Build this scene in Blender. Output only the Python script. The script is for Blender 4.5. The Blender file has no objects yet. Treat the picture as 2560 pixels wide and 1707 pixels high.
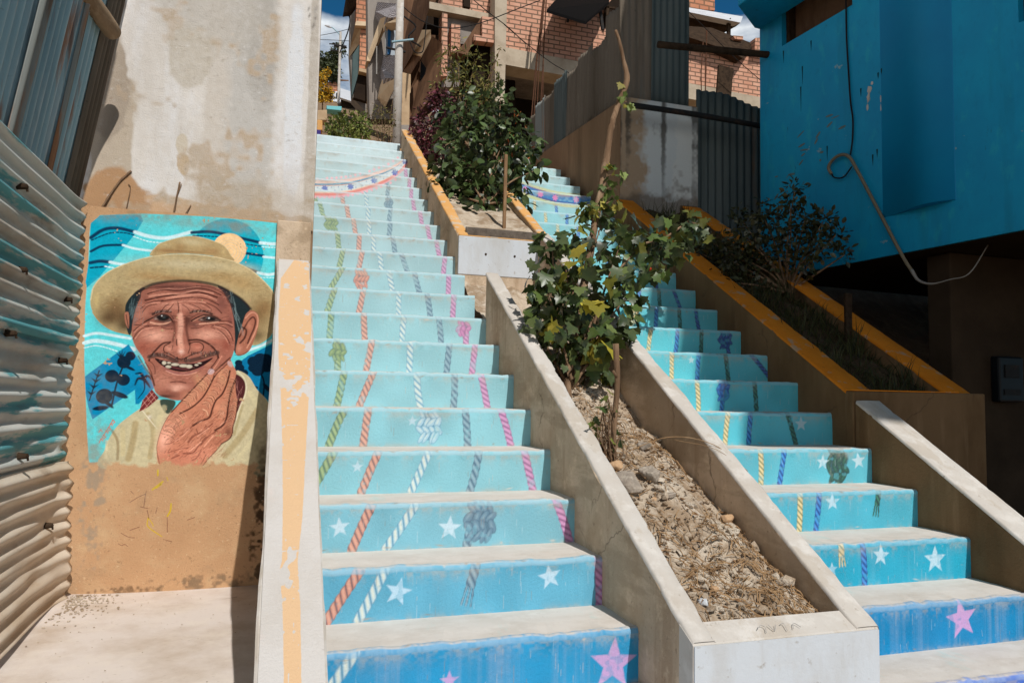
import bpy, math, random
import numpy as np
from mathutils import Vector, Matrix
S = bpy.context.scene
COL = S.collection

# ------------------------------------------------------------------ camera, sky, sun, exposure
cam = bpy.data.cameras.new("camera"); camo = bpy.data.objects.new("camera", cam); COL.objects.link(camo)
cam.sensor_width = 36; cam.lens = 26.1541; cam.clip_start = .02; cam.clip_end = 2000
_r, _u, _w, _c = ([0.953538, -0.300716, 0.018322], [-0.038482, -0.061252, 0.99738], [0.298806, 0.951745, 0.069978], [-1.154, -2.245, 0.925])
camo.matrix_world = Matrix(((_r[0], _u[0], -_w[0], _c[0]), (_r[1], _u[1], -_w[1], _c[1]), (_r[2], _u[2], -_w[2], _c[2]), (0, 0, 0, 1)))
S.camera = camo
SUN = Vector((.145, -.90, 1.0)).normalized()            # direction towards the sun
sl = bpy.data.lights.new("sun", 'SUN'); sl.energy = 3.85; sl.angle = math.radians(.55); sl.color = (1, .96, .91)
so = bpy.data.objects.new("sun", sl); COL.objects.link(so); so.rotation_euler = SUN.to_track_quat('Z', 'Y').to_euler()
so.location = (3, -8, 12)
W = bpy.data.worlds.new("World"); S.world = W; W.use_nodes = True
nt = W.node_tree; nt.nodes.clear()
wo = nt.nodes.new('ShaderNodeOutputWorld'); wb = nt.nodes.new('ShaderNodeBackground'); sk = nt.nodes.new('ShaderNodeTexSky')
sk.sky_type = 'NISHITA'; sk.sun_disc = False; sk.sun_elevation = math.asin(SUN.z); sk.sun_rotation = math.atan2(SUN.x, SUN.y)
sk.altitude = 3300; sk.air_density = 1.0; sk.dust_density = .3; sk.ozone_density = 2.5
tc = nt.nodes.new('ShaderNodeTexCoord'); mp = nt.nodes.new('ShaderNodeMapping'); mp.inputs['Scale'].default_value = (1, 1, 2.2)
mp.inputs['Location'].default_value = (.15, .1, .0)
nz = nt.nodes.new('ShaderNodeTexNoise'); nz.inputs['Scale'].default_value = 3.4; nz.inputs['Detail'].default_value = 9; nz.inputs['Roughness'].default_value = .58
cr_ = nt.nodes.new('ShaderNodeValToRGB'); cr_.color_ramp.elements[0].position = .50; cr_.color_ramp.elements[1].position = .64
sx = nt.nodes.new('ShaderNodeSeparateXYZ'); mr = nt.nodes.new('ShaderNodeMapRange')
mr.inputs[1].default_value = .440; mr.inputs[2].default_value = .466; mr.inputs[3].default_value = .20; mr.inputs[4].default_value = -.14
mr2 = nt.nodes.new('ShaderNodeMapRange'); mr2.inputs[1].default_value = .15; mr2.inputs[2].default_value = .45; mr2.inputs[3].default_value = 0; mr2.inputs[4].default_value = -.2; ad2 = nt.nodes.new('ShaderNodeMath'); ad2.operation = 'ADD'
ad = nt.nodes.new('ShaderNodeMath'); ad.operation = 'ADD'
mx = nt.nodes.new('ShaderNodeMix'); mx.data_type = 'RGBA'; mx.inputs[7].default_value = (13, 13.6, 14, 1)
tint = nt.nodes.new('ShaderNodeMix'); tint.data_type = 'RGBA'; tint.blend_type = 'MULTIPLY'; tint.inputs[0].default_value = 1; tr_ = nt.nodes.new('ShaderNodeValToRGB'); te = tr_.color_ramp.elements; te[0].position = .50; te[0].color = (.22, .95, 1.15, 1); te[1].position = .66; te[1].color = (1.25, .95, .62, 1); nt.links.new(tr_.outputs[0], tint.inputs[7])
lk = nt.links.new
lk(tc.outputs['Generated'], mp.inputs[0]); lk(mp.outputs[0], nz.inputs['Vector']); lk(tc.outputs['Generated'], sx.inputs[0]); lk(sx.outputs[2], mr.inputs[0])
lk(sx.outputs[2], tr_.inputs[0]); lk(nz.outputs[0], ad.inputs[0]); lk(mr.outputs[0], ad.inputs[1]); lk(sx.outputs[0], mr2.inputs[0]); lk(ad.outputs[0], ad2.inputs[0]); lk(mr2.outputs[0], ad2.inputs[1]); lk(ad2.outputs[0], cr_.inputs[0])
lk(sk.outputs[0], tint.inputs[6]); lk(tint.outputs[2], mx.inputs[6]); lk(cr_.outputs[0], mx.inputs[0]); lk(mx.outputs[2], wb.inputs[0]); lk(wb.outputs[0], wo.inputs[0])
wb.inputs[1].default_value = .07
S.view_settings.view_transform = 'Standard'; S.view_settings.look = 'None'; S.view_settings.exposure = 0; S.view_settings.gamma = 1

# ------------------------------------------------------------------ metric layout data (metres; painted designs in 0.1 mm / 0.5 mm of their own surface)

T={"mural":[["f",0,11,1,0,[-4286,3574,-4204,3688,-3786,3744,-3132,3772,-2562,3768,-2366,3760,-2348,3160,-2352,1668,-2466,1366,-3912,1324,-4040,1098,-4048,1050,-4170,1044,-4206,1362,-4272,2116,-4292,2686,-4288,3166,-4292,3496]],
["f",1,5,1,0,[-4284,3478,-4284,3594,-4202,3682,-4032,3710,-3804,3724,-3778,3662,-3846,3514,-4008,3264,-4170,3020,-4286,2894,-4302,2954,-4276,3264]],
["s",2,18,1,13,0,[-4276,3436,-4160,3532,-4024,3562,-3846,3532]],["s",2,7,1,5,0,[-4266,3410,-4248,3420]],["s",2,7,1,5,0,[-4234,3428,-4216,3440]],
["s",2,7,1,5,0,[-4202,3448,-4184,3458]],["s",2,7,1,5,0,[-4170,3466,-4150,3476]],["s",2,7,1,5,0,[-4136,3484,-4118,3492]],["s",2,7,1,5,0,[-4102,3498,-4082,3504]],
["s",2,7,1,5,0,[-4066,3508,-4046,3512]],["s",2,7,1,5,0,[-4030,3514,-4010,3516]],["s",2,7,1,5,0,[-3994,3516,-3974,3516]],["s",2,7,1,5,0,[-3958,3516,-3936,3514]],
["s",2,7,1,5,0,[-3922,3512,-3900,3508]],["s",2,7,1,5,0,[-3886,3504,-3864,3498]],["s",2,13,1,9,0,[-4268,3288,-4152,3358,-3958,3382]],
["s",2,18,1,13,0,[-4268,3164,-4178,3188,-4082,3186]],["s",2,9,1,6,0,[-4262,3110,-4236,3116]],["s",2,9,1,6,0,[-4218,3118,-4192,3122]],
["s",2,9,1,6,0,[-4174,3124,-4148,3130]],["s",2,9,1,6,0,[-4130,3132,-4104,3136]],["s",3,19,1,13,0,[-3850,3532,-3704,3496,-3524,3494,-3288,3580]],
["s",3,6,1,5,0,[-3862,3482,-3846,3478]],["s",3,6,1,5,0,[-3830,3472,-3814,3468]],["s",3,6,1,5,0,[-3798,3462,-3782,3456]],["s",3,6,1,5,0,[-3766,3452,-3750,3448]],
["s",3,6,1,5,0,[-3734,3444,-3718,3440]],["s",3,6,1,5,0,[-3700,3438,-3684,3438]],["s",3,6,1,5,0,[-3666,3436,-3650,3436]],["s",3,6,1,5,0,[-3632,3436,-3616,3436]],
["s",3,6,1,5,0,[-3598,3436,-3582,3436]],["s",3,12,1,8,0,[-3962,3380,-3838,3350,-3660,3338]],["s",3,15,1,11,0,[-4078,3186,-4004,3174,-3906,3166]],
["s",3,7,1,5,0,[-4124,3136,-4106,3134]],["s",3,7,1,5,0,[-4090,3132,-4074,3130]],["s",3,7,1,5,0,[-4058,3128,-4042,3126]],
["f",4,5,1,1,[-2514,3372,-2522,3260,-2558,3156,-2618,3064,-2696,2992,-2788,2946,-2888,2926,-2988,2934,-3082,2970,-3164,3030,-3228,3112,-3270,3208,-3288,3314,-3280,3422,-3246,3524,-3190,3616,-3114,3688,-3024,3738,-2924,3762,-2822,3756,-2726,3722,-2642,3662,-2576,3580,-2532,3480]],
["s",2,17,1,12,0,[-3280,3574,-3126,3598,-2994,3592,-2766,3554,-2548,3518]],["s",2,7,1,5,0,[-3266,3542,-3244,3542]],["s",2,7,1,5,0,[-3228,3542,-3206,3544]],
["s",2,7,1,5,0,[-3190,3544,-3168,3544]],["s",2,7,1,5,0,[-3150,3546,-3128,3546]],["s",2,7,1,5,0,[-3112,3546,-3090,3548]],["s",2,7,1,5,0,[-3072,3548,-3050,3548]],
["s",2,7,1,5,0,[-3034,3550,-3012,3550]],["s",2,7,1,5,0,[-2734,3492,-2712,3490]],["s",2,7,1,5,0,[-2694,3488,-2672,3486]],["s",2,7,1,5,0,[-2654,3484,-2632,3482]],
["s",2,7,1,5,0,[-2614,3482,-2592,3480]],["s",2,7,1,5,0,[-2574,3478,-2552,3476]],["s",2,15,1,11,0,[-2720,3386,-2514,3368]],
["s",2,15,1,11,0,[-2762,3238,-2548,3170]],["s",3,18,1,13,0,[-2552,3516,-2454,3512,-2358,3518]],["s",3,6,1,5,0,[-2532,3472,-2514,3472]],
["s",3,6,1,5,0,[-2498,3472,-2480,3472]],["s",3,6,1,5,0,[-2466,3472,-2448,3472]],["s",3,6,1,5,0,[-2432,3472,-2414,3474]],["s",3,6,1,5,0,[-2398,3474,-2382,3474]],
["s",3,13,1,9,0,[-2512,3358,-2352,3354]],["s",3,16,1,11,0,[-2566,3170,-2460,3156,-2348,3180]],["s",3,5,1,5,0,[-2536,3118,-2520,3120]],
["s",3,5,1,5,0,[-2504,3120,-2486,3120]],["s",3,5,1,5,0,[-2470,3122,-2454,3122]],["s",3,5,1,5,0,[-2438,3122,-2420,3124]],["s",3,5,1,5,0,[-2404,3124,-2388,3124]],
["s",3,5,1,5,0,[-2372,3126,-2354,3126]],
["f",5,5,1,1,[-2702,3426,-2706,3378,-2724,3332,-2750,3290,-2786,3258,-2828,3236,-2874,3226,-2922,3230,-2966,3246,-3004,3272,-3032,3308,-3052,3352,-3060,3400,-3056,3448,-3040,3494,-3014,3536,-2978,3568,-2936,3590,-2890,3600,-2844,3598,-2800,3582,-2762,3556,-2730,3520,-2710,3476]],
["s",6,4,0.6,5,0,[-2834,3392,-2836,3382,-2838,3372,-2844,3362,-2852,3356,-2860,3352,-2870,3348,-2880,3350,-2890,3352,-2898,3358,-2904,3366,-2908,3376,-2910,3386,-2910,3398,-2906,3408,-2900,3416,-2892,3424,-2884,3428,-2874,3430,-2864,3430,-2854,3426,-2846,3420,-2840,3412,-2836,3402,-2834,3392]],
["s",6,4,0.6,5,0,[-2804,3394,-2806,3376,-2812,3358,-2822,3342,-2836,3328,-2852,3320,-2870,3316,-2886,3318,-2904,3324,-2918,3334,-2930,3348,-2936,3366,-2940,3384,-2938,3404,-2932,3422,-2922,3438,-2908,3450,-2892,3458,-2876,3462,-2858,3462,-2842,3456,-2826,3446,-2816,3430,-2808,3414,-2804,3394]],
["s",6,4,0.6,5,0,[-2774,3396,-2776,3370,-2786,3342,-2800,3320,-2820,3302,-2842,3290,-2868,3284,-2894,3286,-2918,3294,-2938,3310,-2954,3330,-2966,3356,-2970,3382,-2968,3410,-2960,3436,-2944,3458,-2926,3478,-2902,3490,-2876,3496,-2852,3494,-2828,3486,-2806,3470,-2790,3450,-2778,3424,-2774,3396]],
["s",6,4,0.6,5,0,[-2748,3398,-2750,3364,-2762,3330,-2780,3302,-2806,3278,-2834,3262,-2866,3256,-2900,3258,-2930,3270,-2956,3288,-2976,3314,-2990,3346,-2996,3380,-2994,3416,-2982,3448,-2964,3478,-2940,3500,-2910,3516,-2878,3524,-2846,3522,-2814,3510,-2788,3492,-2768,3466,-2754,3434,-2748,3398]],
["s",6,4,0.6,5,0,[-2720,3400,-2724,3358,-2738,3318,-2760,3282,-2790,3254,-2826,3236,-2866,3228,-2904,3230,-2942,3244,-2974,3268,-2998,3298,-3016,3336,-3022,3378,-3020,3420,-3006,3460,-2984,3496,-2954,3524,-2918,3544,-2880,3552,-2840,3550,-2802,3536,-2770,3514,-2744,3482,-2728,3442,-2720,3400]],
["s",3,14,1,10,0,[-4286,2378,-4172,2412,-4034,2398,-3840,2370]],["s",3,20,1,14,0,[-4282,2304,-4168,2332,-3978,2304,-3798,2254]],
["s",3,6,1,5,0,[-4280,2252,-4262,2256]],["s",3,6,1,5,0,[-4250,2260,-4234,2266]],["s",3,6,1,5,0,[-4220,2270,-4204,2274]],["s",3,6,1,5,0,[-4192,2278,-4174,2280]],
["s",3,6,1,5,0,[-4162,2280,-4144,2278]],["s",3,6,1,5,0,[-4130,2276,-4114,2274]],["s",3,6,1,5,0,[-4100,2270,-4084,2266]],["s",3,6,1,5,0,[-4070,2262,-4054,2258]],
["s",3,6,1,5,0,[-4040,2254,-4024,2248]],["s",3,6,1,5,0,[-4010,2244,-3994,2238]],["s",3,6,1,5,0,[-3980,2234,-3964,2228]],
["s",3,15,1,10,0,[-2656,2274,-2506,2336,-2370,2414]],["s",3,7,1,5,0,[-2676,2326,-2544,2360]],
["f",7,5,1,0,[-4254,1950,-3854,2306,-3782,2196,-3612,1942,-3580,1846,-3722,1666,-3756,1664,-3768,1818,-4160,1498,-4206,1626,-4240,1776]],
["s",8,9,1,6,0,[-3874,2138,-3942,1914,-3984,1646]],["b",8,-3830,2180,49,49,0,1,1],["b",8,-3890,2112,67,67,0,1,1],["b",8,-3998,1960,67,67,0,1,1],
["b",8,-3884,1922,62,62,0,1,1],["b",8,-4060,1744,80,80,0,1,1],["b",8,-3834,2052,62,16,25,1,1],["b",8,-3914,1762,87,27,20,1,1],["b",8,-4090,1618,76,24,-8,1,1],
["b",8,-4022,1666,73,18,40,1,1],["s",8,11,1,8,1,[-3916,2154,-3974,2216]],["s",8,11,1,8,1,[-3916,2154,-3946,2244]],["s",8,11,1,8,1,[-3916,2154,-3912,2250]],
["s",8,11,1,8,1,[-3916,2154,-3882,2232]],["s",8,6,1,5,0,[-4122,2016,-4158,1872,-4200,1696]],["s",8,12,1,8,1,[-4132,1958,-4082,1990]],
["s",8,12,1,8,1,[-4132,1958,-4178,1994]],["s",8,12,1,8,1,[-4150,1900,-4100,1932]],["s",8,12,1,8,1,[-4150,1900,-4196,1938]],
["s",8,12,1,8,1,[-4166,1838,-4118,1868]],["s",8,12,1,8,1,[-4166,1838,-4212,1874]],["s",8,12,1,8,1,[-4186,1766,-4138,1798]],
["s",8,12,1,8,1,[-4186,1766,-4232,1804]],["s",8,18,1,13,0.6,[-3688,1936,-3744,1938,-3770,1872]],["s",8,18,1,13,0.6,[-3688,1940,-3720,1996,-3768,1992]],
["s",8,18,1,13,0.6,[-3690,1944,-3648,1970,-3600,1918]],["s",8,18,1,13,0.6,[-3686,1936,-3644,1882,-3622,1848]],
["s",8,8,1,6,0.6,[-3688,1940,-3676,1824,-3734,1722]],["f",9,5,1,0,[-2772,2106,-2634,2222,-2362,2378,-2354,1676,-2514,1834,-2684,2044]],
["b",8,-2574,2158,65,59,0,1,1],["b",8,-2500,2186,76,69,0,1,1],["b",8,-2430,2112,76,69,0,1,1],["b",8,-2522,2058,69,62,0,1,1],["b",8,-2572,2086,54,49,0,1,1],
["b",8,-2718,2082,51,46,0,1,1],["b",8,-2668,2028,44,39,0,1,1],["b",8,-2730,2138,40,36,0,1,1],["b",8,-2442,2192,65,59,0,1,1],
["s",8,9,1,6,0,[-2514,2068,-2450,1928,-2458,1706]],["b",8,-2420,1868,62,22,50,1,1],["s",8,13,1,9,0,[-2622,1894,-2524,1866]],
["f",10,5,1,1,[-4246,2756,-4224,2916,-4120,3058,-3952,3168,-3710,3268,-3480,3316,-3262,3332,-3020,3320,-2830,3284,-2636,3196,-2476,3062,-2374,2930,-2354,2706,-2374,2510,-2450,2404,-2582,2340,-2700,2426,-3268,2660,-3792,2408,-3844,2406,-4020,2450,-4144,2536,-4218,2642]],
["b",11,-3998,2702,199,218,0,0.75,0],["b",12,-4062,2582,127,109,0,0.8,0],["b",13,-3902,2512,91,100,0,0.85,0],["b",14,-3924,2608,109,109,0,0.6,0],
["b",15,-2538,2696,145,236,0,0.7,0],["b",16,-2548,2452,109,91,0,0.7,0],["b",17,-2466,2782,109,127,0,0.6,0],["b",18,-3292,3218,598,69,0,0.8,0],
["b",19,-3684,3072,236,82,0,0.5,0],["b",20,-3430,3048,399,40,0,0.6,0],["b",21,-2954,3100,290,73,0,0.55,0],["b",22,-2724,3032,218,109,0,0.5,0],
["b",23,-4110,2888,109,109,0,0.7,0],["b",24,-2732,3196,199,73,0,0.6,0],["b",25,-4190,2768,40,127,0,0.6,0],["x",0],
["s",26,5,0.75,5,0,[-4242,2766,-4218,2914,-4116,3054,-3948,3164,-3706,3266,-3480,3312,-3262,3328,-3020,3316,-2830,3280,-2636,3190,-2476,3056,-2374,2930]],
["s",27,5,0.8,5,0,[-4218,2636,-4140,2532,-4016,2450,-3862,2414]],
["f",28,5,1,1,[-3690,3284,-3630,3396,-3564,3444,-3416,3504,-3292,3532,-3158,3522,-3004,3482,-2920,3434,-2860,3346,-2830,3290,-3020,3324,-3262,3336,-3480,3320]],
["b",29,-3268,3468,163,47,0,0.8,0],["b",30,-3518,3350,163,36,0,0.6,0],["b",31,-3042,3386,145,44,0,0.6,0],["b",32,-3392,3400,73,62,0,0.5,0],
["b",33,-3556,3418,73,25,0,0.6,0],["b",34,-2948,3384,54,54,0,0.6,0],["b",35,-3262,3356,363,16,0,0.55,0],
["s",36,4,0.6,5,0,[-3690,3284,-3630,3396,-3564,3444,-3416,3504,-3292,3532,-3158,3522,-3004,3482,-2920,3434,-2856,3342]],
["f",37,5,1,1,[-3904,2648,-3896,2756,-3824,2866,-3730,2936,-3742,2832,-3786,2712,-3814,2556,-3842,2408,-3878,2466]],
["f",37,5,1,1,[-2988,3000,-2834,2928,-2718,2850,-2634,2756,-2692,2608,-2738,2444,-2764,2242,-2800,2362,-2800,2562,-2834,2722,-2906,2870]],
["f",38,5,1,1,[-2764,2238,-2746,2424,-2706,2586,-2672,2698,-2608,2738,-2542,2680,-2540,2544,-2580,2390,-2618,2288,-2688,2228]],
["s",39,9,0.8,6,0,[-2734,2430,-2690,2526,-2644,2616,-2598,2662,-2570,2620,-2584,2532,-2620,2434,-2642,2364]],
["s",40,8,0.7,5,0,[-2678,2648,-2616,2712,-2558,2690,-2544,2586,-2588,2444,-2648,2312]],["s",41,10,0.8,7,0,[-2714,2544,-2664,2510,-2678,2424,-2724,2362]],
["b",42,-2730,2300,39,47,0,0.7,0],["b",43,-2634,2564,28,62,0,0.6,0],["b",44,-2704,2482,17,39,0,0.6,0],["s",45,4,0.6,3,0,[-2774,2230,-2710,2224,-2630,2278]],
["f",46,6,1,1,[-3910,2640,-3872,2650,-3860,2550,-3864,2476,-3898,2540]],["s",47,5,0.7,4,0,[-3894,2624,-3880,2558,-3866,2492]],
["f",48,7,1,1,[-3746,2894,-3608,2978,-3394,3016,-3174,3018,-2982,2972,-2884,2866,-2822,2718,-2788,2522,-2780,2302,-2820,2160,-2872,2058,-2980,1956,-3120,1812,-3226,1734,-3334,1710,-3442,1732,-3550,1778,-3590,1864,-3642,2018,-3710,2172,-3786,2284,-3826,2400,-3826,2554,-3798,2712,-3760,2822]],
["b",49,-3400,2954,435,54,0,0.75,0],["b",50,-3716,2826,54,93,0,0.6,0],["b",51,-2936,2792,85,140,0,0.7,0],["b",52,-2838,2598,39,132,0,0.7,0],
["b",53,-3434,2858,280,31,0,0.6,0],["b",54,-3382,2742,295,47,0,0.6,0],["b",55,-3730,2632,78,93,0,0.5,0],["b",56,-2994,2668,93,47,0,0.5,0],
["b",57,-3590,2412,163,82,0,0.85,0],["b",58,-3064,2442,171,74,0,0.85,0],["b",59,-3720,2266,85,93,0,0.65,0],["b",60,-2868,2330,62,85,0,0.65,0],
["b",61,-3778,2412,47,109,0,0.6,0],["b",62,-3622,2302,93,39,0,0.5,0],["b",63,-2982,2376,93,31,0,0.5,0],["b",64,-3498,1922,155,124,0,0.6,0],
["b",65,-3644,2102,47,78,0,0.6,0],["b",66,-3342,1858,109,39,0,0.7,0],["b",67,-3162,1998,101,62,0,0.5,0],["b",68,-3050,2118,47,39,0,0.5,0],
["s",69,6,0.875,4,0,[-3694,2864,-3544,2918,-3390,2912,-3244,2952,-3086,2946,-2948,2894]],
["s",69,8,1,5,0,[-3714,2790,-3586,2832,-3434,2866,-3280,2900,-3140,2908,-2986,2866]],
["s",69,6,0.875,4,0,[-3554,2788,-3356,2832,-3200,2852,-3080,2836,-2966,2782]],["s",69,5,0.875,4,0,[-3754,2698,-3704,2750,-3630,2784,-3540,2800]],
["s",69,5,0.625,4,0,[-3780,2888,-3652,2934,-3438,2960]],["s",69,5,0.625,4,0,[-3206,2982,-3046,2974,-2916,2904,-2864,2812]],
["s",69,4,0.75,3,0,[-3738,2656,-3688,2726,-3598,2756]],["s",69,5,0.875,3,0,[-3388,2796,-3378,2734,-3378,2662]],
["s",69,4,0.75,3,0,[-3476,2762,-3514,2736,-3542,2692]],["s",69,4,0.75,3,0,[-3430,2764,-3452,2730,-3480,2694]],
["s",69,4,0.6875,3,0,[-3336,2762,-3288,2730,-3264,2698]],["s",69,4,0.6875,3,0,[-3276,2782,-3196,2752,-3146,2720]],
["s",69,4,0.75,3,0,[-3198,2804,-3102,2774,-3036,2726]],["s",69,5,0.8125,4,0,[-3102,2800,-2998,2754,-2930,2688]],
["s",69,3,0.75,2,0,[-3432,2638,-3362,2628,-3300,2644]],["s",69,3,0.5,2,0,[-3422,2604,-3360,2594,-3306,2608]],
["s",69,3,0.4375,2,0,[-3414,2572,-3358,2564,-3304,2576]],["s",70,7,0.6,5,0,[-3678,2836,-3512,2874,-3358,2884,-3204,2930,-3028,2908]],
["s",70,6,0.6,4,0,[-3510,2824,-3280,2874,-3122,2882,-2992,2832]],["s",70,5,0.35,3,0,[-3650,2896,-3500,2932,-3344,2942,-3166,2976]],
["s",70,8,0.5,5,0,[-3538,2760,-3384,2792,-3252,2808,-3102,2800]],["s",70,5,0.5,3,0,[-3734,2732,-3660,2762,-3568,2774]],
["s",70,4,0.5,3,0,[-3460,2738,-3504,2694]],["s",70,4,0.5,3,0,[-3314,2772,-3226,2734]],["s",70,4,0.5,3,0,[-3148,2772,-3052,2716]],
["s",70,5,0.5,4,0,[-3360,2768,-3348,2684]],["b",71,-3546,2608,132,62,0,0.6,0],["b",72,-3094,2620,171,58,0,0.6,0],["b",73,-3428,2578,31,62,0,0.6,0],
["b",74,-3270,2594,47,85,0,0.75,0],["b",75,-3496,2534,85,35,0,0.75,0],["b",76,-3202,2546,62,39,0,0.7,0],["b",77,-3682,2576,54,31,0,0.5,0],
["s",78,13,0.75,9,0,[-3632,2644,-3580,2672,-3526,2684,-3456,2678]],["s",79,12,0.75,9,0,[-3254,2682,-3186,2702,-3106,2700,-3034,2676]],["x",1],
["s",80,9,0.75,6,0,[-3650,2552,-3572,2538,-3496,2548,-3452,2578]],["s",81,5,0.5,4,0,[-3220,2588,-3158,2626,-3112,2650]],
["s",82,7,0.7,5,0,[-3156,2558,-3062,2572,-2966,2592]],["f",83,4,1,1,[-3622,2596,-3578,2630,-3524,2644,-3470,2620,-3446,2578,-3506,2568,-3574,2572]],
["f",84,4,1,1,[-3172,2600,-3128,2640,-3056,2652,-2984,2630,-2944,2606,-3030,2592,-3118,2586]],["b",85,-3530,2608,64,31,0,1,1],["b",86,-3060,2620,71,23,0,1,1],
["b",87,-3598,2594,20,11,0,0.7,0],["b",88,-3138,2608,19,9,0,0.7,0],["b",89,-3520,2616,20,16,0,0.8,0],["b",90,-3542,2630,7,6,0,1,1],
["b",91,-3072,2630,20,14,0,0.8,0],["b",92,-3060,2628,9,7,0,1,1],["s",93,6,0.9,4,0,[-3710,2554,-3636,2602,-3578,2640,-3516,2648,-3470,2628,-3428,2570]],
["s",93,3,0.7,2,0,[-3608,2570,-3544,2566,-3466,2568]],["s",93,6,0.9,4,0,[-3242,2588,-3174,2634,-3104,2662,-3024,2652,-2936,2608]],
["s",93,3,0.8,2,0,[-3140,2584,-3046,2586,-2942,2602]],["s",93,3,0.6,2,0,[-3594,2650,-3526,2668,-3456,2646,-3422,2604]],
["s",93,3,0.6,2,0,[-3236,2630,-3160,2672,-3050,2674,-2960,2636]],["s",69,5,0.75,3,0,[-3702,2554,-3754,2522,-3810,2520]],
["s",69,5,0.75,4,0,[-3664,2518,-3754,2506,-3814,2452]],["s",69,5,0.7,4,0,[-3572,2518,-3700,2500,-3780,2430,-3814,2362]],
["s",69,3,0.5,2,0,[-3626,2528,-3724,2514]],["s",69,3,0.5,2,0,[-3728,2598,-3778,2562,-3808,2544]],["s",69,5,0.75,3,0,[-2934,2602,-2870,2606,-2822,2590]],
["s",69,5,0.75,4,0,[-2988,2556,-2886,2570,-2812,2538]],["s",69,5,0.75,4,0,[-3028,2546,-2908,2534,-2832,2468,-2798,2384]],
["s",69,5,0.65,3,0,[-3036,2528,-2938,2490,-2862,2416,-2828,2340]],["s",69,3,0.5,2,0,[-2928,2636,-2858,2658]],
["s",69,5,0.6,3,0,[-3540,2506,-3478,2488,-3426,2498]],["s",69,5,0.6,3,0,[-3240,2506,-3176,2510,-3108,2538]],
["s",70,4,0.6,3,0,[-3686,2534,-3760,2492,-3802,2436]],["s",70,5,0.6,3,0,[-3624,2498,-3728,2464,-3792,2370]],
["s",70,4,0.6,3,0,[-2958,2580,-2870,2580,-2812,2560]],["s",70,5,0.6,3,0,[-3004,2544,-2892,2514,-2824,2426]],
["s",70,4,0.6,3,0,[-2986,2510,-2904,2448,-2852,2364]],["s",94,27,0.75,23,0,[-3358,2650,-3346,2532,-3350,2396,-3330,2296]],
["s",95,10,0.6,16,0,[-3416,2570,-3404,2462,-3418,2360]],["s",96,13,0.7,19,0,[-3292,2620,-3286,2484,-3260,2374,-3248,2332]],
["s",97,2,0.4,2,0,[-3388,2546,-3350,2542,-3304,2550]],["s",97,2,0.4,2,0,[-3388,2524,-3348,2518,-3302,2528]],
["s",97,2,0.4,2,0,[-3386,2500,-3348,2494,-3302,2504]],["s",97,2,0.4,2,0,[-3386,2476,-3346,2470,-3300,2480]],
["s",97,2,0.4,2,0,[-3384,2452,-3346,2448,-3300,2456]],["s",97,2,0.4,2,0,[-3384,2428,-3344,2424,-3298,2432]],
["s",97,2,0.4,2,0,[-3382,2406,-3344,2400,-3298,2408]],["s",97,2,0.4,2,0,[-3382,2382,-3342,2376,-3296,2386]],["b",98,-3454,2274,47,39,0,0.8,0],
["b",99,-3176,2298,62,43,0,0.85,0],["b",100,-3338,2270,85,62,0,0.7,0],["b",101,-3328,2246,34,34,0,0.85,0],["b",102,-3176,2326,47,19,0,0.5,0],
["s",103,5,0.85,4,0,[-3448,2334,-3500,2298,-3500,2240,-3442,2214,-3368,2172]],
["s",103,5,0.85,4,0,[-3244,2332,-3232,2346,-3154,2358,-3104,2316,-3124,2256,-3204,2224,-3278,2178]],["s",103,7,0.85,5,0,[-3376,2176,-3324,2158,-3272,2180]],
["s",103,5,0.6,4,0,[-3252,2342,-3242,2290,-3258,2230]],["s",103,5,0.4,3,0,[-3416,2310,-3422,2258]],["s",104,5,0.8,4,0,[-3380,2378,-3380,2336,-3374,2312]],
["s",105,9,0.8,7,0,[-3442,2346,-3518,2326,-3582,2254,-3636,2176,-3644,2134]],["s",105,10,0.85,7,0,[-3256,2374,-3148,2380,-3034,2328,-2964,2250,-2946,2190]],
["s",105,6,0.7,4,0,[-2942,2198,-2986,2120,-3016,2078]],["s",105,5,0.5,4,0,[-3646,2142,-3590,2078,-3578,1994]],
["s",105,5,0.6,4,0,[-3682,2116,-3624,2028,-3598,1936]],["s",105,9,0.7,6,0,[-3752,2180,-3680,2058,-3606,1952,-3580,1870]],
["s",105,8,0.7,5,0,[-2822,2194,-2890,2124,-2966,2044]],["s",106,7,0.6,5,0,[-2910,2208,-2954,2122,-2998,2052]],
["s",107,22,0.75,16,0,[-3644,2176,-3572,2200,-3480,2182,-3370,2138]],["s",108,23,0.75,16,0,[-3270,2142,-3170,2166,-3054,2212,-2956,2246]],
["b",109,-3324,2140,70,14,0,0.6,0],["x",2],
["f",110,4,1,1,[-3590,2162,-3508,2146,-3370,2120,-3244,2114,-3128,2134,-3000,2188,-3096,2098,-3202,2046,-3304,2026,-3412,2040,-3514,2086]],
["s",111,13,0.85,9,0,[-3414,2074,-3336,2058,-3242,2060]],["s",112,4,0.6,3,0,[-3540,2148,-3370,2122,-3246,2118,-3122,2140,-3020,2184]],
["b",113,-3494,2116,22,21,0,1,1],["b",114,-3500,2120,11,10,0,0.7,0],["b",113,-3446,2118,20,10,0,1,1],["b",114,-3450,2122,10,5,0,0.7,0],
["b",113,-3450,2076,29,16,0,1,1],["b",114,-3456,2080,15,8,0,0.7,0],["b",113,-3384,2102,42,16,0,1,1],["b",114,-3388,2106,21,8,0,0.7,0],
["b",113,-3298,2090,44,18,0,1,1],["b",114,-3304,2094,22,9,0,0.7,0],["b",113,-3240,2084,33,20,0,1,1],["b",114,-3244,2088,17,10,0,0.7,0],
["b",113,-3166,2102,20,11,0,1,1],["b",114,-3172,2106,10,5,0,0.7,0],["b",113,-3136,2124,22,7,0,1,1],["b",114,-3140,2128,11,3,0,0.7,0],
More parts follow.
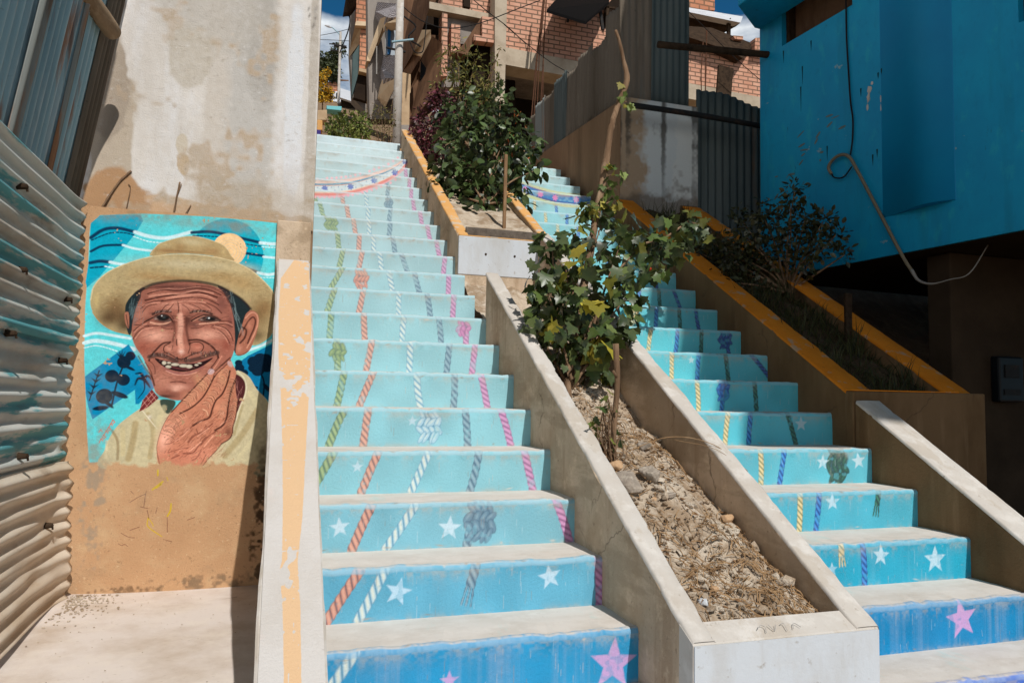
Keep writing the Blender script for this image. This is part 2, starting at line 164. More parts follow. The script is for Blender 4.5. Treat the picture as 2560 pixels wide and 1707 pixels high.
["s",115,10,0.85,7,0,[-3504,2068,-3410,2020,-3302,2008,-3194,2028,-3096,2086]],["s",116,5,0.5,4,0,[-3472,2032,-3378,1994,-3270,1990,-3162,2022]],
["s",69,6,0.7,4,0,[-3420,1906,-3352,1916,-3266,1904]],["s",69,3,0.4,2,0,[-3530,1938,-3438,1952,-3392,1942]],
["s",69,3,0.35,2,0,[-3502,1996,-3440,1966,-3316,1956]],["s",69,3,0.35,2,0,[-3238,1944,-3192,1988,-3116,2040]],["b",117,-3436,1788,149,50,0,0.6,0],
["b",118,-3364,1826,50,28,0,0.6,0],["b",119,-3466,1752,116,25,0,0.7,0],["x",3],
["s",120,14,0.85,18,0,[-3806,2868,-3720,2932,-3608,2986,-3394,3026,-3174,3028,-2988,2996,-2834,2924,-2718,2850,-2628,2754]],["x",4],
["f",121,7,1,1,[-4056,986,-4028,1174,-3996,1286,-3930,1416,-3836,1512,-3702,1622,-3548,1718,-3402,1654,-3392,1440,-3452,1170,-3440,940]],
["f",121,7,1,1,[-2760,2042,-2626,2000,-2524,1846,-2384,1676,-2356,1366,-2390,886,-3118,936,-2844,1364,-2740,1564,-2674,1804]],
["f",122,11,1,1,[-3512,1714,-3378,1712,-3364,1654,-3426,1564,-3486,1614]],["f",123,5,1,0,[-3716,1582,-3688,1704,-3602,1826,-3528,1734,-3632,1632]],
["s",124,3,0.8,5,0,[-3702,1632,-3586,1788]],["s",124,3,0.8,5,0,[-3682,1592,-3558,1758]],["s",124,3,0.8,5,0,[-3688,1708,-3632,1632]],
["s",124,3,0.8,5,0,[-3656,1756,-3590,1672]],["s",124,3,0.8,5,0,[-3622,1796,-3556,1710]],
["f",125,7,1,1,[-2772,1992,-2710,1992,-2656,1924,-2648,1824,-2688,1664,-2740,1584,-2786,1762]],["s",126,2,0.6,5,0,[-2744,1962,-2736,1862]],
["s",126,2,0.6,5,0,[-2728,1934,-2732,1838]],["s",126,2,0.6,5,0,[-2756,1906,-2718,1814]],["s",126,2,0.6,5,0,[-2676,1880,-2694,1790]],
["s",126,2,0.6,5,0,[-2688,1850,-2726,1766]],["s",126,2,0.6,5,0,[-2710,1822,-2722,1742]],["s",126,2,0.6,5,0,[-2742,1794,-2730,1718]],
["s",126,2,0.6,5,0,[-2738,1766,-2684,1696]],["s",126,2,0.6,5,0,[-2678,1740,-2690,1672]],["s",126,2,0.6,5,0,[-2680,1712,-2722,1646]],
["s",127,8,0.8,6,0,[-2732,2046,-2652,1944,-2640,1804,-2696,1644,-2728,1504]],["s",128,13,0.5,9,0,[-2668,1664,-2708,1504,-2740,1344]],
["s",129,13,0.6,9,0,[-3970,1382,-3910,1268,-3900,1078]],["s",130,31,0.55,22,0,[-3746,1458,-3762,1268,-3796,1078]],
["s",131,24,0.5,16,0,[-3628,1556,-3566,1364,-3588,1094]],["s",132,13,0.6,9,0,[-4012,1268,-4012,1098]],["s",133,33,0.5,23,0,[-2514,1606,-2656,1346,-2832,1108]],
["s",134,22,0.4,15,0,[-2470,1466,-2558,1266,-2682,1088]],["s",135,27,0.5,19,0,[-2598,1804,-2496,1646,-2450,1446]],["s",136,5,0.8,5,0,[-3682,1592,-3532,1402]],
["s",137,27,0.5,19,0,[-3472,1634,-3532,1382,-3524,1210]],["s",138,24,0.5,16,0,[-3864,1400,-3852,1134]],["b",139,-3610,1526,25,29,0,0.8,0],
["b",140,-3606,1520,9,9,0,0.8,0],
["f",141,4,1,1,[-3484,1004,-3524,1180,-3510,1302,-3468,1448,-3402,1580,-3308,1698,-3222,1802,-3128,1916,-3064,1990,-3040,2044,-3006,2068,-2974,2038,-2976,1970,-2946,2024,-2894,2072,-2850,2132,-2816,2166,-2782,2102,-2750,2030,-2758,1938,-2738,1764,-2720,1710,-2736,1528,-2758,1438,-2760,1366,-2788,1292,-2870,1238,-2926,1158,-2998,1078,-3054,998,-3276,974]],
["b",142,-3454,1302,83,182,10,0.85,0],["b",143,-3158,1124,273,116,0,0.6,0],["b",144,-3110,1902,50,124,-38,0.7,0],["b",145,-3220,1740,58,108,-45,0.7,0],
["b",146,-2894,1962,41,124,-28,0.7,0],["b",147,-3004,1778,50,108,-35,0.6,0],["b",148,-2804,1872,37,157,-12,0.7,0],["b",149,-2904,1618,75,99,-10,0.7,0],
["b",150,-2792,1574,41,182,5,0.75,0],["b",151,-2808,1366,58,66,0,0.7,0],["b",152,-3044,1552,66,50,-30,0.6,0],["b",153,-3340,1480,108,99,-40,0.6,0],
["b",154,-2914,1274,99,58,-30,0.5,0],["b",155,-3282,1124,149,75,0,0.45,0],
["s",156,8,0.85,6,0,[-2978,1982,-3024,1868,-3078,1760,-3142,1682,-3214,1622,-3310,1568]],
["s",156,9,0.85,6,0,[-2818,2046,-2840,1918,-2886,1790,-2950,1716,-2984,1616,-3010,1526,-3100,1486,-3172,1436]],
["s",156,9,0.85,6,0,[-2758,1946,-2798,1810,-2820,1654,-2828,1536,-2862,1446,-2944,1388]],
["s",156,7,0.75,5,0,[-2720,1720,-2736,1528,-2760,1428,-2762,1356,-2792,1292,-2870,1238]],
["s",156,7,0.8,5,0,[-3004,2068,-3064,1990,-3128,1914,-3222,1800,-3308,1696,-3394,1586]],
["s",156,3,0.6,2,0,[-3402,1580,-3468,1448,-3510,1302,-3524,1180,-3490,1030]],["s",156,5,0.6,3,0,[-2870,1238,-2926,1158,-2998,1078,-3050,1004]],
["s",156,5,0.7,3,0,[-2816,2166,-2866,2104,-2946,2020,-2976,1970]],["s",157,7,0.55,5,0,[-3166,1450,-3236,1364,-3300,1328]],
["s",157,7,0.65,5,0,[-2974,1460,-3070,1370,-3152,1328,-3214,1258]],["s",157,7,0.6,5,0,[-3034,1310,-3098,1230,-3160,1142,-3258,1134]],
["s",157,6,0.5,4,0,[-2920,1382,-3002,1328,-3080,1230]],["s",157,6,0.6,4,0,[-3138,1400,-3120,1356]],["s",157,6,0.5,4,0,[-3078,1160,-3124,1080,-3164,1062]],
["s",157,5,0.5,3,0,[-3406,1144,-3310,1178,-3212,1196]],["s",157,5,0.5,3,0,[-3442,1232,-3378,1250,-3316,1302]],["s",157,5,0.45,3,0,[-3276,1506,-3338,1444]],
["s",157,5,0.5,3,0,[-3026,1114,-3072,1016]],["s",157,7,0.55,5,0,[-3370,1082,-3298,1116]],["s",158,6,0.6,4,0,[-3204,1400,-3274,1320]],
["s",158,7,0.6,5,0,[-3014,1410,-3118,1320]],["s",158,7,0.6,5,0,[-3082,1258,-3194,1160]],["s",158,7,0.6,5,0,[-2960,1328,-3046,1212]],
["s",158,7,0.6,5,0,[-3354,1418,-3414,1328]],["s",159,3,0.6,2,0,[-3004,1944,-3026,1982,-3066,1996]],["s",159,3,0.6,2,0,[-3002,1924,-3034,1970,-3084,1992]],
["s",159,3,0.6,2,0,[-3006,1910,-3038,1964,-3094,1984]],["s",159,3,0.6,2,0,[-3020,1906,-3050,1948,-3096,1968]],
["s",159,3,0.6,2,0,[-3038,1886,-3062,1930,-3108,1944]],["s",159,3,0.6,2,0,[-3046,1874,-3070,1920,-3116,1932]],
["s",159,3,0.6,2,0,[-3044,1854,-3082,1904,-3134,1932]],["s",159,3,0.6,2,0,[-3062,1850,-3086,1896,-3134,1912]],
["s",159,3,0.6,2,0,[-3062,1832,-3096,1884,-3150,1910]],["s",159,3,0.6,2,0,[-3070,1822,-3106,1870,-3156,1898]],
["s",159,3,0.6,2,0,[-3088,1818,-3112,1862,-3156,1880]],["s",159,3,0.6,2,0,[-3096,1804,-3120,1852,-3166,1872]],
["s",159,3,0.6,2,0,[-3114,1802,-3128,1842,-3166,1852]],["s",159,3,0.6,2,0,[-3118,1768,-3144,1822,-3198,1844]],
["s",159,3,0.6,2,0,[-3144,1772,-3156,1806,-3190,1816]],["s",159,3,0.6,2,0,[-3146,1756,-3166,1796,-3204,1810]],
["s",159,3,0.6,2,0,[-3150,1742,-3172,1786,-3216,1802]],["s",159,3,0.6,2,0,[-3146,1720,-3180,1776,-3238,1802]],
["s",159,3,0.6,2,0,[-3168,1722,-3190,1766,-3232,1778]],["s",159,3,0.6,2,0,[-3172,1706,-3198,1754,-3246,1772]],
["s",159,3,0.6,2,0,[-3186,1702,-3208,1740,-3248,1756]],["s",159,3,0.6,2,0,[-3194,1692,-3216,1730,-3256,1744]],
["s",159,3,0.6,2,0,[-3196,1658,-3228,1712,-3284,1734]],["s",159,3,0.6,2,0,[-3222,1664,-3236,1700,-3272,1706]],
["s",159,3,0.6,2,0,[-3214,1640,-3246,1686,-3296,1708]],["s",159,3,0.6,2,0,[-3234,1640,-3252,1678,-3292,1688]],
["s",160,3,0.45,2,0,[-3006,1946,-3024,1984,-3062,1992]],["s",160,3,0.45,2,0,[-3018,1938,-3034,1970,-3066,1980]],
["s",160,3,0.45,2,0,[-3006,1910,-3042,1958,-3094,1984]],["s",160,3,0.45,2,0,[-3018,1902,-3050,1946,-3098,1970]],
["s",160,3,0.45,2,0,[-3050,1894,-3062,1930,-3098,1934]],["s",160,3,0.45,2,0,[-3036,1864,-3074,1916,-3128,1942]],
["s",160,3,0.45,2,0,[-3056,1864,-3082,1902,-3122,1920]],["s",160,3,0.45,2,0,[-3060,1850,-3090,1892,-3134,1914]],
["s",160,3,0.45,2,0,[-3076,1844,-3094,1886,-3136,1896]],["s",160,3,0.45,2,0,[-3080,1830,-3102,1876,-3146,1890]],
["s",160,3,0.45,2,0,[-3092,1820,-3114,1858,-3154,1878]],["s",160,3,0.45,2,0,[-3102,1810,-3118,1854,-3160,1866]],
["s",160,3,0.45,2,0,[-3116,1806,-3128,1842,-3164,1850]],["s",160,3,0.45,2,0,[-3118,1768,-3146,1818,-3198,1842]],
["s",160,3,0.45,2,0,[-3138,1768,-3154,1810,-3196,1822]],["s",160,3,0.45,2,0,[-3130,1742,-3164,1796,-3220,1824]],
["s",160,3,0.45,2,0,[-3156,1748,-3172,1788,-3210,1798]],["s",160,3,0.45,2,0,[-3168,1740,-3180,1776,-3216,1784]],
["s",160,3,0.45,2,0,[-3162,1716,-3190,1766,-3238,1784]],["s",160,3,0.45,2,0,[-3184,1718,-3198,1752,-3232,1760]],
["s",160,3,0.45,2,0,[-3188,1704,-3210,1738,-3246,1754]],["s",160,3,0.45,2,0,[-3198,1696,-3216,1730,-3250,1740]],
["s",160,3,0.45,2,0,[-3198,1662,-3230,1710,-3282,1730]],["s",160,3,0.45,2,0,[-3202,1646,-3238,1698,-3294,1724]],
["s",160,3,0.45,2,0,[-3226,1650,-3246,1688,-3284,1698]],["s",160,3,0.45,2,0,[-3238,1644,-3254,1678,-3286,1684]],
["s",159,3,0.6,2,0,[-2832,2032,-2852,2058,-2884,2060]],["s",159,3,0.6,2,0,[-2824,2012,-2858,2046,-2904,2050]],
["s",159,3,0.6,2,0,[-2848,2006,-2862,2034,-2892,2028]],["s",159,3,0.6,2,0,[-2850,1988,-2868,2020,-2902,2014]],
["s",159,3,0.6,2,0,[-2862,1960,-2882,1986,-2914,1986]],["s",159,3,0.6,2,0,[-2870,1946,-2886,1978,-2918,1970]],
["s",159,3,0.6,2,0,[-2860,1922,-2894,1958,-2942,1964]],["s",159,3,0.6,2,0,[-2864,1906,-2900,1946,-2948,1950]],
["s",159,3,0.6,2,0,[-2874,1892,-2906,1928,-2954,1936]],["s",159,3,0.6,2,0,[-2882,1878,-2914,1912,-2958,1920]],
["s",159,3,0.6,2,0,[-2896,1866,-2918,1902,-2958,1902]],["s",159,3,0.6,2,0,[-2910,1854,-2930,1880,-2960,1882]],
["s",159,3,0.6,2,0,[-2904,1828,-2938,1864,-2982,1874]],["s",159,3,0.6,2,0,[-2932,1804,-2952,1834,-2986,1836]],
["s",159,3,0.6,2,0,[-2930,1782,-2960,1818,-3004,1826]],["s",159,3,0.6,2,0,[-2938,1766,-2968,1802,-3012,1810]],
["s",159,3,0.6,2,0,[-2950,1752,-2976,1786,-3016,1794]],["s",159,3,0.6,2,0,[-2966,1742,-2984,1770,-3016,1774]],
["s",159,3,0.6,2,0,[-2960,1718,-2988,1762,-3038,1770]],["s",159,3,0.6,2,0,[-2966,1704,-3000,1742,-3046,1758]],
["s",159,3,0.6,2,0,[-2980,1696,-3002,1736,-3046,1740]],["s",159,3,0.6,2,0,[-2984,1680,-3010,1722,-3058,1732]],
["s",159,3,0.6,2,0,[-2996,1656,-3026,1696,-3072,1710]],["s",159,3,0.6,2,0,[-3022,1656,-3032,1688,-3062,1686]],
["s",159,3,0.6,2,0,[-3016,1638,-3040,1674,-3080,1684]],["s",159,3,0.6,2,0,[-3022,1624,-3048,1660,-3090,1674]],
["s",160,3,0.45,2,0,[-2832,2032,-2850,2066,-2884,2058]],["s",160,3,0.45,2,0,[-2822,2010,-2856,2050,-2906,2052]],
["s",160,3,0.45,2,0,[-2830,1996,-2862,2036,-2910,2036]],["s",160,3,0.45,2,0,[-2838,1984,-2870,2016,-2916,2020]],
["s",160,3,0.45,2,0,[-2848,1952,-2882,1988,-2928,1992]],["s",160,3,0.45,2,0,[-2854,1938,-2886,1976,-2934,1978]],
["s",160,3,0.45,2,0,[-2864,1926,-2894,1960,-2936,1962]],["s",160,3,0.45,2,0,[-2866,1908,-2900,1942,-2946,1950]],
["s",160,3,0.45,2,0,[-2882,1898,-2906,1930,-2944,1930]],["s",160,3,0.45,2,0,[-2898,1888,-2912,1918,-2942,1910]],
["s",160,3,0.45,2,0,[-2894,1864,-2920,1898,-2960,1902]],["s",160,3,0.45,2,0,[-2896,1846,-2928,1882,-2974,1890]],
["s",160,3,0.45,2,0,[-2920,1838,-2934,1868,-2966,1866]],["s",160,3,0.45,2,0,[-2922,1798,-2952,1834,-2996,1842]],
["s",160,3,0.45,2,0,[-2946,1792,-2960,1816,-2988,1816]],["s",160,3,0.45,2,0,[-2938,1764,-2966,1806,-3012,1810]],
["s",160,3,0.45,2,0,[-2952,1754,-2974,1788,-3014,1792]],["s",160,3,0.45,2,0,[-2954,1734,-2982,1774,-3028,1780]],
["s",160,3,0.45,2,0,[-2974,1728,-2990,1758,-3024,1760]],["s",160,3,0.45,2,0,[-2966,1704,-2996,1748,-3046,1758]],
["s",160,3,0.45,2,0,[-2992,1702,-3006,1732,-3036,1734]],["s",160,3,0.45,2,0,[-2984,1680,-3012,1720,-3058,1732]],
["s",160,3,0.45,2,0,[-3006,1662,-3028,1694,-3062,1704]],["s",160,3,0.45,2,0,[-3008,1646,-3030,1688,-3076,1696]],
["s",160,3,0.45,2,0,[-3012,1634,-3038,1676,-3084,1686]],["s",160,3,0.45,2,0,[-3030,1630,-3048,1660,-3080,1668]],
["s",159,3,0.6,2,0,[-2758,1940,-2786,1960,-2818,1954]],["s",159,3,0.6,2,0,[-2766,1924,-2788,1942,-2816,1934]],
["s",159,3,0.6,2,0,[-2772,1890,-2794,1914,-2820,1898]],["s",159,3,0.6,2,0,[-2768,1870,-2796,1894,-2830,1882]],
["s",159,3,0.6,2,0,[-2768,1852,-2800,1872,-2834,1866]],["s",159,3,0.6,2,0,[-2768,1834,-2800,1862,-2840,1850]],
["s",159,3,0.6,2,0,[-2780,1818,-2804,1840,-2836,1832]],["s",159,3,0.6,2,0,[-2784,1780,-2812,1804,-2846,1800]],
["s",159,3,0.6,2,0,[-2790,1762,-2814,1794,-2850,1784]],["s",159,3,0.6,2,0,[-2800,1746,-2822,1770,-2850,1766]],
["s",159,3,0.6,2,0,[-2804,1728,-2826,1752,-2858,1752]],["s",159,3,0.6,2,0,[-2800,1704,-2832,1736,-2878,1740]],
["s",159,3,0.6,2,0,[-2820,1672,-2846,1702,-2884,1704]],["s",159,3,0.6,2,0,[-2834,1658,-2854,1684,-2884,1684]],
["s",159,3,0.6,2,0,[-2836,1642,-2860,1668,-2894,1668]],["s",159,3,0.6,2,0,[-2846,1628,-2868,1652,-2898,1650]],
["s",159,3,0.6,2,0,[-2840,1610,-2872,1638,-2912,1638]],["s",159,3,0.6,2,0,[-2854,1586,-2880,1614,-2914,1604]],
["s",159,3,0.6,2,0,[-2850,1572,-2884,1600,-2924,1592]],["s",159,3,0.6,2,0,[-2854,1562,-2886,1590,-2924,1578]],
["s",159,3,0.6,2,0,[-2868,1554,-2888,1578,-2914,1564]],["s",159,3,0.6,2,0,[-2854,1540,-2890,1566,-2930,1554]],
["s",159,3,0.6,2,0,[-2856,1518,-2894,1542,-2936,1532]],["s",159,3,0.6,2,0,[-2864,1508,-2894,1532,-2930,1520]],
["s",160,3,0.45,2,0,[-2754,1940,-2784,1968,-2822,1954]],["s",160,3,0.45,2,0,[-2762,1922,-2788,1942,-2820,1936]],
["s",160,3,0.45,2,0,[-2772,1890,-2794,1910,-2822,1898]],["s",160,3,0.45,2,0,[-2770,1870,-2796,1896,-2826,1882]],
["s",160,3,0.45,2,0,[-2780,1854,-2798,1880,-2824,1864]],["s",160,3,0.45,2,0,[-2764,1832,-2802,1856,-2846,1850]],
["s",160,3,0.45,2,0,[-2770,1814,-2804,1838,-2846,1834]],["s",160,3,0.45,2,0,[-2776,1778,-2810,1810,-2856,1802]],
["s",160,3,0.45,2,0,[-2788,1762,-2816,1790,-2852,1784]],["s",160,3,0.45,2,0,[-2794,1744,-2822,1768,-2858,1770]],
["s",160,3,0.45,2,0,[-2796,1724,-2828,1752,-2866,1754]],["s",160,3,0.45,2,0,[-2816,1712,-2832,1736,-2860,1732]],
["s",160,3,0.45,2,0,[-2820,1672,-2846,1702,-2884,1704]],["s",160,3,0.45,2,0,[-2828,1656,-2854,1684,-2890,1686]],
["s",160,3,0.45,2,0,[-2840,1642,-2860,1668,-2892,1666]],["s",160,3,0.45,2,0,[-2844,1626,-2866,1654,-2900,1652]],
["s",160,3,0.45,2,0,[-2838,1608,-2872,1638,-2914,1638]],["s",160,3,0.45,2,0,[-2858,1588,-2880,1614,-2912,1604]],
["s",160,3,0.45,2,0,[-2860,1576,-2884,1598,-2914,1590]],["s",160,3,0.45,2,0,[-2848,1560,-2888,1584,-2930,1580]],
["s",160,3,0.45,2,0,[-2862,1552,-2888,1576,-2920,1564]],["s",160,3,0.45,2,0,[-2854,1540,-2890,1566,-2930,1554]],
["s",160,3,0.45,2,0,[-2866,1520,-2892,1546,-2924,1530]],["s",160,3,0.45,2,0,[-2872,1510,-2894,1530,-2922,1518]],
["s",159,3,0.6,2,0,[-2720,1712,-2746,1736,-2776,1726]],["s",159,3,0.6,2,0,[-2728,1698,-2748,1716,-2774,1710]],
["s",159,3,0.6,2,0,[-2726,1682,-2750,1708,-2782,1696]],["s",159,3,0.6,2,0,[-2742,1654,-2758,1672,-2778,1664]],
["s",159,3,0.6,2,0,[-2730,1636,-2760,1656,-2796,1652]],["s",159,3,0.6,2,0,[-2738,1622,-2762,1646,-2792,1634]],
["s",159,3,0.6,2,0,[-2750,1608,-2766,1632,-2786,1618]],["s",159,3,0.6,2,0,[-2750,1592,-2770,1610,-2792,1602]],
["s",159,3,0.6,2,0,[-2744,1558,-2774,1580,-2808,1570]],["s",159,3,0.6,2,0,[-2758,1544,-2776,1566,-2798,1550]],
["s",159,3,0.6,2,0,[-2758,1526,-2778,1542,-2802,1534]],["s",159,3,0.6,2,0,[-2762,1510,-2780,1526,-2802,1514]],
["s",159,3,0.6,2,0,[-2754,1490,-2782,1510,-2812,1498]],["s",159,3,0.6,2,0,[-2754,1452,-2784,1476,-2820,1462]],
["s",159,3,0.6,2,0,[-2762,1434,-2786,1458,-2814,1442]],["s",159,3,0.6,2,0,[-2772,1418,-2788,1442,-2808,1422]],
["s",160,3,0.45,2,0,[-2726,1714,-2744,1740,-2770,1724]],["s",160,3,0.45,2,0,[-2734,1700,-2748,1716,-2770,1708]],
["s",160,3,0.45,2,0,[-2732,1684,-2752,1702,-2776,1694]],["s",160,3,0.45,2,0,[-2732,1652,-2758,1674,-2788,1666]],
["s",160,3,0.45,2,0,[-2736,1636,-2760,1656,-2790,1650]],["s",160,3,0.45,2,0,[-2734,1620,-2764,1644,-2798,1636]],
["s",160,3,0.45,2,0,[-2742,1606,-2766,1628,-2794,1618]],["s",160,3,0.45,2,0,[-2742,1590,-2768,1614,-2800,1604]],
["s",160,3,0.45,2,0,[-2750,1560,-2774,1584,-2802,1570]],["s",160,3,0.45,2,0,[-2746,1542,-2776,1564,-2810,1552]],
["s",160,3,0.45,2,0,[-2762,1528,-2778,1550,-2798,1532]],["s",160,3,0.45,2,0,[-2750,1508,-2780,1532,-2814,1516]],
["s",160,3,0.45,2,0,[-2760,1490,-2782,1510,-2806,1498]],["s",160,3,0.45,2,0,[-2756,1452,-2786,1476,-2818,1462]],
["s",160,3,0.45,2,0,[-2764,1436,-2786,1456,-2812,1442]],["s",160,3,0.45,2,0,[-2772,1418,-2788,1434,-2808,1422]],
["s",159,3,0.6,2,0,[-3034,1562,-3044,1592,-3070,1604]],["s",159,3,0.6,2,0,[-3032,1560,-3038,1596,-3072,1606]],
["s",159,3,0.6,2,0,[-3020,1546,-3042,1592,-3084,1620]],["s",159,3,0.6,2,0,[-3032,1558,-3040,1594,-3074,1608]],
["s",159,3,0.6,2,0,[-3028,1552,-3042,1592,-3078,1614]],["s",159,3,0.6,2,0,[-3032,1558,-3042,1592,-3072,1608]],
["s",159,3,0.6,2,0,[-3018,1542,-3042,1592,-3086,1624]],["s",159,3,0.6,2,0,[-3020,1544,-3044,1592,-3084,1622]],
["s",160,3,0.45,2,0,[-3028,1554,-3042,1592,-3076,1612]],["s",160,3,0.45,2,0,[-3022,1546,-3042,1594,-3084,1620]],
["s",160,3,0.45,2,0,[-3034,1560,-3042,1594,-3072,1606]],["s",160,3,0.45,2,0,[-3020,1544,-3040,1596,-3084,1622]],
["s",160,3,0.45,2,0,[-3024,1550,-3044,1592,-3080,1616]],["s",160,3,0.45,2,0,[-3026,1550,-3038,1596,-3080,1616]],
["s",160,3,0.45,2,0,[-3024,1550,-3040,1596,-3080,1616]],["s",160,3,0.45,2,0,[-3020,1544,-3042,1594,-3084,1622]],
["s",159,3,0.6,2,0,[-3252,1528,-3284,1572,-3330,1594]],["s",159,3,0.6,2,0,[-3262,1494,-3300,1548,-3358,1576]],
["s",159,3,0.6,2,0,[-3266,1474,-3312,1532,-3374,1568]],["s",159,3,0.6,2,0,[-3274,1460,-3322,1518,-3386,1556]],
["s",159,3,0.6,2,0,[-3300,1440,-3342,1492,-3398,1522]],["s",159,3,0.6,2,0,[-3310,1428,-3350,1480,-3408,1506]],
["s",159,3,0.6,2,0,[-3306,1408,-3358,1468,-3428,1500]],["s",159,3,0.6,2,0,[-3348,1406,-3376,1440,-3418,1450]],
["s",159,3,0.6,2,0,[-3340,1386,-3382,1428,-3438,1442]],["s",159,3,0.6,2,0,[-3340,1372,-3388,1418,-3448,1428]],
["s",159,3,0.6,2,0,[-3364,1354,-3398,1392,-3446,1392]],["s",159,3,0.6,2,0,[-3348,1332,-3406,1372,-3470,1388]],
["s",159,3,0.6,2,0,[-3354,1322,-3408,1366,-3472,1372]],["s",159,3,0.6,2,0,[-3354,1290,-3418,1334,-3490,1352]],
["s",160,3,0.45,2,0,[-3246,1524,-3280,1578,-3336,1600]],["s",160,3,0.45,2,0,[-3256,1488,-3302,1546,-3364,1582]],
["s",160,3,0.45,2,0,[-3272,1480,-3308,1538,-3368,1564]],["s",160,3,0.45,2,0,[-3280,1464,-3318,1524,-3380,1552]],
["s",160,3,0.45,2,0,[-3306,1444,-3338,1496,-3394,1518]],["s",160,3,0.45,2,0,[-3318,1434,-3352,1478,-3400,1500]],
["s",160,3,0.45,2,0,[-3312,1414,-3360,1466,-3422,1494]],["s",160,3,0.45,2,0,[-3340,1400,-3374,1442,-3424,1454]],
["s",160,3,0.45,2,0,[-3336,1384,-3380,1432,-3442,1444]],["s",160,3,0.45,2,0,[-3346,1376,-3390,1412,-3442,1426]],
["s",160,3,0.45,2,0,[-3344,1346,-3400,1386,-3464,1402]],["s",160,3,0.45,2,0,[-3364,1340,-3404,1374,-3454,1380]],
["s",160,3,0.45,2,0,[-3352,1320,-3410,1360,-3476,1374]],["s",160,3,0.45,2,0,[-3374,1298,-3416,1338,-3472,1342]],["b",161,-3014,2034,38,30,-40,0.95,1],
["b",162,-3020,2046,22,15,-40,0.7,0],["b",163,-2820,2124,23,38,-35,0.9,1],["s",164,3,0.7,2,0,[-3044,2026,-3008,2064,-2974,2038,-2988,1982]],["x",5],
["s",165,5,0.9,5,0,[-4084,1252,-4070,1294]],["s",165,5,0.9,5,0,[-4070,1294,-4052,1272]],["s",165,5,0.9,5,0,[-4060,1294,-4046,1336]],
["s",165,5,0.9,5,0,[-4046,1336,-4028,1314]],["s",165,5,0.9,5,0,[-4028,1314,-4046,1290]],["s",165,5,0.9,5,0,[-4040,1336,-4024,1378]],
["s",165,5,0.9,5,0,[-4024,1378,-4006,1354]],["s",165,5,0.9,5,0,[-4018,1378,-4002,1418]],["s",165,5,0.9,5,0,[-4002,1418,-3984,1396]],
["s",165,5,0.9,5,0,[-3984,1396,-4004,1374]],["s",165,5,0.9,5,0,[-3998,1416,-3984,1456]],["s",165,5,0.9,5,0,[-3984,1456,-3966,1434]],
["s",165,5,0.9,5,0,[-3980,1454,-3966,1494]],["s",165,5,0.9,5,0,[-3966,1494,-3946,1472]],["s",165,5,0.9,5,0,[-3946,1472,-3966,1450]],
["s",165,5,0.8,5,0,[-4092,1362,-4076,1392]],["s",165,5,0.8,5,0,[-4076,1392,-4062,1370]],["s",166,9,0.95,6,0,[-3502,956,-3500,900]],
["s",166,10,0.95,7,0,[-3546,750,-3494,794,-3448,834]],["s",166,7,0.95,5,0,[-3508,764,-3456,806]],["s",166,5,0.95,5,0,[-3410,880,-3396,842]],
["s",166,9,0.95,6,0,[-3354,596,-3358,522,-3384,464]],["s",166,6,0.95,5,0,[-3572,454,-3580,380,-3540,330,-3430,248]],
["s",166,5,0.95,5,0,[-3568,446,-3528,386,-3520,362]],["s",167,5,0.75,5,0,[-3760,620,-3678,674,-3618,702]],["s",167,5,0.75,5,0,[-3606,734,-3616,652,-3620,570]],
["s",167,5,0.75,5,0,[-3658,572,-3620,560,-3580,552]],["s",167,5,0.75,5,0,[-3588,536,-3566,446]],["s",167,5,0.75,5,0,[-3490,558,-3502,498]],
["s",167,5,0.75,5,0,[-3386,448,-3378,292]],["s",167,5,0.75,5,0,[-3756,738,-3728,708]],["s",167,5,0.75,5,0,[-3744,326,-3654,358]],
["s",167,5,0.75,5,0,[-3828,300,-3754,256,-3694,246]],["s",167,5,0.75,5,0,[-3848,190,-3816,170,-3788,182,-3756,158]],["s",167,5,0.75,5,0,[-3184,416,-3110,442]],
["s",167,5,0.75,5,0,[-3414,218,-3328,190]]],"pal":[[94,218,226],[0,170,200],[0,58,92],[214,244,250],[0,176,200],[250,206,150],[226,208,182],[0,138,186],
[0,34,58],[0,120,170],[186,165,122],[122,86,48],[78,52,30],[52,36,24],[92,62,36],[120,86,46],[78,56,34],[140,104,60],[206,192,156],[178,140,88],[160,116,66],
[172,134,82],[184,146,92],[206,182,134],[208,186,140],[214,190,130],[232,214,170],[190,140,60],[184,158,112],[208,192,152],[158,118,72],[170,130,82],
[150,112,68],[206,186,140],[206,182,132],[150,112,66],[226,208,166],[30,44,48],[186,116,88],[104,52,40],[218,158,128],[90,46,38],[214,150,124],[206,138,108],
[202,132,104],[70,40,34],[184,118,88],[100,52,40],[182,112,90],[118,70,64],[150,88,72],[142,84,76],[150,84,78],[206,142,118],[208,146,122],[198,134,110],
[196,130,108],[226,170,146],[222,166,142],[180,86,60],[176,84,62],[170,104,80],[196,110,80],[196,108,80],[204,142,116],[190,112,84],[226,176,156],[200,140,112],
[206,146,112],[104,52,42],[222,160,134],[120,70,58],[122,70,60],[108,62,54],[98,54,46],[110,66,64],[112,66,64],[112,62,52],[66,50,48],[66,52,50],[222,172,142],
[214,160,130],[226,176,146],[120,90,82],[116,86,78],[24,22,22],[26,24,24],[190,160,148],[180,150,138],[70,78,78],[235,240,240],[90,100,104],[240,244,244],
[48,30,28],[226,174,150],[120,66,54],[118,62,50],[170,104,84],[216,152,126],[206,128,102],[214,142,118],[240,204,188],[196,100,76],[72,36,32],[60,30,28],
[86,42,34],[218,150,122],[88,68,64],[90,70,66],[92,70,64],[46,22,26],[132,62,68],[150,92,94],[204,192,170],[228,220,202],[172,104,100],[226,176,160],[150,86,70],
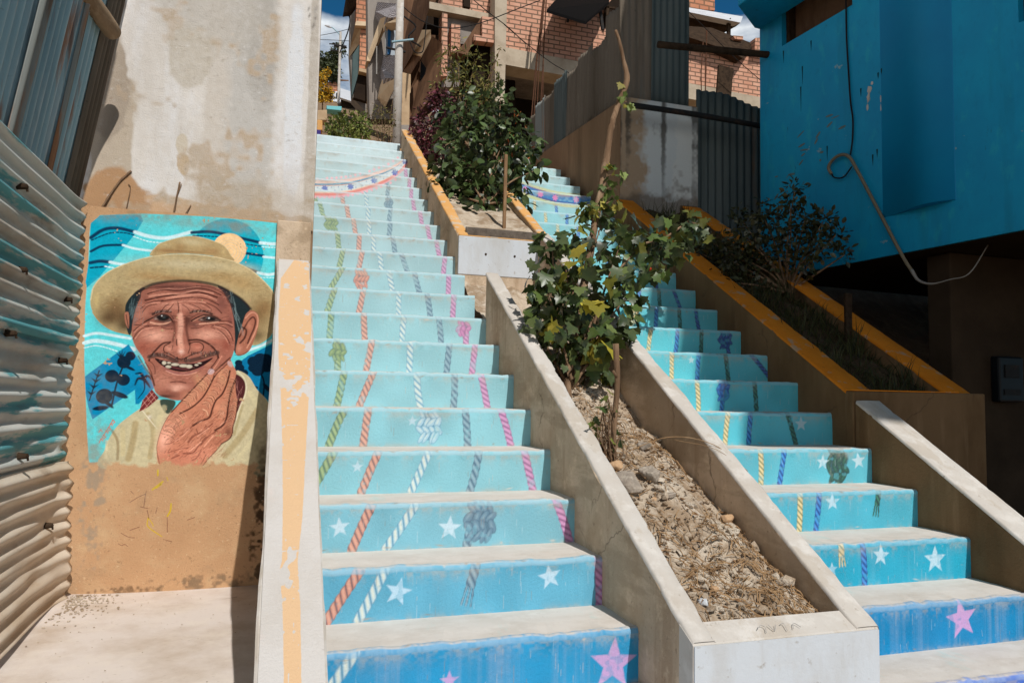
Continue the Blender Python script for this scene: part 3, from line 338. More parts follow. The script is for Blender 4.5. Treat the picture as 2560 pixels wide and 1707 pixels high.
[230,182,160],[70,44,40],[40,34,34],[206,195,158],[60,76,66],[150,46,52],[214,150,140],[112,48,54],[200,140,132],[232,222,192],[160,140,92],[140,112,66],
[160,132,80],[168,142,92],[226,214,176],[164,138,86],[232,220,176],[226,214,170],[238,230,204],[214,202,158],[218,202,152],[238,232,216],[170,150,130],
[204,132,98],[236,180,156],[226,150,120],[222,164,112],[220,152,112],[216,158,112],[214,140,98],[176,112,76],[220,150,112],[156,96,72],[128,76,58],[206,132,96],
[222,158,126],[184,112,82],[196,108,76],[92,44,32],[140,66,48],[236,176,146],[110,54,36],[236,184,144],[206,172,172],[230,206,206],[204,170,168],[90,50,44],
[214,112,92],[206,176,30],[96,52,48]],"nfade":650,"frames":{"c":[-4550,3822,1.786,0.172,0.102,-1.9],"f":[-3976,3086,0.764,0.05,0.04,-0.828],
"h":[-3704,2314,0.828,0.032,0.042,-0.88]},"mfade":[1112,940],"paint":[{"0":[["r","w",240,0,-9090,1660,-9630,860],["*",[205,165,215],303,0,-6270,630],
["*",[205,165,215],857,4,-870,650]],"1":[["r","o",240,0,-8670,1710,-9640,220],["r","w",240,0,-7860,1680,-8700,100],["r","p",240,0,-160,1490,-110,370],
["r","b",240,1,-4790,1580,-5130,250],["*",[196,226,244],466,14,-7430,910],["*",[196,226,244],453,-10,-2060,1110]],"2":[["r","o",240,0,-8030,1700,-8650,220],
["r","w",240,0,-6430,1630,-7390,200],["r","p",240,0,-780,1630,-240,170],["r","b",240,0,-4240,800,-4390,120],["k","b",620,731,-3890,920],["*",[205,228,240],
377,-6,-9180,900],["*",[205,228,240],470,4,-5090,730]],"3":[["r","g",240,0,-9240,1730,-9730,830],["r","o",240,0,-7620,1360,-8090,170],
["r","w",240,0,-5540,1340,-6070,150],["r","b",240,0,-3330,1320,-3590,100],["r","p",240,0,-1120,1300,-820,90],["*",[196,222,234],248,0,-8320,1090]],
"4":[["r","g",240,0,-8620,1740,-9220,210],["r","o",240,0,-7620,1750,-7790,190],["r","b",240,0,-3200,1630,-3060,120],["r","p",240,0,-1480,1670,-990,110],
["k","w",562,700,-4850,900],["*",[190,216,228],241,0,-5650,1140]],"5":[["r","g",240,0,-8480,1740,-8760,170],["r","o",240,0,-7120,1670,-7700,150],
["r","w",240,0,-5000,1610,-4800,130],["r","b",240,0,-3110,1630,-3120,120],["r","p",240,0,-1720,1630,-1380,110]],"6":[["r","g",240,0,-8700,1780,-8610,190],
["r","o",240,0,-6890,1710,-7160,160],["r","w",240,0,-4910,1690,-4920,120],["r","b",240,0,-2770,1670,-2900,100],["r","p",240,0,-1350,1650,-1490,110],
["k","g",401,433,-8610,990]],"7":[["r","g",240,0,-8860,1590,-8910,310],["r","o",240,0,-7070,1610,-6980,270],["r","w",240,0,-4830,1470,-4880,220],
["r","b",240,0,-2820,1560,-2650,200],["r","p",240,0,-1310,1080,-1180,180],["k","p",417,425,-1360,1060]],"8":[["r","g",240,0,-8510,1650,-8900,250],
["r","o",240,0,-6850,1640,-7090,240],["r","w",240,0,-4740,1420,-4710,200],["r","b",240,0,-2980,1560,-2760,210],["r","p",240,0,-1320,1640,-1360,200]],
"9":[["r","g",240,0,-7910,1620,-8550,390],["r","o",240,0,-6700,1030,-6820,360],["r","w",240,0,-4980,1500,-4730,370],["r","b",240,0,-3340,1640,-2950,350],
["r","p",240,0,-1070,1630,-1080,360],["k","o",477,533,-6700,1030]],"10":[["r","g",240,0,-7670,1700,-7900,490],["r","o",240,0,-6410,1680,-6620,460],
["r","w",240,0,-5300,1650,-5140,490],["r","b",240,0,-3790,1610,-3340,420],["r","p",240,0,-750,1660,-860,430]],"11":[["r","g",240,0,-7930,1720,-7780,560],
["r","o",240,0,-6360,1570,-6380,550],["r","w",240,0,-5400,1570,-5340,580],["r","b",240,0,-4030,1600,-3860,540],["r","p",240,0,-830,1650,-570,490]],
"12":[["r","o",240,0,-6580,1640,-6380,610],["r","w",240,0,-5430,1620,-5420,610],["r","b",240,0,-3840,1630,-3940,570],["r","p",240,0,-1020,1700,-740,560],
["k","g",502,487,-8190,1160]],"13":[["r","g",240,0,-8960,1650,-8680,660],["r","o",240,0,-6910,1670,-6680,660],["r","w",240,0,-5190,1620,-5240,660],
["r","b",240,0,-3470,1540,-3590,620],["r","p",240,0,-1100,1620,-930,630],["s",[240,180,190],60,0.7,-9630,2030,-9140,2080]],
"14":[["r","g",240,0,-9260,1280,-9120,700],["r","o",240,0,-7120,1470,-6980,680],["r","w",240,0,-5150,1620,-5080,670],["r","b",240,0,-3250,1570,-3280,620],
["r","p",240,0,-1230,1610,-1060,650],["k","b",362,400,-3250,1050],["s",[70,150,185],74,1,-9570,2030,-9070,2080],["s",[215,140,110],
46,1,-9570,1920,-9060,1970,-8560,2020,-8060,2070],["s",[214,226,230],251,1,-9560,1650,-9050,1690,-8540,1740,-8040,1790,-7570,1870,-7120,1950,-6670,2050],
["s",[240,205,180],55,1,-9550,1370,-9040,1420,-8530,1460,-8030,1520,-7570,1590,-7120,1670,-6690,1760,-6230,1900,-5750,2070],["s",[232,128,118],
120,1,-9540,1210,-9040,1250,-8520,1300,-8030,1350,-7560,1420,-7120,1500,-6690,1590,-6240,1730,-5770,1890,-5300,2090],["s",[240,180,190],
64,0.7,-9540,1040,-9030,1090,-8520,1130,-8020,1180,-7560,1250,-7130,1330,-6700,1430,-6260,1550,-5800,1720,-5330,1910],["*",[120,150,190],60,99,-9290,1550],
["*",[120,150,190],60,99,-8750,1600],["*",[120,150,190],62,99,-8200,1660],["*",[240,176,190],130,99,-9180,1020],["*",[240,176,190],130,99,-8820,1060],
["*",[240,176,190],130,99,-8450,1090],["*",[240,176,190],130,99,-8070,1130],["*",[240,176,190],134,99,-7700,1170],["*",[240,176,190],134,99,-7330,1250],
["*",[240,176,190],134,99,-6950,1320],["*",[240,176,190],134,99,-6580,1400],["*",[240,176,190],134,99,-6200,1490],["*",[240,176,190],134,99,-5820,1630]],
"15":[["r","w",240,0,-5020,1280,-4970,790],["r","b",240,0,-2950,1590,-2990,720],["r","p",240,0,-940,1630,-970,720],["s",[244,190,180],
104,0.7,-9490,1360,-8970,1410,-8440,1450,-7910,1510,-7410,1590,-6910,1680,-6420,1790,-5910,1930],["s",[238,205,190],
117,1,-9490,1210,-8960,1260,-8430,1310,-7910,1370,-7400,1450,-6920,1530,-6430,1640,-5920,1780,-5380,1970],["s",[70,150,185],
78,1,-9480,1090,-8960,1130,-8430,1180,-7900,1240,-7400,1320,-6920,1400,-6430,1510,-5930,1650,-5400,1840,-4860,2050],["s",[215,140,110],
47,1,-9480,970,-8950,1020,-8420,1070,-7900,1130,-7400,1200,-6920,1290,-6440,1390,-5940,1540,-5410,1720,-4880,1920],["s",[214,226,230],
267,1,-9470,680,-8940,730,-8410,780,-7890,840,-7390,910,-6920,990,-6450,1100,-5960,1240,-5450,1420,-4930,1620,-4430,1840,-3950,2050],["s",[240,205,180],
57,1,-9460,390,-8930,440,-8400,490,-7870,540,-7380,620,-6920,700,-6460,800,-5990,940,-5490,1120,-4990,1320,-4500,1530,-4030,1740,-3580,1960],["s",[232,128,118],
124,1,-9450,220,-8920,270,-8390,310,-7870,370,-7380,440,-6920,520,-6470,630,-6000,760,-5510,940,-5020,1140,-4540,1350,-4080,1560,-3630,1780,-3210,2010],
["s",[240,180,190],
66,0.7,-9450,50,-8920,90,-8380,140,-7860,200,-7380,270,-6930,350,-6480,450,-6020,580,-5540,760,-5050,960,-4580,1170,-4130,1380,-3690,1590,-3280,1830,-2890,2080],
["*",[84,110,190],314,99,-8320,850],["*",[84,110,190],324,99,-6180,1210],["*",[120,150,190],64,99,-8910,870],["*",[120,150,190],64,99,-8340,930],
["*",[120,150,190],64,99,-7770,990],["*",[120,150,190],64,99,-7470,770],["*",[120,150,190],64,99,-7190,1100],["*",[120,150,190],64,99,-6890,890],
["*",[120,150,190],64,99,-6610,1220],["*",[120,150,190],64,99,-6310,1010],["*",[120,150,190],66,99,-6030,1360],["*",[120,150,190],66,99,-5730,1200],
["*",[120,150,190],66,99,-5450,1590],["*",[120,150,190],66,99,-5150,1420],["*",[120,150,190],66,99,-4560,1650],["*",[242,190,200],143,99,-9320,1620],
["*",[242,190,200],148,99,-8930,1660],["*",[242,190,200],148,99,-8550,1700],["*",[240,176,190],143,99,-5170,810],["*",[240,176,190],143,99,-4770,960],
["*",[240,176,190],143,99,-4370,1110],["*",[240,176,190],143,99,-3970,1300],["*",[240,176,190],143,99,-3570,1500],["*",[240,176,190],147,99,-3170,1700]],
"16":[["r","b",240,0,-2740,1270,-2720,750],["r","p",240,0,-660,1630,-670,730],["s",[244,190,180],
108,0.7,-9400,420,-8860,470,-8300,520,-7760,580,-7230,660,-6710,760,-6200,870,-5660,1020,-5090,1210,-4510,1430,-3960,1660,-3420,1890],["s",[238,205,190],
121,1,-9400,270,-8850,320,-8300,370,-7750,430,-7220,510,-6710,600,-6210,720,-5670,860,-5110,1060,-4540,1280,-3990,1500,-3460,1730,-2940,1970],["s",[70,150,185],
80,1,-9390,140,-8840,190,-8290,240,-7740,300,-7220,380,-6720,470,-6210,580,-5690,730,-5130,920,-4570,1140,-4020,1360,-3500,1590,-2990,1830,-2510,2080],
["s",[215,140,110],
50,1,-9390,20,-8840,70,-8280,120,-7740,180,-7220,260,-6720,350,-6220,460,-5700,610,-5150,800,-4590,1010,-4050,1240,-3530,1460,-3030,1700,-2560,1950],
["s",[214,226,230],
282,1,-9380,-280,-8830,-230,-8270,-180,-7730,-120,-7210,-50,-6720,40,-6230,150,-5720,300,-5190,480,-4650,700,-4120,920,-3620,1140,-3130,1380,-2670,1620,-2250,1890],
["s",[240,205,180],58,1,-7200,-350,-6720,-270,-6240,-160,-5750,-10,-5230,170,-4700,380,-4190,600,-3710,820,-3230,1050,-2780,1300,-2370,1570,-1990,1860],
["s",[232,128,118],131,1,-6250,-340,-5760,-200,-5250,-20,-4740,190,-4240,410,-3760,630,-3290,860,-2850,1110,-2450,1370,-2070,1660,-1730,1960],["s",[240,180,190],
70,0.7,-5780,-390,-5280,-200,-4770,0,-4280,220,-3810,440,-3350,670,-2920,910,-2520,1180,-2140,1470,-1810,1760,-1520,2050],["*",[84,110,190],333,99,-3880,1050],
["*",[120,150,190],68,99,-4570,890],["*",[120,150,190],70,99,-3960,1150],["*",[120,150,190],70,99,-3640,1010],["*",[120,150,190],70,99,-3340,1450],
["*",[120,150,190],70,99,-3020,1320],["*",[120,150,190],70,99,-2400,1660],["*",[242,190,200],152,99,-8010,820],["*",[242,190,200],157,99,-7600,870],
["*",[242,190,200],157,99,-7200,950],["*",[242,190,200],157,99,-6790,1040],["*",[242,190,200],157,99,-6380,1130],["*",[242,190,200],157,99,-5970,1220],
["*",[242,190,200],157,99,-5560,1380],["*",[242,190,200],157,99,-5140,1540],["*",[242,190,200],161,99,-4730,1700],["*",[240,176,190],151,99,-2380,990],
["*",[240,176,190],155,99,-1960,1330],["*",[240,176,190],151,99,-1540,1660]],"17":[["r","p",240,0,-620,1480,-560,780],["s",[244,190,180],
117,0.7,-7600,-350,-7050,-260,-6510,-170,-5980,-50,-5420,110,-4820,310,-4220,540,-3640,780,-3080,1010,-2530,1260,-2020,1530,-1570,1810],["s",[238,205,190],
124,1,-6510,-330,-5980,-210,-5430,-50,-4850,150,-4250,370,-3680,610,-3120,850,-2590,1100,-2080,1360,-1630,1640,-1220,1950],["s",[70,150,185],
85,1,-5990,-350,-5440,-190,-4860,0,-4280,230,-3710,470,-3160,700,-2630,950,-2140,1210,-1690,1490,-1280,1800],["s",[215,140,110],
53,1,-5450,-320,-4880,-130,-4300,100,-3740,330,-3200,570,-2670,810,-2180,1080,-1740,1360,-1330,1660,-970,1980],["s",[214,226,230],
290,1,-4360,-230,-3810,0,-3290,240,-2780,480,-2300,740,-1870,1020,-1460,1320,-1110,1630,-810,1930],["s",[240,205,180],
62,1,-3890,-330,-3380,-100,-2880,140,-2420,400,-1990,680,-1600,980,-1240,1290,-940,1590,-720,1880],["s",[232,128,118],
134,1,-3430,-300,-2950,-60,-2490,200,-2070,480,-1670,780,-1320,1090,-1030,1380,-810,1670,-630,1950],["s",[240,180,190],
72,0.7,-3010,-260,-2560,-10,-2140,270,-1750,570,-1400,880,-1110,1180,-890,1470,-710,1750,-520,2030],["*",[84,110,190],362,99,-1630,1100],["*",[120,150,190],
72,99,-2360,880],["*",[120,150,190],74,99,-1710,1340],["*",[120,150,190],74,99,-1380,1300],["*",[242,190,200],166,99,-4010,990],["*",[242,190,200],
170,99,-3580,1200],["*",[242,190,200],166,99,-3140,1420],["*",[242,190,200],166,99,-2710,1630]],"18":[["s",[244,190,180],
120,0.7,-3930,-360,-3330,-110,-2740,140,-2170,400,-1640,670,-1170,970,-740,1290,-360,1620,-50,1930],["s",[238,205,190],
131,1,-3360,-280,-2790,-40,-2230,220,-1710,500,-1240,790,-810,1110,-430,1440,-120,1750,110,2050],["s",[70,150,185],
87,1,-2830,-190,-2280,70,-1760,340,-1290,640,-870,960,-490,1280,-180,1590,50,1890],["s",[215,140,110],
53,1,-2870,-320,-2320,-70,-1810,200,-1350,500,-930,810,-550,1140,-240,1450,-10,1750,180,2050],["s",[214,226,230],
306,1,-1930,-150,-1480,140,-1060,460,-690,780,-380,1090,-150,1390,40,1690,230,1980],["s",[240,205,180],
65,1,-1610,-210,-1200,110,-830,430,-520,740,-290,1040,-110,1330,80,1620],["s",[232,128,118],138,1,-1280,-110,-910,210,-610,520,-380,820,-190,1110,0,1410],
["s",[240,180,190],76,0.7,-1360,-320,-1000,0,-690,310,-460,610,-280,900,-80,1200],["*",[84,110,190],372,99,-260,1470],["*",[120,150,190],78,99,-640,1020],
["*",[242,190,200],175,99,-1900,1020],["*",[242,190,200],175,99,-1440,1390]],"19":[["s",[244,190,180],
123,0.7,-1260,-180,-770,120,-330,460,60,800,390,1120,630,1430,820,1740,1020,2050],["s",[238,205,190],
134,1,-1330,-370,-840,-60,-400,270,-10,610,320,940,560,1250,750,1550,950,1860],["s",[70,150,185],
92,1,-900,-220,-460,110,-70,450,250,770,490,1090,690,1390,880,1700],["s",[215,140,110],56,1,-960,-370,-520,-40,-130,300,200,630,430,940,630,1240,830,1550],
["s",[214,226,230],314,1,-270,-70,50,250,290,570,480,870,680,1180],["s",[240,205,180],67,1,-100,-120,140,190,330,500,530,810],["s",[232,128,118],
145,1,-190,-340,50,-30,240,280,440,580],["s",[240,180,190],78,0.7,-40,-250,160,50,350,360],["*",[242,190,200],184,99,-580,940]],"20":[["s",[244,190,180],
126,0.7,90,-370,490,-20,830,310,1080,640,1280,960,1490,1280],["s",[238,205,190],141,1,420,-220,760,120,1000,440,1200,760,1410,1080],["s",[70,150,185],
94,1,350,-380,690,-50,940,280,1140,600,1340,910],["s",[215,140,110],57,1,630,-200,880,120,1080,440,1280,760],["s",[214,226,230],
329,1,720,-260,920,50,1130,370]]},{"1":[["r","d",240,0,11600,1900,11670,360],["r","y",240,1,10550,1890,10590,770],["*",[190,220,236],286,0,10080,730],
["*",[196,226,240],439,6,12540,1170],["*",[196,226,240],608,0,15390,870]],"2":[["r","y",240,0,10800,1860,10740,320],["r","d",240,0,11850,1850,11660,350],
["r","k",240,1,15200,1870,14910,490],["*",[196,226,240],405,0,12540,1260]],"3":[["r","y",240,0,10760,1860,10770,290],["r","d",240,0,12160,1800,11880,300],
["r","k",240,0,15280,640,15340,310],["k","k",628,859,15250,1200],["*",[200,226,236],382,4,14370,1050],["*",[200,226,236],439,-6,16540,1100]],
"4":[["r","y",240,0,10840,1810,10660,250],["r","d",240,0,12210,1790,12080,290],["r","k",240,0,14430,1850,14930,250],["*",[190,216,224],423,0,15330,1120]],
"5":[["r","y",240,0,10670,1770,10770,220],["r","k",240,0,14400,1730,14520,220],["r","d",240,0,12350,1210,12270,230],["k","d",420,603,12350,1200]],
"6":[["r","y",240,0,10690,1770,10680,190],["r","d",240,0,12510,1800,12410,220],["r","k",240,0,14340,1760,14530,210],["r","v",240,0,16110,1790,17210,630],
["*",[180,210,216],251,0,12000,1250]],"7":[["r","y",240,0,10800,1710,10620,330],["r","d",240,0,12670,1710,12530,290],["r","k",240,0,14420,1670,14380,270],
["r","v",240,0,16160,1090,16410,280],["k","v",488,606,16160,1110]],"8":[["r","d",240,0,12700,1680,12630,320],["r","k",240,0,14390,1680,14480,320],
["r","v",240,0,15670,1730,15940,270],["r","y",240,0,10880,570,10780,290],["k","y",390,667,10960,1080]],"9":[["r","d",240,0,12820,1660,12830,500],
["r","k",240,0,14350,1630,14460,580],["r","v",240,0,15520,1700,15950,670]],"10":[["r","k",240,0,14600,1570,14370,390],["r","v",240,0,15570,1610,15700,430],
["r","d",240,0,12710,1410,12810,460]],"11":[["r","d",240,0,12760,1590,12830,900]],"13":[["r","y",240,0,10750,1630,10830,680],
["r","d",240,0,12650,1650,12720,620]],"14":[["r","y",240,0,10630,1600,10660,620],["r","d",240,0,12700,1480,12690,630],["r","k",240,0,14650,1550,14640,630],
["r","v",240,0,16490,1420,16560,770]],"15":[["r","y",240,0,10550,1580,10580,660],["r","d",240,0,12680,1520,12720,650],["r","k",240,0,14810,1550,14760,760],
["s",[0,110,185],320,1,12630,2060,13180,2010,13730,2000,14260,2010,14760,2030,15210,2080],["s",[60,60,140],
71,1,10470,2090,10980,1980,11510,1880,12070,1800,12640,1730,13190,1690,13730,1670,14260,1680,14770,1700,15210,1750,15610,1810,15980,1890],["s",[206,208,140],
142,0.9,9980,1990,10470,1880,10990,1760,11520,1670,12070,1580,12640,1510,13190,1470,13730,1450,14270,1460,14770,1480,15220,1530,15610,1590,15980,1670]],
"16":[["r","y",240,0,10530,1540,10550,720],["r","d",240,0,12590,1210,12600,700],["s",[206,206,150],
165,0.9,11410,2060,11950,1940,12500,1840,13080,1760,13670,1690,14250,1640,14810,1630,15370,1640,15900,1670,16360,1710,16770,1790,17160,1870],["s",[120,70,140],
75,1,10890,2010,11410,1890,11950,1770,12500,1670,13080,1590,13670,1520,14250,1470,14820,1460,15370,1470,15900,1500,16360,1540,16770,1610,17160,1690],
["s",[0,110,185],
336,1,9440,2000,9910,1880,10390,1760,10900,1640,11420,1520,11960,1410,12510,1310,13090,1220,13680,1150,14260,1100,14820,1090,15380,1100,15900,1120,16370,1170,16780,1240,17170,1320],
["s",[60,60,140],
75,1,8970,1790,9440,1670,9920,1550,10400,1430,10900,1310,11430,1190,11960,1070,12510,970,13090,880,13680,810,14260,760,14830,750,15380,750,15910,780,16370,830,16780,900,17170,980],
["s",[206,208,140],
146,0.9,8980,1560,9450,1440,9920,1320,10400,1210,10910,1080,11430,960,11970,840,12520,740,13100,660,13690,580,14260,540,14830,520,15390,530,15910,550,16380,600,16790,670,17180,750],
["*",[226,130,186],359,99,13630,1180],["*",[226,130,186],368,99,15840,1190],["*",[226,130,186],360,99,12100,1390]],"12":[["r","k",240,0,13360,2130,13460,1180]],
"0":[["*",[214,166,218],780,-8,13650,1030]],"17":[["s",[206,206,150],
172,0.9,9810,1800,10300,1680,10790,1560,11290,1440,11820,1310,12360,1190,12920,1070,13500,970,14100,880,14720,800,15320,760,15910,740,16490,750,17040,780,17520,830,17950,910,18360,990],
["s",[120,70,140],
76,1,9810,1630,10300,1510,10790,1380,11300,1260,11820,1140,12370,1010,12930,890,13500,790,14110,700,14720,630,15320,580,15910,560,16490,570,17040,600,17520,650,17950,730,18360,810],
["s",[0,110,185],
353,1,9820,1250,10310,1130,10800,1010,11300,880,11830,760,12370,630,12930,510,13510,410,14110,320,14730,240,15330,200,15920,180,16500,190,17040,220,17530,260,17950,340,18360,420],
["s",[60,60,140],
76,1,9820,910,10310,780,10810,660,11310,530,11840,410,12380,280,12940,160,13510,60,14120,-40,14730,-110,15330,-160,15920,-180,16500,-170,17050,-140,17530,-90,17960,-20,18370,60],
["s",[206,208,140],
153,0.9,9830,670,10320,550,10810,430,11320,300,11840,180,12380,50,12940,-70,13520,-180,14120,-270,14740,-350,17050,-380,17530,-330,17960,-260,18370,-180],
["*",[226,130,186],360,99,11480,840]],"18":[["s",[206,206,150],
172,0.9,10660,960,11170,830,11680,700,12210,580,12750,450,13320,320,13900,190,14500,90,15130,0,15770,-80,16390,-130,17000,-150,17610,-130,18180,-100,18680,-50,19120,20,19550,110],
["s",[120,70,140],
80,1,10660,780,11170,650,11680,520,12210,400,12760,270,13320,130,13900,10,14500,-100,15130,-190,15770,-260,16390,-310,17010,-330,17610,-320,18180,-290,18680,-240,19130,-160,19550,-70],
["s",[0,110,185],369,1,10670,390,11180,260,11690,130,12220,0,12760,-130,13330,-260,13910,-390],["s",[60,60,140],80,1,10680,30,11190,-100,11700,-230,12220,-360]],
"19":[["s",[206,206,150],180,0.9,11510,120,12040,-20,12570,-150,13120,-280]]}],"stripe":[[-1088,2171],[-991,2141],[-1003,1582],[-1022,1036],[-1041,678],
[-1061,264],[-1075,115],[-1068,-44],[-1067,-247],[-1063,-382],[-1102,-378],[-1109,-243],[-1115,-40],[-1127,88],[-1120,118],[-1121,357],[-1129,678],[-1139,942],
[-1153,1191],[-1161,1566],[-1157,1935]],"stripeworn":[[-1105,1002,16],[-1044,959,14],[-1079,1027,10],[-1024,1580,8],[-1059,1302,9],[-1123,1865,6],[-1034,1852,9],
[-1112,1193,8],[-1135,1031,12],[-1079,929,14],[-1012,1269,12],[-1095,148,10],[-1112,198,6],[-1110,57,9],[-1085,151,6],[-1007,2089,10],[-1149,2094,10],
[-1027,1398,8],[-1070,1706,5]],"tree":[[0.22,1.45,1.729,0.105],[0.263,1.35,1.576,0.132],[0.155,1.3,1.404,0.115],[0.298,1.25,1.383,0.148],[0.536,1.4,1.554,0.13],
[0.646,1.5,1.772,0.125],[0.561,1.55,1.912,0.093],[0.615,1.35,1.458,0.12],[0.185,1.2,1.209,0.126],[0.35,1.2,1.193,0.139],[0.138,1.35,1.522,0.091],
[0.086,1.3,1.289,0.069],[0.518,1.25,1.282,0.105],[0.254,1.25,1.093,0.11],[0.42,1.3,1.078,0.1],[0.371,1.5,1.799,0.085]],"treebranch":[[0.821,1.55,1.796,0.108],
[0.989,1.6,1.857,0.113],[0.851,1.5,1.676,0.093],[1.193,1.7,1.987,0.094],[1.376,1.8,1.997,0.082],[1.09,1.65,1.796,0.071],[0.743,1.45,1.624,0.093],
[0.751,1.55,1.891,0.076]],"treetop":[[0.655,1.6,2.193,0.057],[0.618,1.6,2.113,0.049],[0.452,1.5,1.957,0.068],[0.614,1.55,2.024,0.054],[0.766,1.7,2.78,0.029],
[0.743,1.7,2.713,0.034],[0.778,1.7,2.678,0.023],[0.499,1.5,1.961,0.047]],"trunk":[[0.192,1.15,0.981,0.022],[0.307,1.3,1.299,0.022],[0.417,1.45,1.554,0.022],
[0.501,1.55,1.82,0.022],[0.569,1.6,2.088,0.02],[0.625,1.65,2.312,0.022],[0.656,1.65,2.498,0.02],[0.715,1.7,2.642,0.016],[0.777,1.7,2.812,0.017],
[0.753,1.7,2.929,0.012],[0.729,1.7,3.033,0.011],[0.7,1.7,3.109,0.009]],"sapling":[[0.16,0.55,0.674,0.013],[0.175,0.56,0.833,0.0115],[0.191,0.57,0.977,0.012],
[0.186,0.58,1.14,0.013]],"saplingleaf":[[0.125,0.55,0.763,0.035],[0.122,0.56,0.851,0.037],[0.141,0.56,0.931,0.031],[0.085,0.54,0.807,0.027],
[0.202,0.56,0.762,0.024],[0.133,0.55,0.71,0.031],[0.156,0.55,0.887,0.024]],"shrub":[[0.357,4.6,3.561,0.17],[0.437,4.3,3.342,0.207],[0.658,4.6,3.688,0.161],
[0.638,4.2,3.374,0.199],[0.776,4.1,3.317,0.182],[0.871,4.0,3.174,0.165],[0.609,3.8,3.04,0.216],[0.403,3.9,3.008,0.204],[0.275,4.2,3.127,0.169],
[0.175,3.9,2.83,0.145],[0.282,3.7,2.71,0.17],[0.442,3.6,2.736,0.17],[0.731,3.8,2.862,0.157],[0.902,3.9,2.988,0.124],[0.95,3.8,2.886,0.064],
[0.082,3.8,2.698,0.081],[0.31,3.65,2.589,0.148],[0.773,3.8,2.712,0.102],[0.861,4.7,3.841,0.134],[0.486,4.8,3.783,0.148],[0.474,3.7,2.581,0.152],
[0.656,3.8,2.662,0.118],[0.189,3.6,2.51,0.108],[0.311,3.5,2.425,0.115],[0.471,3.55,2.47,0.111],[0.617,3.6,2.514,0.107],[0.747,3.65,2.558,0.086],
[0.204,3.5,2.38,0.072]],"tallshrub":[[0.448,5.3,4.486,0.105],[0.523,5.3,4.307,0.15],[0.667,5.2,4.24,0.159],[0.739,5.1,4.069,0.159],[0.576,5.2,4.085,0.168],
[0.906,5.2,4.228,0.125],[0.949,5.2,4.474,0.069],[0.735,5.3,4.483,0.115],[0.808,5.0,3.948,0.155],[0.386,5.4,4.424,0.057],[0.539,5.3,4.644,0.067],
[0.995,5.2,4.625,0.043],[0.446,5.3,4.581,0.047],[0.661,5.3,4.568,0.057],[0.334,5.4,4.225,0.056]],"purple":[[0.347,5.2,3.936,0.155],[0.21,5.3,3.745,0.14],
[0.152,5.2,3.519,0.119],[0.269,5.0,3.557,0.161],[0.236,4.8,3.267,0.119],[0.186,5.0,3.346,0.113],[0.378,5.0,3.707,0.134],[0.121,5.3,3.64,0.062]],
"greenbush":[[-0.611,6.3,3.938,0.125],[-0.482,6.4,4.014,0.147],[-0.366,6.3,3.943,0.127],[-0.687,6.2,3.843,0.086],[-0.543,6.2,3.836,0.134],
[-0.335,6.4,4.085,0.09],[-0.324,6.2,3.858,0.078]],"scrub":[[-0.114,6.6,4.319,0.094],[-0.033,6.6,4.222,0.136],[-0.16,6.6,4.125,0.115],[0.011,6.5,4.033,0.104],
[-0.091,6.5,3.967,0.092],[0.073,6.6,4.182,0.075],[-0.194,6.7,4.28,0.072]],"shadebush":[[2.523,2.4,2.489,0.094],[2.482,2.4,2.385,0.099],[2.538,2.3,2.268,0.118],
[2.609,2.2,2.22,0.11],[2.68,2.15,2.119,0.094],[2.711,2.1,1.968,0.069],[2.568,2.2,2.055,0.13],[2.459,2.3,2.131,0.137],[2.421,2.5,2.235,0.141],
[2.378,2.6,2.355,0.121],[2.22,2.6,2.171,0.133],[2.453,2.2,1.919,0.111],[2.382,2.4,1.98,0.137],[2.187,2.5,1.949,0.137],[2.337,2.6,2.078,0.133],
[2.25,2.7,2.331,0.089],[2.104,2.6,1.96,0.145],[1.978,2.7,1.934,0.122],[1.886,2.8,2.063,0.11],[1.896,2.4,1.753,0.122],[2.116,2.4,1.718,0.133],
[2.08,2.8,2.13,0.118]],"cam":{"C":[-1.154,-2.245,0.925],"r":[0.953538,-0.300716,0.018322],"u":[-0.038482,-0.061252,0.99738],"w":[0.298806,0.951745,0.069978],
"lens":26.1541},"geo":{"d":0.27828,"XR":1.7369},"bg":{"d_brick":[[3.034,12.0,10.245],[6.914,12.0,11.046],[6.921,12.0,8.995],[9.26,12.0,8.904],[9.567,12.0,8.926],
[9.559,12.0,7.799],[3.029,12.0,8.019]],"d_beam":[[3.0,11.9,7.981],[9.484,11.9,7.777],[9.481,11.9,7.433],[3.007,11.9,7.617]],"d_column":[[2.753,11.8,9.269],
[3.016,11.8,9.319],[3.011,11.8,7.58],[2.995,11.8,6.434],[2.822,11.8,6.411],[2.776,11.8,7.983]],"d_brickpanel":[[2.512,11.85,8.518],[2.793,11.85,8.529],
[2.803,11.85,8.01],[2.352,11.85,7.994],[2.349,11.85,8.108],[2.525,11.85,8.114]],"d_step":[[2.538,11.95,8.576],[2.557,11.95,8.166],[2.374,11.95,8.159],
[2.359,11.95,7.968],[2.231,11.95,7.714],[2.013,11.95,7.737],[2.169,11.95,7.933]],"d_bricktop":[[1.726,12.2,9.291],[2.874,12.2,9.509],[2.889,12.2,8.777],
[1.738,12.2,8.807]],"d_lintel":[[1.473,12.1,8.766],[2.861,12.1,8.732],[2.864,12.1,8.595],[1.477,12.1,8.623]],"d_plaster":[[1.76,12.3,8.784],[2.92,12.3,8.712],
[2.93,12.3,8.217],[2.173,12.3,8.094],[2.195,12.3,7.182],[1.803,12.3,7.126]],"d_pier":[[1.732,12.05,8.557],[1.839,12.05,8.553],[1.872,12.05,7.264],
[1.737,12.05,7.244]],"d_pier2":[[1.926,12.05,8.365],[2.11,12.05,8.369],[2.124,12.05,7.78],[1.931,12.05,7.768]],"d_window":[[2.184,12.12,9.061],
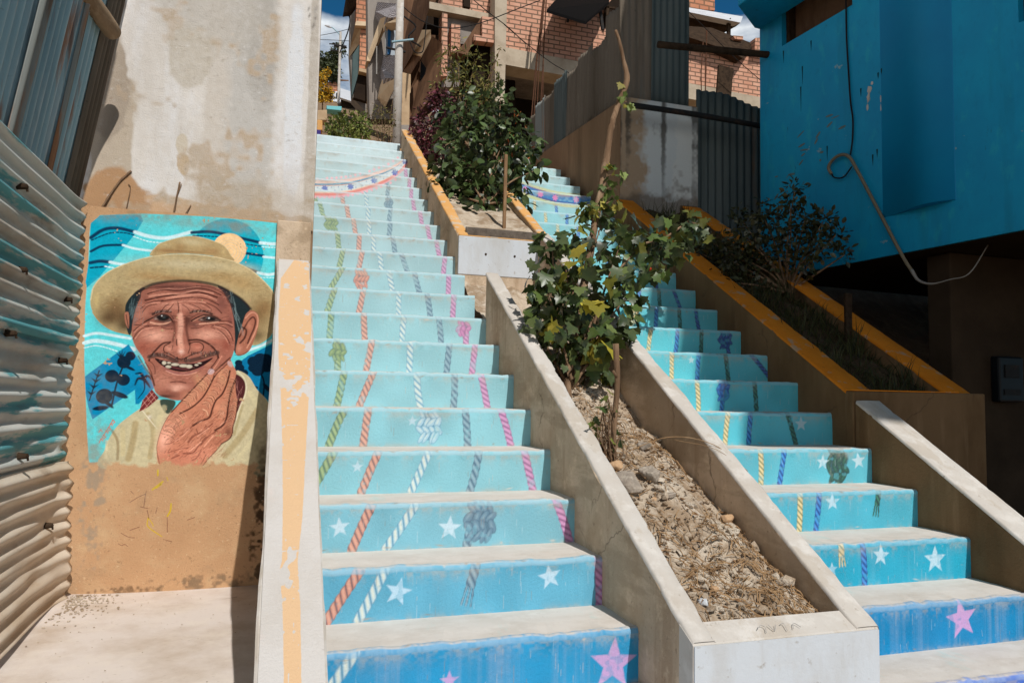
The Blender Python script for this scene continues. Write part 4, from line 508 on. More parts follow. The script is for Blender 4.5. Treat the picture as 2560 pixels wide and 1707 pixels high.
[2.323,12.12,9.087],[2.33,12.12,8.805],[2.19,12.12,8.809]],"d_under":[[2.433,12.25,8.133],[2.898,12.25,8.11],[2.915,12.25,7.267],[2.474,12.25,7.203]],
"d_back":[[3.603,14.0,8.834],[6.507,14.0,8.828],[6.522,14.0,7.213],[3.642,14.0,6.859]],"d_garagetop":[[3.062,12.6,7.962],[5.031,12.6,7.908],[5.033,12.6,7.755],
[3.066,12.6,7.765]],"d_canopy":[[3.519,10.8,8.249],[4.208,11.9,9.248],[5.342,11.9,9.455],[5.193,11.6,9.126],[4.243,10.6,8.042]],"d_post1":[[4.417,11.9,9.212],
[4.468,11.9,9.222],[4.418,11.9,8.759],[4.372,11.9,8.764]],"d_post2":[[4.932,11.5,8.907],[4.988,11.5,8.917],[5.051,11.5,8.505],[4.992,11.5,8.503]],
"d_opening":[[5.271,11.97,9.228],[5.533,11.97,9.627],[6.072,11.97,9.727],[5.805,11.97,9.197],[5.224,11.97,8.758]],"d_frame1":[[5.256,11.85,9.215],
[5.321,11.85,9.226],[5.285,11.85,8.872],[5.233,11.85,8.863]],"d_frame2":[[5.229,11.85,9.222],[5.692,11.85,9.255],[5.692,11.85,9.217],[5.23,11.85,9.185]],
"u_brick":[[8.445,15.0,12.511],[9.922,15.0,12.802],[9.932,15.0,11.536],[8.45,15.0,11.382]],"u_roof":[[8.14,13.6,10.612],[9.578,13.2,10.411],[9.167,12.7,9.939],
[7.789,13.0,10.139]],"u_under":[[7.847,13.1,10.2],[9.236,12.8,9.999],[9.167,13.4,10.046],[8.024,13.4,10.067]],"u_post":[[8.948,12.9,10.069],[9.033,12.9,10.14],
[9.025,12.9,9.659],[8.962,12.9,9.649]],"u_shed":[[7.379,12.3,9.366],[8.112,12.3,9.443],[9.055,12.0,9.072],[8.538,11.7,8.526],[7.987,11.7,8.671],
[7.027,11.7,8.8]],"u_stub":[[8.412,11.9,9.124],[8.679,11.9,9.15],[8.678,11.9,9.071],[8.471,11.9,9.05]],"u_stub2":[[8.936,11.8,9.106],[9.419,11.8,9.213],
[9.417,11.8,8.84],[8.911,11.8,8.786]],"board":[[7.72,11.4,8.122],[8.089,11.4,8.093],[8.013,11.4,7.32],[7.658,11.4,7.346]],"c_base":[[1.059,13.2,9.603],
[1.979,13.2,9.776],[2.003,13.2,7.206],[1.15,13.2,6.449]],"c_side":[[1.257,12.4,9.076],[1.316,11.2,8.455],[1.307,11.2,8.139],[1.261,11.5,7.926],
[1.168,12.2,7.656],[1.074,12.9,7.554],[1.093,12.9,7.953],[1.146,12.7,8.462]],"c_recess":[[1.574,12.6,8.906],[1.847,12.6,8.907],[1.858,12.6,8.456],
[1.61,12.6,8.424],[1.435,12.6,8.464]],"c_slab":[[1.324,12.5,8.342],[1.427,11.6,7.933],[1.432,11.6,7.755],[1.337,12.0,7.591],[1.147,12.6,7.825]],
"c_underslab":[[1.139,12.55,7.802],[1.345,12.05,7.615],[1.208,12.5,7.399],[1.066,12.9,7.563]],"c_ribwall":[[1.466,12.7,8.003],[1.595,12.3,8.164],
[1.738,12.0,7.886],[1.722,12.0,7.051],[1.217,12.6,6.35],[1.229,12.8,7.143],[1.423,12.75,7.446]],"c_window":[[1.42,12.6,7.755],[1.508,12.45,7.539],
[1.489,12.5,7.334],[1.425,12.65,7.21]],"c_column":[[1.015,12.5,7.402],[1.203,12.5,7.384],[1.213,12.5,7.014],[1.049,12.5,6.733]],"c_low":[[1.026,12.45,6.72],
[1.186,12.45,7.001],[1.195,12.45,6.305],[1.031,12.45,6.284]],"c_foot":[[1.0,12.4,6.268],[1.185,12.4,6.292],[1.191,12.4,6.069],[1.006,12.4,6.046]],
"b_wall":[[0.536,15.2,10.575],[1.312,15.2,10.721],[1.366,15.2,8.101],[1.287,15.2,7.413],[0.692,15.2,7.335],[0.618,15.2,8.666]],"b_balc1":[[0.753,14.9,10.062],
[1.134,14.0,9.627],[1.134,14.0,9.285],[0.902,14.2,9.375],[0.834,14.9,9.658],[0.739,15.0,9.875]],"b_cream1":[[0.569,15.1,8.694],[0.58,15.1,8.814],
[0.818,14.8,9.622],[0.887,14.3,9.434],[1.122,13.95,9.275],[1.125,13.95,9.178],[0.892,14.3,9.283],[0.88,14.7,9.391],[0.653,15.1,8.7]],
"b_frame":[[0.758,15.0,9.071],[0.916,14.7,9.464],[1.152,14.2,9.31],[1.153,14.2,9.25],[0.953,14.7,9.435],[0.809,15.0,9.07]],"b_pane":[[0.932,14.6,9.405],
[1.209,14.6,9.47],[1.214,14.6,8.71],[0.939,14.6,8.667]],"b_stripe":[[0.964,14.5,9.347],[1.031,14.5,9.367],[1.039,14.5,8.667],[0.978,14.5,8.657]],
"b_jamb":[[0.895,14.45,9.3],[0.916,14.45,9.308],[0.924,14.45,8.609],[0.903,14.45,8.606]],"b_balc2":[[0.946,14.9,8.811],[1.126,14.0,8.43],[1.125,14.0,7.901],
[0.926,14.4,8.044],[0.911,15.0,8.559]],"b_cream2":[[0.909,14.8,8.169],[1.116,14.0,7.908],[1.126,14.2,7.772],[1.044,14.8,7.646],[0.859,15.1,7.867]],
"b_pipe":[[0.758,14.9,8.992],[0.786,14.9,8.996],[0.8,14.9,8.322],[0.777,14.9,8.319]],"a_wall":[[0.58,20.6,12.673],[1.113,20.6,12.768],[1.217,20.6,9.459],
[0.727,20.6,9.916],[0.595,20.6,11.383]],"a_brick1":[[0.686,20.0,13.17],[1.034,20.0,13.236],[1.042,20.0,12.102],[0.703,20.0,12.073]],
"a_band":[[0.694,19.9,12.028],[1.038,19.9,12.059],[1.042,19.9,11.93],[0.666,19.9,11.886]],"a_brick2":[[0.846,20.1,12.019],[1.056,20.1,12.02],[1.087,20.1,10.687],
[0.851,20.1,10.679]],"a_soffit":[[0.674,20.0,11.936],[0.849,20.0,11.965],[0.86,20.3,11.547],[0.6,20.6,11.226],[0.592,20.6,11.471]],"a_teal":[[0.674,20.5,11.235],
[0.852,20.2,11.489],[0.867,20.2,10.666],[0.695,20.5,9.917]],"a_foot":[[0.837,19.95,10.619],[1.167,19.95,10.59],[1.193,19.95,9.222],[1.133,19.95,9.214],
[1.093,19.95,10.487],[0.835,19.95,10.517]],"a_open":[[0.869,20.2,10.626],[1.129,20.2,10.597],[1.146,20.2,9.707],[0.715,20.2,9.779]],"a_eave":[[0.28,19.4,11.978],
[0.332,19.2,12.426],[0.669,19.6,12.698],[0.687,20.0,12.564],[0.541,20.0,12.343]],"p_wall":[[1.103,46.0,20.736],[1.909,46.0,20.854],[1.937,46.0,20.033],
[1.131,46.0,19.919]],"p_roof":[[1.227,34.0,15.601],[1.614,32.0,14.7],[1.631,28.0,12.839],[1.524,27.0,12.241],[0.912,29.0,13.175]],"p_low":[[0.991,29.5,13.393],
[1.76,29.5,13.238],[1.777,29.5,12.695],[1.013,29.5,12.714]],"w_tan":[[-0.838,9.5,5.259],[-0.573,9.5,5.308],[-0.567,9.5,5.14],[-0.832,9.5,5.106]],
"w_post":[[-0.839,7.6,4.45],[-0.72,7.6,4.451],[-0.715,7.6,4.316],[-0.833,7.6,4.301]],"w_purple":[[-0.897,7.0,4.118],[-0.762,7.0,4.109],[-0.76,7.0,4.05],
[-0.894,7.0,4.033]],"w_bench":[[-0.366,14.0,7.078],[-0.042,14.0,7.102],[-0.047,14.0,7.007],[-0.354,14.0,6.998]],"van":[[0.644,36.0,15.331],[0.647,36.0,15.62],
[0.756,36.0,16.044],[0.926,36.0,16.165],[1.473,36.0,16.316],[1.936,36.0,16.357],[2.318,36.0,16.071],[2.336,36.0,15.537]],"pole":[[0.311,8.0,4.449],
[0.306,8.0,6.585]],"polebar":[[0.189,7.9,5.792],[0.492,7.9,5.877]],"polebar2":[[0.131,8.05,5.771],[0.408,8.05,5.748]],"lamp":[[1.168,34.0,14.639],
[1.144,34.0,18.205]],"lamparm":[[1.145,34.0,18.182],[1.021,34.0,18.347],[0.751,34.0,18.556],[0.584,34.0,18.588]],"cross":[[0.627,34.0,17.727],
[1.062,34.0,17.761],[1.35,34.0,17.697],[0.703,34.0,17.417],[1.183,34.0,17.447]],"bigtree":[[0.841,40.0,19.183],[0.842,40.0,17.716]],
"yellowbush":[[-0.195,20.0,9.726],[-0.177,20.0,9.225]],"rods":[[3.388,11.3,6.566],[3.581,11.3,8.404],[3.451,11.3,6.597],[3.616,11.3,8.457],[3.516,11.3,6.663],
[3.648,11.3,8.648],[3.58,11.3,6.729],[3.675,11.3,8.746],[3.643,11.3,6.806],[3.702,11.3,8.844],[7.234,11.3,7.334],[7.26,11.3,8.275],[7.283,11.3,7.317],
[7.337,11.3,8.486],[7.337,11.3,7.3],[7.354,11.3,8.464]],"wires1":[[0.437,9.0,6.957],[0.642,9.0,6.816],[0.863,9.0,6.72],[1.204,9.0,6.688],[1.713,9.0,6.851],
[2.409,9.0,7.235]],"wires2":[[1.581,9.0,7.255],[1.861,9.0,7.076],[2.191,9.0,6.886],[2.418,9.0,6.723]],"wires3":[[-0.004,30.0,16.17],[0.626,30.0,16.398],
[1.281,30.0,16.695]],"wires4":[[0.002,30.0,15.987],[0.637,30.0,16.071],[1.3,30.0,16.139]],"wires5":[[0.347,20.0,12.303],[0.515,20.0,12.132],[0.474,20.0,11.724],
[0.328,20.0,11.244]],"wires6":[[6.615,11.0,9.027],[7.284,11.0,8.535],[7.83,11.0,8.134],[8.525,11.0,7.698]],"wires7":[[0.925,11.0,7.35],[1.015,11.0,7.173],
[1.101,11.0,7.152],[1.184,11.0,7.235],[1.225,11.0,7.663]],"wires8":[[2.785,11.2,8.081],[3.252,11.2,7.774],[3.773,11.2,7.47],[4.109,11.2,7.337]],
"logtop":[[-2.035,1.95,2.753],[-2.091,1.7,2.79],[-2.117,1.48,2.789]],"branchpole":[[1.811,3.72,3.553],[2.484,3.72,3.553],[3.248,3.72,3.534]],
"darkpole":[[1.854,3.3,3.935],[2.314,3.3,3.97],[2.989,3.3,4.022]],"rope_line":[[1.038,4.0,3.122],[0.715,4.0,2.759],[0.479,4.0,2.54]],
"twigs":[[-2.106,2.19,1.914],[-2.03,2.19,2.031],[-1.967,2.19,2.111],[-1.742,2.19,1.906],[-1.729,2.19,1.995],[-1.719,2.19,2.075],[-1.689,2.19,1.909],
[-1.656,2.19,1.95],[-1.983,2.19,1.941],[-1.966,2.19,2.005],[-1.976,2.19,2.037]],"d_rear":[[1.856,12.9,9.694],[3.522,12.9,10.011],[3.581,12.9,6.9],
[1.932,12.9,6.684]]}}
d = T['geo']['d']; XR = T['geo']['XR']; r = .17; K = r / d
rng = np.random.default_rng(7); R = random.Random(11)
def lin(c): return tuple(((v / 255) / 12.92 if v / 255 <= .04045 else ((v / 255 + .055) / 1.055) ** 2.4) for v in c)
def nose(y): return r + y * K                                  # height of the line through the nosings

# ------------------------------------------------------------------ object helpers
def tag(o, label=None, cat=None, group=None, kind=None):
    if label: o['label'] = label
    if cat: o['category'] = cat
    if group: o['group'] = group
    if kind: o['kind'] = kind
    return o
def thing(name, loc, label, cat, group=None):
    o = bpy.data.objects.new(name, None); COL.objects.link(o); o.location = loc; o.empty_display_size = .1
    return tag(o, label, cat, group)
def base_of(p):
    while p is not None and p.parent is not None: p = p.parent
    return np.array(p.location) if p is not None else np.zeros(3)
def mesh(name, V, F, m, parent=None, smooth=False, col=None, label=None, quads=False):
    """one mesh object; V in world coordinates, stored relative to its thing"""
    V = np.asarray(V, float) - base_of(parent)
    me = bpy.data.meshes.new(name)
    if quads:
        F = np.asarray(F, np.int32); me.vertices.add(len(V)); me.vertices.foreach_set('co', V.astype(np.float32).ravel())
        n, k = F.shape; me.loops.add(n * k); me.loops.foreach_set('vertex_index', F.ravel())
        me.polygons.add(n); me.polygons.foreach_set('loop_start', np.arange(0, n * k, k, dtype=np.int32)); me.polygons.foreach_set('loop_total', np.full(n, k, np.int32))
        me.update(calc_edges=True)
    else:
        me.from_pydata([tuple(v) for v in V], [], [tuple(int(i) for i in f) for f in F]); me.update()
    if smooth: me.polygons.foreach_set('use_smooth', np.ones(len(me.polygons), bool))
    if col is not None:
        a = me.color_attributes.new('paint', 'FLOAT_COLOR', 'POINT'); a.data.foreach_set('color', np.asarray(col, np.float32).ravel())
    o = bpy.data.objects.new(name, me); COL.objects.link(o)
    if m: me.materials.append(m)
    if parent is not None: o.parent = parent
    if label: o['label'] = label
    return o
class MB:
    def __init__(s): s.V = []; s.F = []
    def add(s, V, F):
        n = len(s.V); s.V += [tuple(v) for v in V]; s.F += [tuple(i + n for i in f) for f in F]
    def box(s, x0, x1, y0, y1, z0, z1):
        s.add([(x, y, z) for z in (z0, z1) for y in (y0, y1) for x in (x0, x1)], [(0, 2, 3, 1), (4, 5, 7, 6), (0, 1, 5, 4), (2, 6, 7, 3), (0, 4, 6, 2), (1, 3, 7, 5)])
    def tube(s, P, rad, n=8, cap=True, wob=0):
        P = [np.array(p, float) for p in P]; rad = [rad] * len(P) if np.isscalar(rad) else rad
        b0 = len(s.V); up = np.array((.13, .31, .94))
        for i, p in enumerate(P):
            t = P[min(i + 1, len(P) - 1)] - P[max(i - 1, 0)]; t /= np.linalg.norm(t) + 1e-9
            a = np.cross(t, up); 
            if np.linalg.norm(a) < .1: a = np.cross(t, (1, 0, 0))
            a /= np.linalg.norm(a); b = np.cross(t, a)
            for k in range(n):
                an = 2 * math.pi * k / n; q = rad[i] * (1 + wob * R.uniform(-1, 1)); s.V.append(tuple(p + q * (math.cos(an) * a + math.sin(an) * b)))
        for i in range(len(P) - 1):
            for k in range(n):
                k2 = (k + 1) % n; s.F.append((b0 + i * n + k, b0 + i * n + k2, b0 + (i + 1) * n + k2, b0 + (i + 1) * n + k))
        if cap:
            s.F.append(tuple(b0 + k for k in range(n - 1, -1, -1))); s.F.append(tuple(b0 + (len(P) - 1) * n + k for k in range(n)))
    def prism(s, P, ext):
        """polygon (world points) pushed back along ext: a solid with its own thickness"""
        n = len(P); s.add([tuple(p) for p in P] + [tuple(np.array(p) + np.array(ext)) for p in P], [tuple(range(n)), tuple(range(2 * n - 1, n - 1, -1))] + [(i, i + n, (i + 1) % n + n, (i + 1) % n) for i in range(n)])
    def build(s, name, m, parent=None, smooth=False, bevel=0, label=None):
        o = mesh(name, s.V, s.F, m, parent, smooth, label=label)
        fix_normals(o)
        if bevel:
            b = o.modifiers.new('bevel', 'BEVEL'); b.width = bevel; b.segments = 2; b.limit_method = 'ANGLE'; b.angle_limit = .6
        return o
import bmesh
def fix_normals(o):
    bm = bmesh.new(); bm.from_mesh(o.data); bmesh.ops.recalc_face_normals(bm, faces=bm.faces); bm.to_mesh(o.data); bm.free()
def catmull(pts, n=6, closed=False):
    p = np.array(pts, float); N = len(p)
    if N < 3: return p
    out = []
    for i in (range(N) if closed else range(N - 1)):
        a = p[(i - 1) % N] if closed or i > 0 else 2 * p[0] - p[1]; b = p[i]; c = p[(i + 1) % N]
        e = p[(i + 2) % N] if closed or i + 2 < N else 2 * p[-1] - p[-2]
        for k in range(n):
            t = k / n; out.append(.5 * ((2 * b) + (-a + c) * t + (2 * a - 5 * b + 4 * c - e) * t * t + (-a + 3 * b - 3 * c + e) * t ** 3))
    if not closed: out.append(p[-1])
    return np.array(out)
def sweep_wall(x0, x1, y0, y1, top, bottom, n=60, jit=.0022, ch=.007):
    """a cast wall running up the slope: top(y) and bottom(y), slightly uneven edges, chamfered arrises"""
    mb = MB(); rings = []
    ys = np.linspace(y0, y1, n); j = rng.normal(0, jit, (n, 4)); j = (j + np.roll(j, 1, 0) + np.roll(j, -1, 0)) / 1.9
    for i, y in enumerate(ys):
        t, b = top(y), bottom(y); a, c, e, g = j[i]
        rings.append([(x0 + a * .5, y, b), (x0 + a, y, t - ch + c), (x0 + ch + a, y, t + c), (x1 - ch + e, y, t + g), (x1 + e, y, t - ch + g), (x1 + e * .5, y, b)])
    k = 6; V = [p for q in rings for p in q]
    F = [(i * k + m, i * k + (m + 1) % k, (i + 1) * k + (m + 1) % k, (i + 1) * k + m) for i in range(n - 1) for m in range(k)] + [tuple(range(k))[::-1], tuple((n - 1) * k + m for m in range(k))]
    mb.add(V, F); return mb

def rock_mesh(mb, c, s, seed, sub=1):
    q = np.random.default_rng(seed); bm = bmesh.new(); bmesh.ops.create_icosphere(bm, subdivisions=sub, radius=1); V = np.array([v.co[:] for v in bm.verts]); F = [[v.index for v in f.verts] for f in bm.faces]; bm.free()
    dirs = q.normal(size=(9, 3)); dirs /= np.linalg.norm(dirs, axis=1)[:, None]; lim = q.uniform(.42, .8, 9); rr = np.ones(len(V))
    for dd, l in zip(dirs, lim): t = V @ dd; rr = np.minimum(rr, np.where(t > l, l / np.maximum(t, .01), 1))
    V = V * (rr * (1 + q.normal(0, .03, len(V))))[:, None] * np.array(s); a = q.uniform(0, 6.28); ca, sa = math.cos(a), math.sin(a); V = np.stack([V[:, 0] * ca - V[:, 1] * sa, V[:, 0] * sa + V[:, 1] * ca, V[:, 2]], -1)
    mb.add(V + np.array(c), F)
# ------------------------------------------------------------------ materials
MATS = {}
def N(nt, t, **kw):
    n = nt.nodes.new(t)
    for a, v in kw.items(): setattr(n, a, v)
    return n
def ramp(nt, p0, p1, c0=(0, 0, 0, 1), c1=(1, 1, 1, 1)):
    n = N(nt, 'ShaderNodeValToRGB'); e = n.color_ramp.elements; e[0].position = p0; e[1].position = p1; e[0].color = c0; e[1].color = c1; return n
def mixc(nt, f, a, b, blend='MIX'):
    n = N(nt, 'ShaderNodeMix', data_type='RGBA', blend_type=blend)
    for s, v in ((0, f), (6, a), (7, b)):
        if v is None: continue
        if hasattr(v, 'is_linked') or isinstance(v, bpy.types.NodeSocket): nt.links.new(v, n.inputs[s])
        else: n.inputs[s].default_value = v if s == 0 else (*v[:3], 1)
    return n.outputs[2]
def math_(nt, op, a, b=None, clamp=False):
    n = N(nt, 'ShaderNodeMath', operation=op, use_clamp=clamp)
    for s, v in ((0, a), (1, b)):
        if v is None: continue
        if isinstance(v, bpy.types.NodeSocket): nt.links.new(v, n.inputs[s])
        else: n.inputs[s].default_value = v
    return n.outputs[0]
def noise(nt, scale, detail=6, rough=.6, stretch=(1, 1, 1), dist=0, off=0):
    g = N(nt, 'ShaderNodeNewGeometry'); m = N(nt, 'ShaderNodeMapping'); m.inputs['Scale'].default_value = stretch; m.inputs['Location'].default_value = (off, off * .7, off * 1.3)
    n = N(nt, 'ShaderNodeTexNoise'); n.inputs['Scale'].default_value = scale; n.inputs['Detail'].default_value = detail; n.inputs['Roughness'].default_value = rough; n.inputs['Distortion'].default_value = dist
    nt.links.new(g.outputs['Position'], m.inputs[0]); nt.links.new(m.outputs[0], n.inputs['Vector']); return n.outputs[0]
def start(name, rough=.9, spec=.25):
    m = bpy.data.materials.new(name); m.use_nodes = True; nt = m.node_tree; nt.nodes.clear()
    o = N(nt, 'ShaderNodeOutputMaterial'); b = N(nt, 'ShaderNodeBsdfPrincipled'); b.inputs['Roughness'].default_value = rough; b.inputs['Specular IOR Level'].default_value = spec * (.35 if rough > .58 else 1)
    nt.links.new(b.outputs[0], o.inputs[0]); MATS[name] = m; return m, nt, b
def bump(nt, b, h, strength=.3, dist=.01):
    n = N(nt, 'ShaderNodeBump'); n.inputs['Strength'].default_value = strength; n.inputs['Distance'].default_value = dist
    nt.links.new(h, n.inputs['Height']); nt.links.new(n.outputs[0], b.inputs['Normal'])
def cloth(name, base, layers=(), rough=.9, spec=.25, bmp=(90, .35, .006), metallic=0, bstretch=(1, 1, 1), crack=0):
    """base colour plus noise-broken layers (colour, scale, lo, hi, amount, stretch)"""
    m, nt, b = start(name, rough, spec); c = lin(base); cur = N(nt, 'ShaderNodeRGB'); cur.outputs[0].default_value = (*c, 1); cur = cur.outputs[0]
    for i, (cc, sc, lo, hi, am, st) in enumerate(layers):
        n = noise(nt, sc, 8, .62, st, off=3.1 * i + len(name)); rp = ramp(nt, lo, hi); nt.links.new(n, rp.inputs[0])
        cur = mixc(nt, math_(nt, 'MULTIPLY', rp.outputs[0], am), cur, lin(cc))
    if crack:
        g = N(nt, 'ShaderNodeNewGeometry'); dn = N(nt, 'ShaderNodeTexNoise'); dn.inputs['Scale'].default_value = 4; dn.inputs['Detail'].default_value = 6; vm = N(nt, 'ShaderNodeVectorMath', operation='SCALE'); vm.inputs['Scale'].default_value = .35; va = N(nt, 'ShaderNodeVectorMath', operation='ADD'); vo = N(nt, 'ShaderNodeTexVoronoi', feature='DISTANCE_TO_EDGE'); vo.inputs['Scale'].default_value = crack
        nt.links.new(g.outputs['Position'], dn.inputs['Vector']); nt.links.new(dn.outputs[1], vm.inputs[0]); nt.links.new(vm.outputs[0], va.inputs[1]); nt.links.new(g.outputs['Position'], va.inputs[0]); nt.links.new(va.outputs[0], vo.inputs['Vector'])
        q = ramp(nt, .001, .006, (1, 1, 1, 1), (0, 0, 0, 1)); nt.links.new(vo.outputs['Distance'], q.inputs[0]); q2 = ramp(nt, .5, .58); nt.links.new(noise(nt, 1.7, 3, off=17), q2.inputs[0])
        cur = mixc(nt, math_(nt, 'MULTIPLY', math_(nt, 'MULTIPLY', q.outputs[0], q2.outputs[0]), .7), cur, lin((84, 70, 56)))
    nt.links.new(cur, b.inputs['Base Color']); b.inputs['Metallic'].default_value = metallic
    if bmp: bump(nt, b, noise(nt, bmp[0], 8, .65, bstretch), bmp[1], bmp[2])
    return m
O1 = (1, 1, 1); VS = (1, 1, .12)
concrete = cloth('raw_concrete', (200, 179, 155), [((164, 142, 116), 3, .42, .62, .7, O1), ((146, 118, 90), 7, .53, .66, .55, VS), ((220, 198, 170), 14, .55, .68, .6, O1), ((90, 76, 60), 40, .62, .70, .5, O1), ((150, 130, 106), 5, .5, .56, .45, (1, .25, 1)), ((70, 58, 46), 130, .66, .72, .5, O1)], bmp=(60, .6, .008), crack=1.3)
palecon = cloth('pale_concrete', (194, 188, 180), [((180, 169, 156), 4, .42, .7, .7, O1), ((212, 207, 200), 11, .5, .62, .6, O1), ((140, 126, 110), 34, .64, .70, .55, O1), ((110, 98, 84), 110, .68, .73, .6, O1), ((176, 164, 148), 6, .54, .58, .5, (1, .3, 1)), ((168, 150, 130), 2, .6, .8, .5, O1)], bmp=(110, .35, .004))
treadm = cloth('step_concrete', (212, 205, 197), [((192, 182, 170), 5, .42, .7, .7, (1, 2.2, 1)), ((222, 216, 208), 13, .5, .7, .55, O1), ((180, 208, 204), 2.6, .6, .68, .5, (2, .8, 1)), ((150, 136, 120), 60, .64, .72, .3, O1)], bmp=(120, .3, .004))
pave = cloth('dusty_pavement', (216, 206, 198), [((180, 160, 138), 3, .42, .7, .7, O1), ((222, 212, 200), 8, .5, .72, .6, O1), ((140, 118, 96), 38, .62, .72, .4, (1, 2, 1)), ((150, 124, 98), 1.2, .55, .75, .4, O1)], bmp=(100, .35, .005), crack=.6)
whitep = cloth('white_paint', (198, 203, 208), [((182, 180, 176), 6, .46, .68, .7, (1, 1, .4)), ((160, 150, 136), 4, .56, .70, .5, VS), ((140, 126, 108), 28, .62, .70, .6, O1), ((206, 200, 192), 2, .5, .7, .5, O1)], bmp=(80, .3, .004))
orange = cloth('worn_orange_paint', (212, 160, 98), [((220, 178, 126), 4, .45, .7, .6, O1), ((196, 184, 166), 13, .54, .60, .85, O1), ((172, 130, 84), 40, .6, .72, .4, O1)], bmp=(80, .35, .004))
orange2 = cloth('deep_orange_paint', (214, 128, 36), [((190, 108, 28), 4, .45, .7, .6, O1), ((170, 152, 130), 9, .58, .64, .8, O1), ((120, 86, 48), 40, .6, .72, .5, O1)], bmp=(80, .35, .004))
shadewall = cloth('dark_planter_render', (126, 100, 72), [((96, 74, 50), 3, .42, .64, .8, (1, 1, .4)), ((150, 122, 92), 9, .54, .66, .5, VS), ((60, 46, 34), 2.6, .56, .70, .7, VS)], bmp=(60, .6, .008), crack=1.1)  # darker copy of the stained render, the deep shade put into its colour
brownwall = cloth('stained_render', (152, 122, 96), [((128, 104, 80), 3, .42, .68, .8, (1, 1, .3)), ((176, 150, 120), 6, .55, .75, .5, VS), ((64, 52, 42), 2.2, .56, .74, .6, VS), ((90, 74, 58), 40, .62, .72, .35, O1)], bmp=(60, .4, .006))
greyblock = cloth('peeling_render', (176, 178, 176), [((104, 96, 86), 2.4, .45, .58, .85, (1, 1, .45)), ((198, 200, 198), 9, .52, .66, .6, (1, 1, .6)), ((58, 54, 48), 2.0, .58, .7, .75, VS), ((70, 66, 60), 30, .6, .7, .4, O1)], bmp=(50, .4, .006))
soilm = cloth('dry_soil', (200, 184, 163), [((152, 128, 102), 5, .44, .58, .8, O1), ((228, 218, 202), 14, .5, .7, .65, O1), ((110, 90, 70), 45, .58, .70, .6, O1)], bmp=(60, .9, .02))
strawm = cloth('dry_stalks', (160, 130, 96), [((112, 84, 58), 20, .4, .65, .7, O1), ((196, 172, 138), 11, .55, .7, .6, O1)], bmp=None)
stonem = cloth('field_stone', (164, 152, 138), [((120, 110, 100), 12, .42, .62, .75, O1), ((196, 186, 170), 25, .55, .7, .6, O1)], bmp=(50, .5, .01))
stonetan = cloth('tan_stone', (196, 162, 126), [((160, 128, 98), 14, .42, .62, .75, O1), ((214, 190, 160), 25, .55, .7, .6, O1)], bmp=(50, .5, .01))
dirt = cloth('hill_earth', (136, 112, 88), [((104, 84, 64), 2, .4, .65, .8, O1), ((160, 140, 114), 9, .5, .7, .6, O1)], bmp=(12, .7, .05))
bark = cloth('dry_bark', (138, 112, 88), [((96, 74, 56), 30, .4, .62, .8, (1, 1, .15)), ((178, 154, 128), 18, .54, .7, .6, (1, 1, .2))], bmp=(60, .7, .01), bstretch=(1, 1, .12))
logm = cloth('weathered_log', (150, 128, 104), [((108, 86, 64), 10, .42, .65, .75, (1, .2, 1)), ((176, 156, 130), 30, .52, .7, .5, (1, .2, 1)), ((50, 40, 32), 24, .66, .7, .8, O1)], bmp=(40, .5, .008))
darkwood = cloth('dark_timber', (66, 52, 40), [((36, 28, 22), 14, .42, .65, .8, O1)], bmp=(50, .6, .01))
stakem = cloth('garden_stake', (150, 120, 90), [((110, 84, 60), 30, .42, .65, .7, (1, 1, .2))], bmp=(60, .4, .005))
galv = cloth('galvanised_sheet', (150, 184, 194), [((110, 142, 154), 3, .42, .64, .8, VS), ((170, 186, 192), 6, .54, .7, .6, (1, 1, .1)), ((154, 100, 58), 4.2, .57, .66, .85, (2, 2, .10)), ((60, 74, 80), 5, .58, .7, .6, (2, 2, .12)), ((74, 80, 80), 30, .64, .72, .5, O1)], rough=.55, spec=.4, bmp=(40, .15, .004))
galvdark = cloth('old_dark_sheet', (92, 100, 98), [((62, 74, 74), 3, .42, .64, .8, VS), ((134, 150, 154), 6, .58, .72, .5, (1, 1, .1)), ((110, 76, 48), 3, .62, .7, .7, (2, 2, .15))], rough=.6, spec=.35, bmp=(40, .15, .004))
rusty = cloth('rust_streaked_sheet', (138, 142, 138), [((158, 104, 62), 3.2, .5, .6, .8, (3, 3, .16)), ((104, 76, 54), 6, .54, .66, .7, (2, 2, .14)), ((156, 166, 164), 4, .56, .68, .7, (1, 1, .12))], rough=.75, bmp=(40, .2, .004))
weathersheet = cloth('weathered_grey_sheet', (118, 108, 96), [((88, 78, 66), 4, .42, .66, .8, VS), ((140, 130, 116), 12, .55, .72, .5, (1, 1, .2)), ((88, 110, 112), 3, .62, .72, .6, VS), ((60, 52, 44), 40, .62, .7, .5, O1)], rough=.8, bmp=(50, .3, .005))
tealsheet = cloth('paint_flecked_sheet', (196, 200, 194), [((156, 136, 114), 3, .48, .66, .7, (1, .25, 1)), ((214, 210, 202), 9, .5, .7, .6, (1, .3, 1)), ((40, 150, 160), 3.0, .53, .58, .85, (1, .3, 2.6)), ((110, 82, 58), 5, .6, .7, .6, (1, .3, 1))], rough=.6, spec=.4, bmp=(60, .2, .004))
baresheet = cloth('bare_zinc_sheet', (214, 202, 184), [((176, 152, 124), 4, .42, .62, .7, (1, .25, 1)), ((206, 198, 184), 9, .5, .7, .6, (1, .3, 1)), ((120, 92, 66), 6, .6, .72, .5, (1, .3, 1))], rough=.6, spec=.4, bmp=(60, .2, .004))
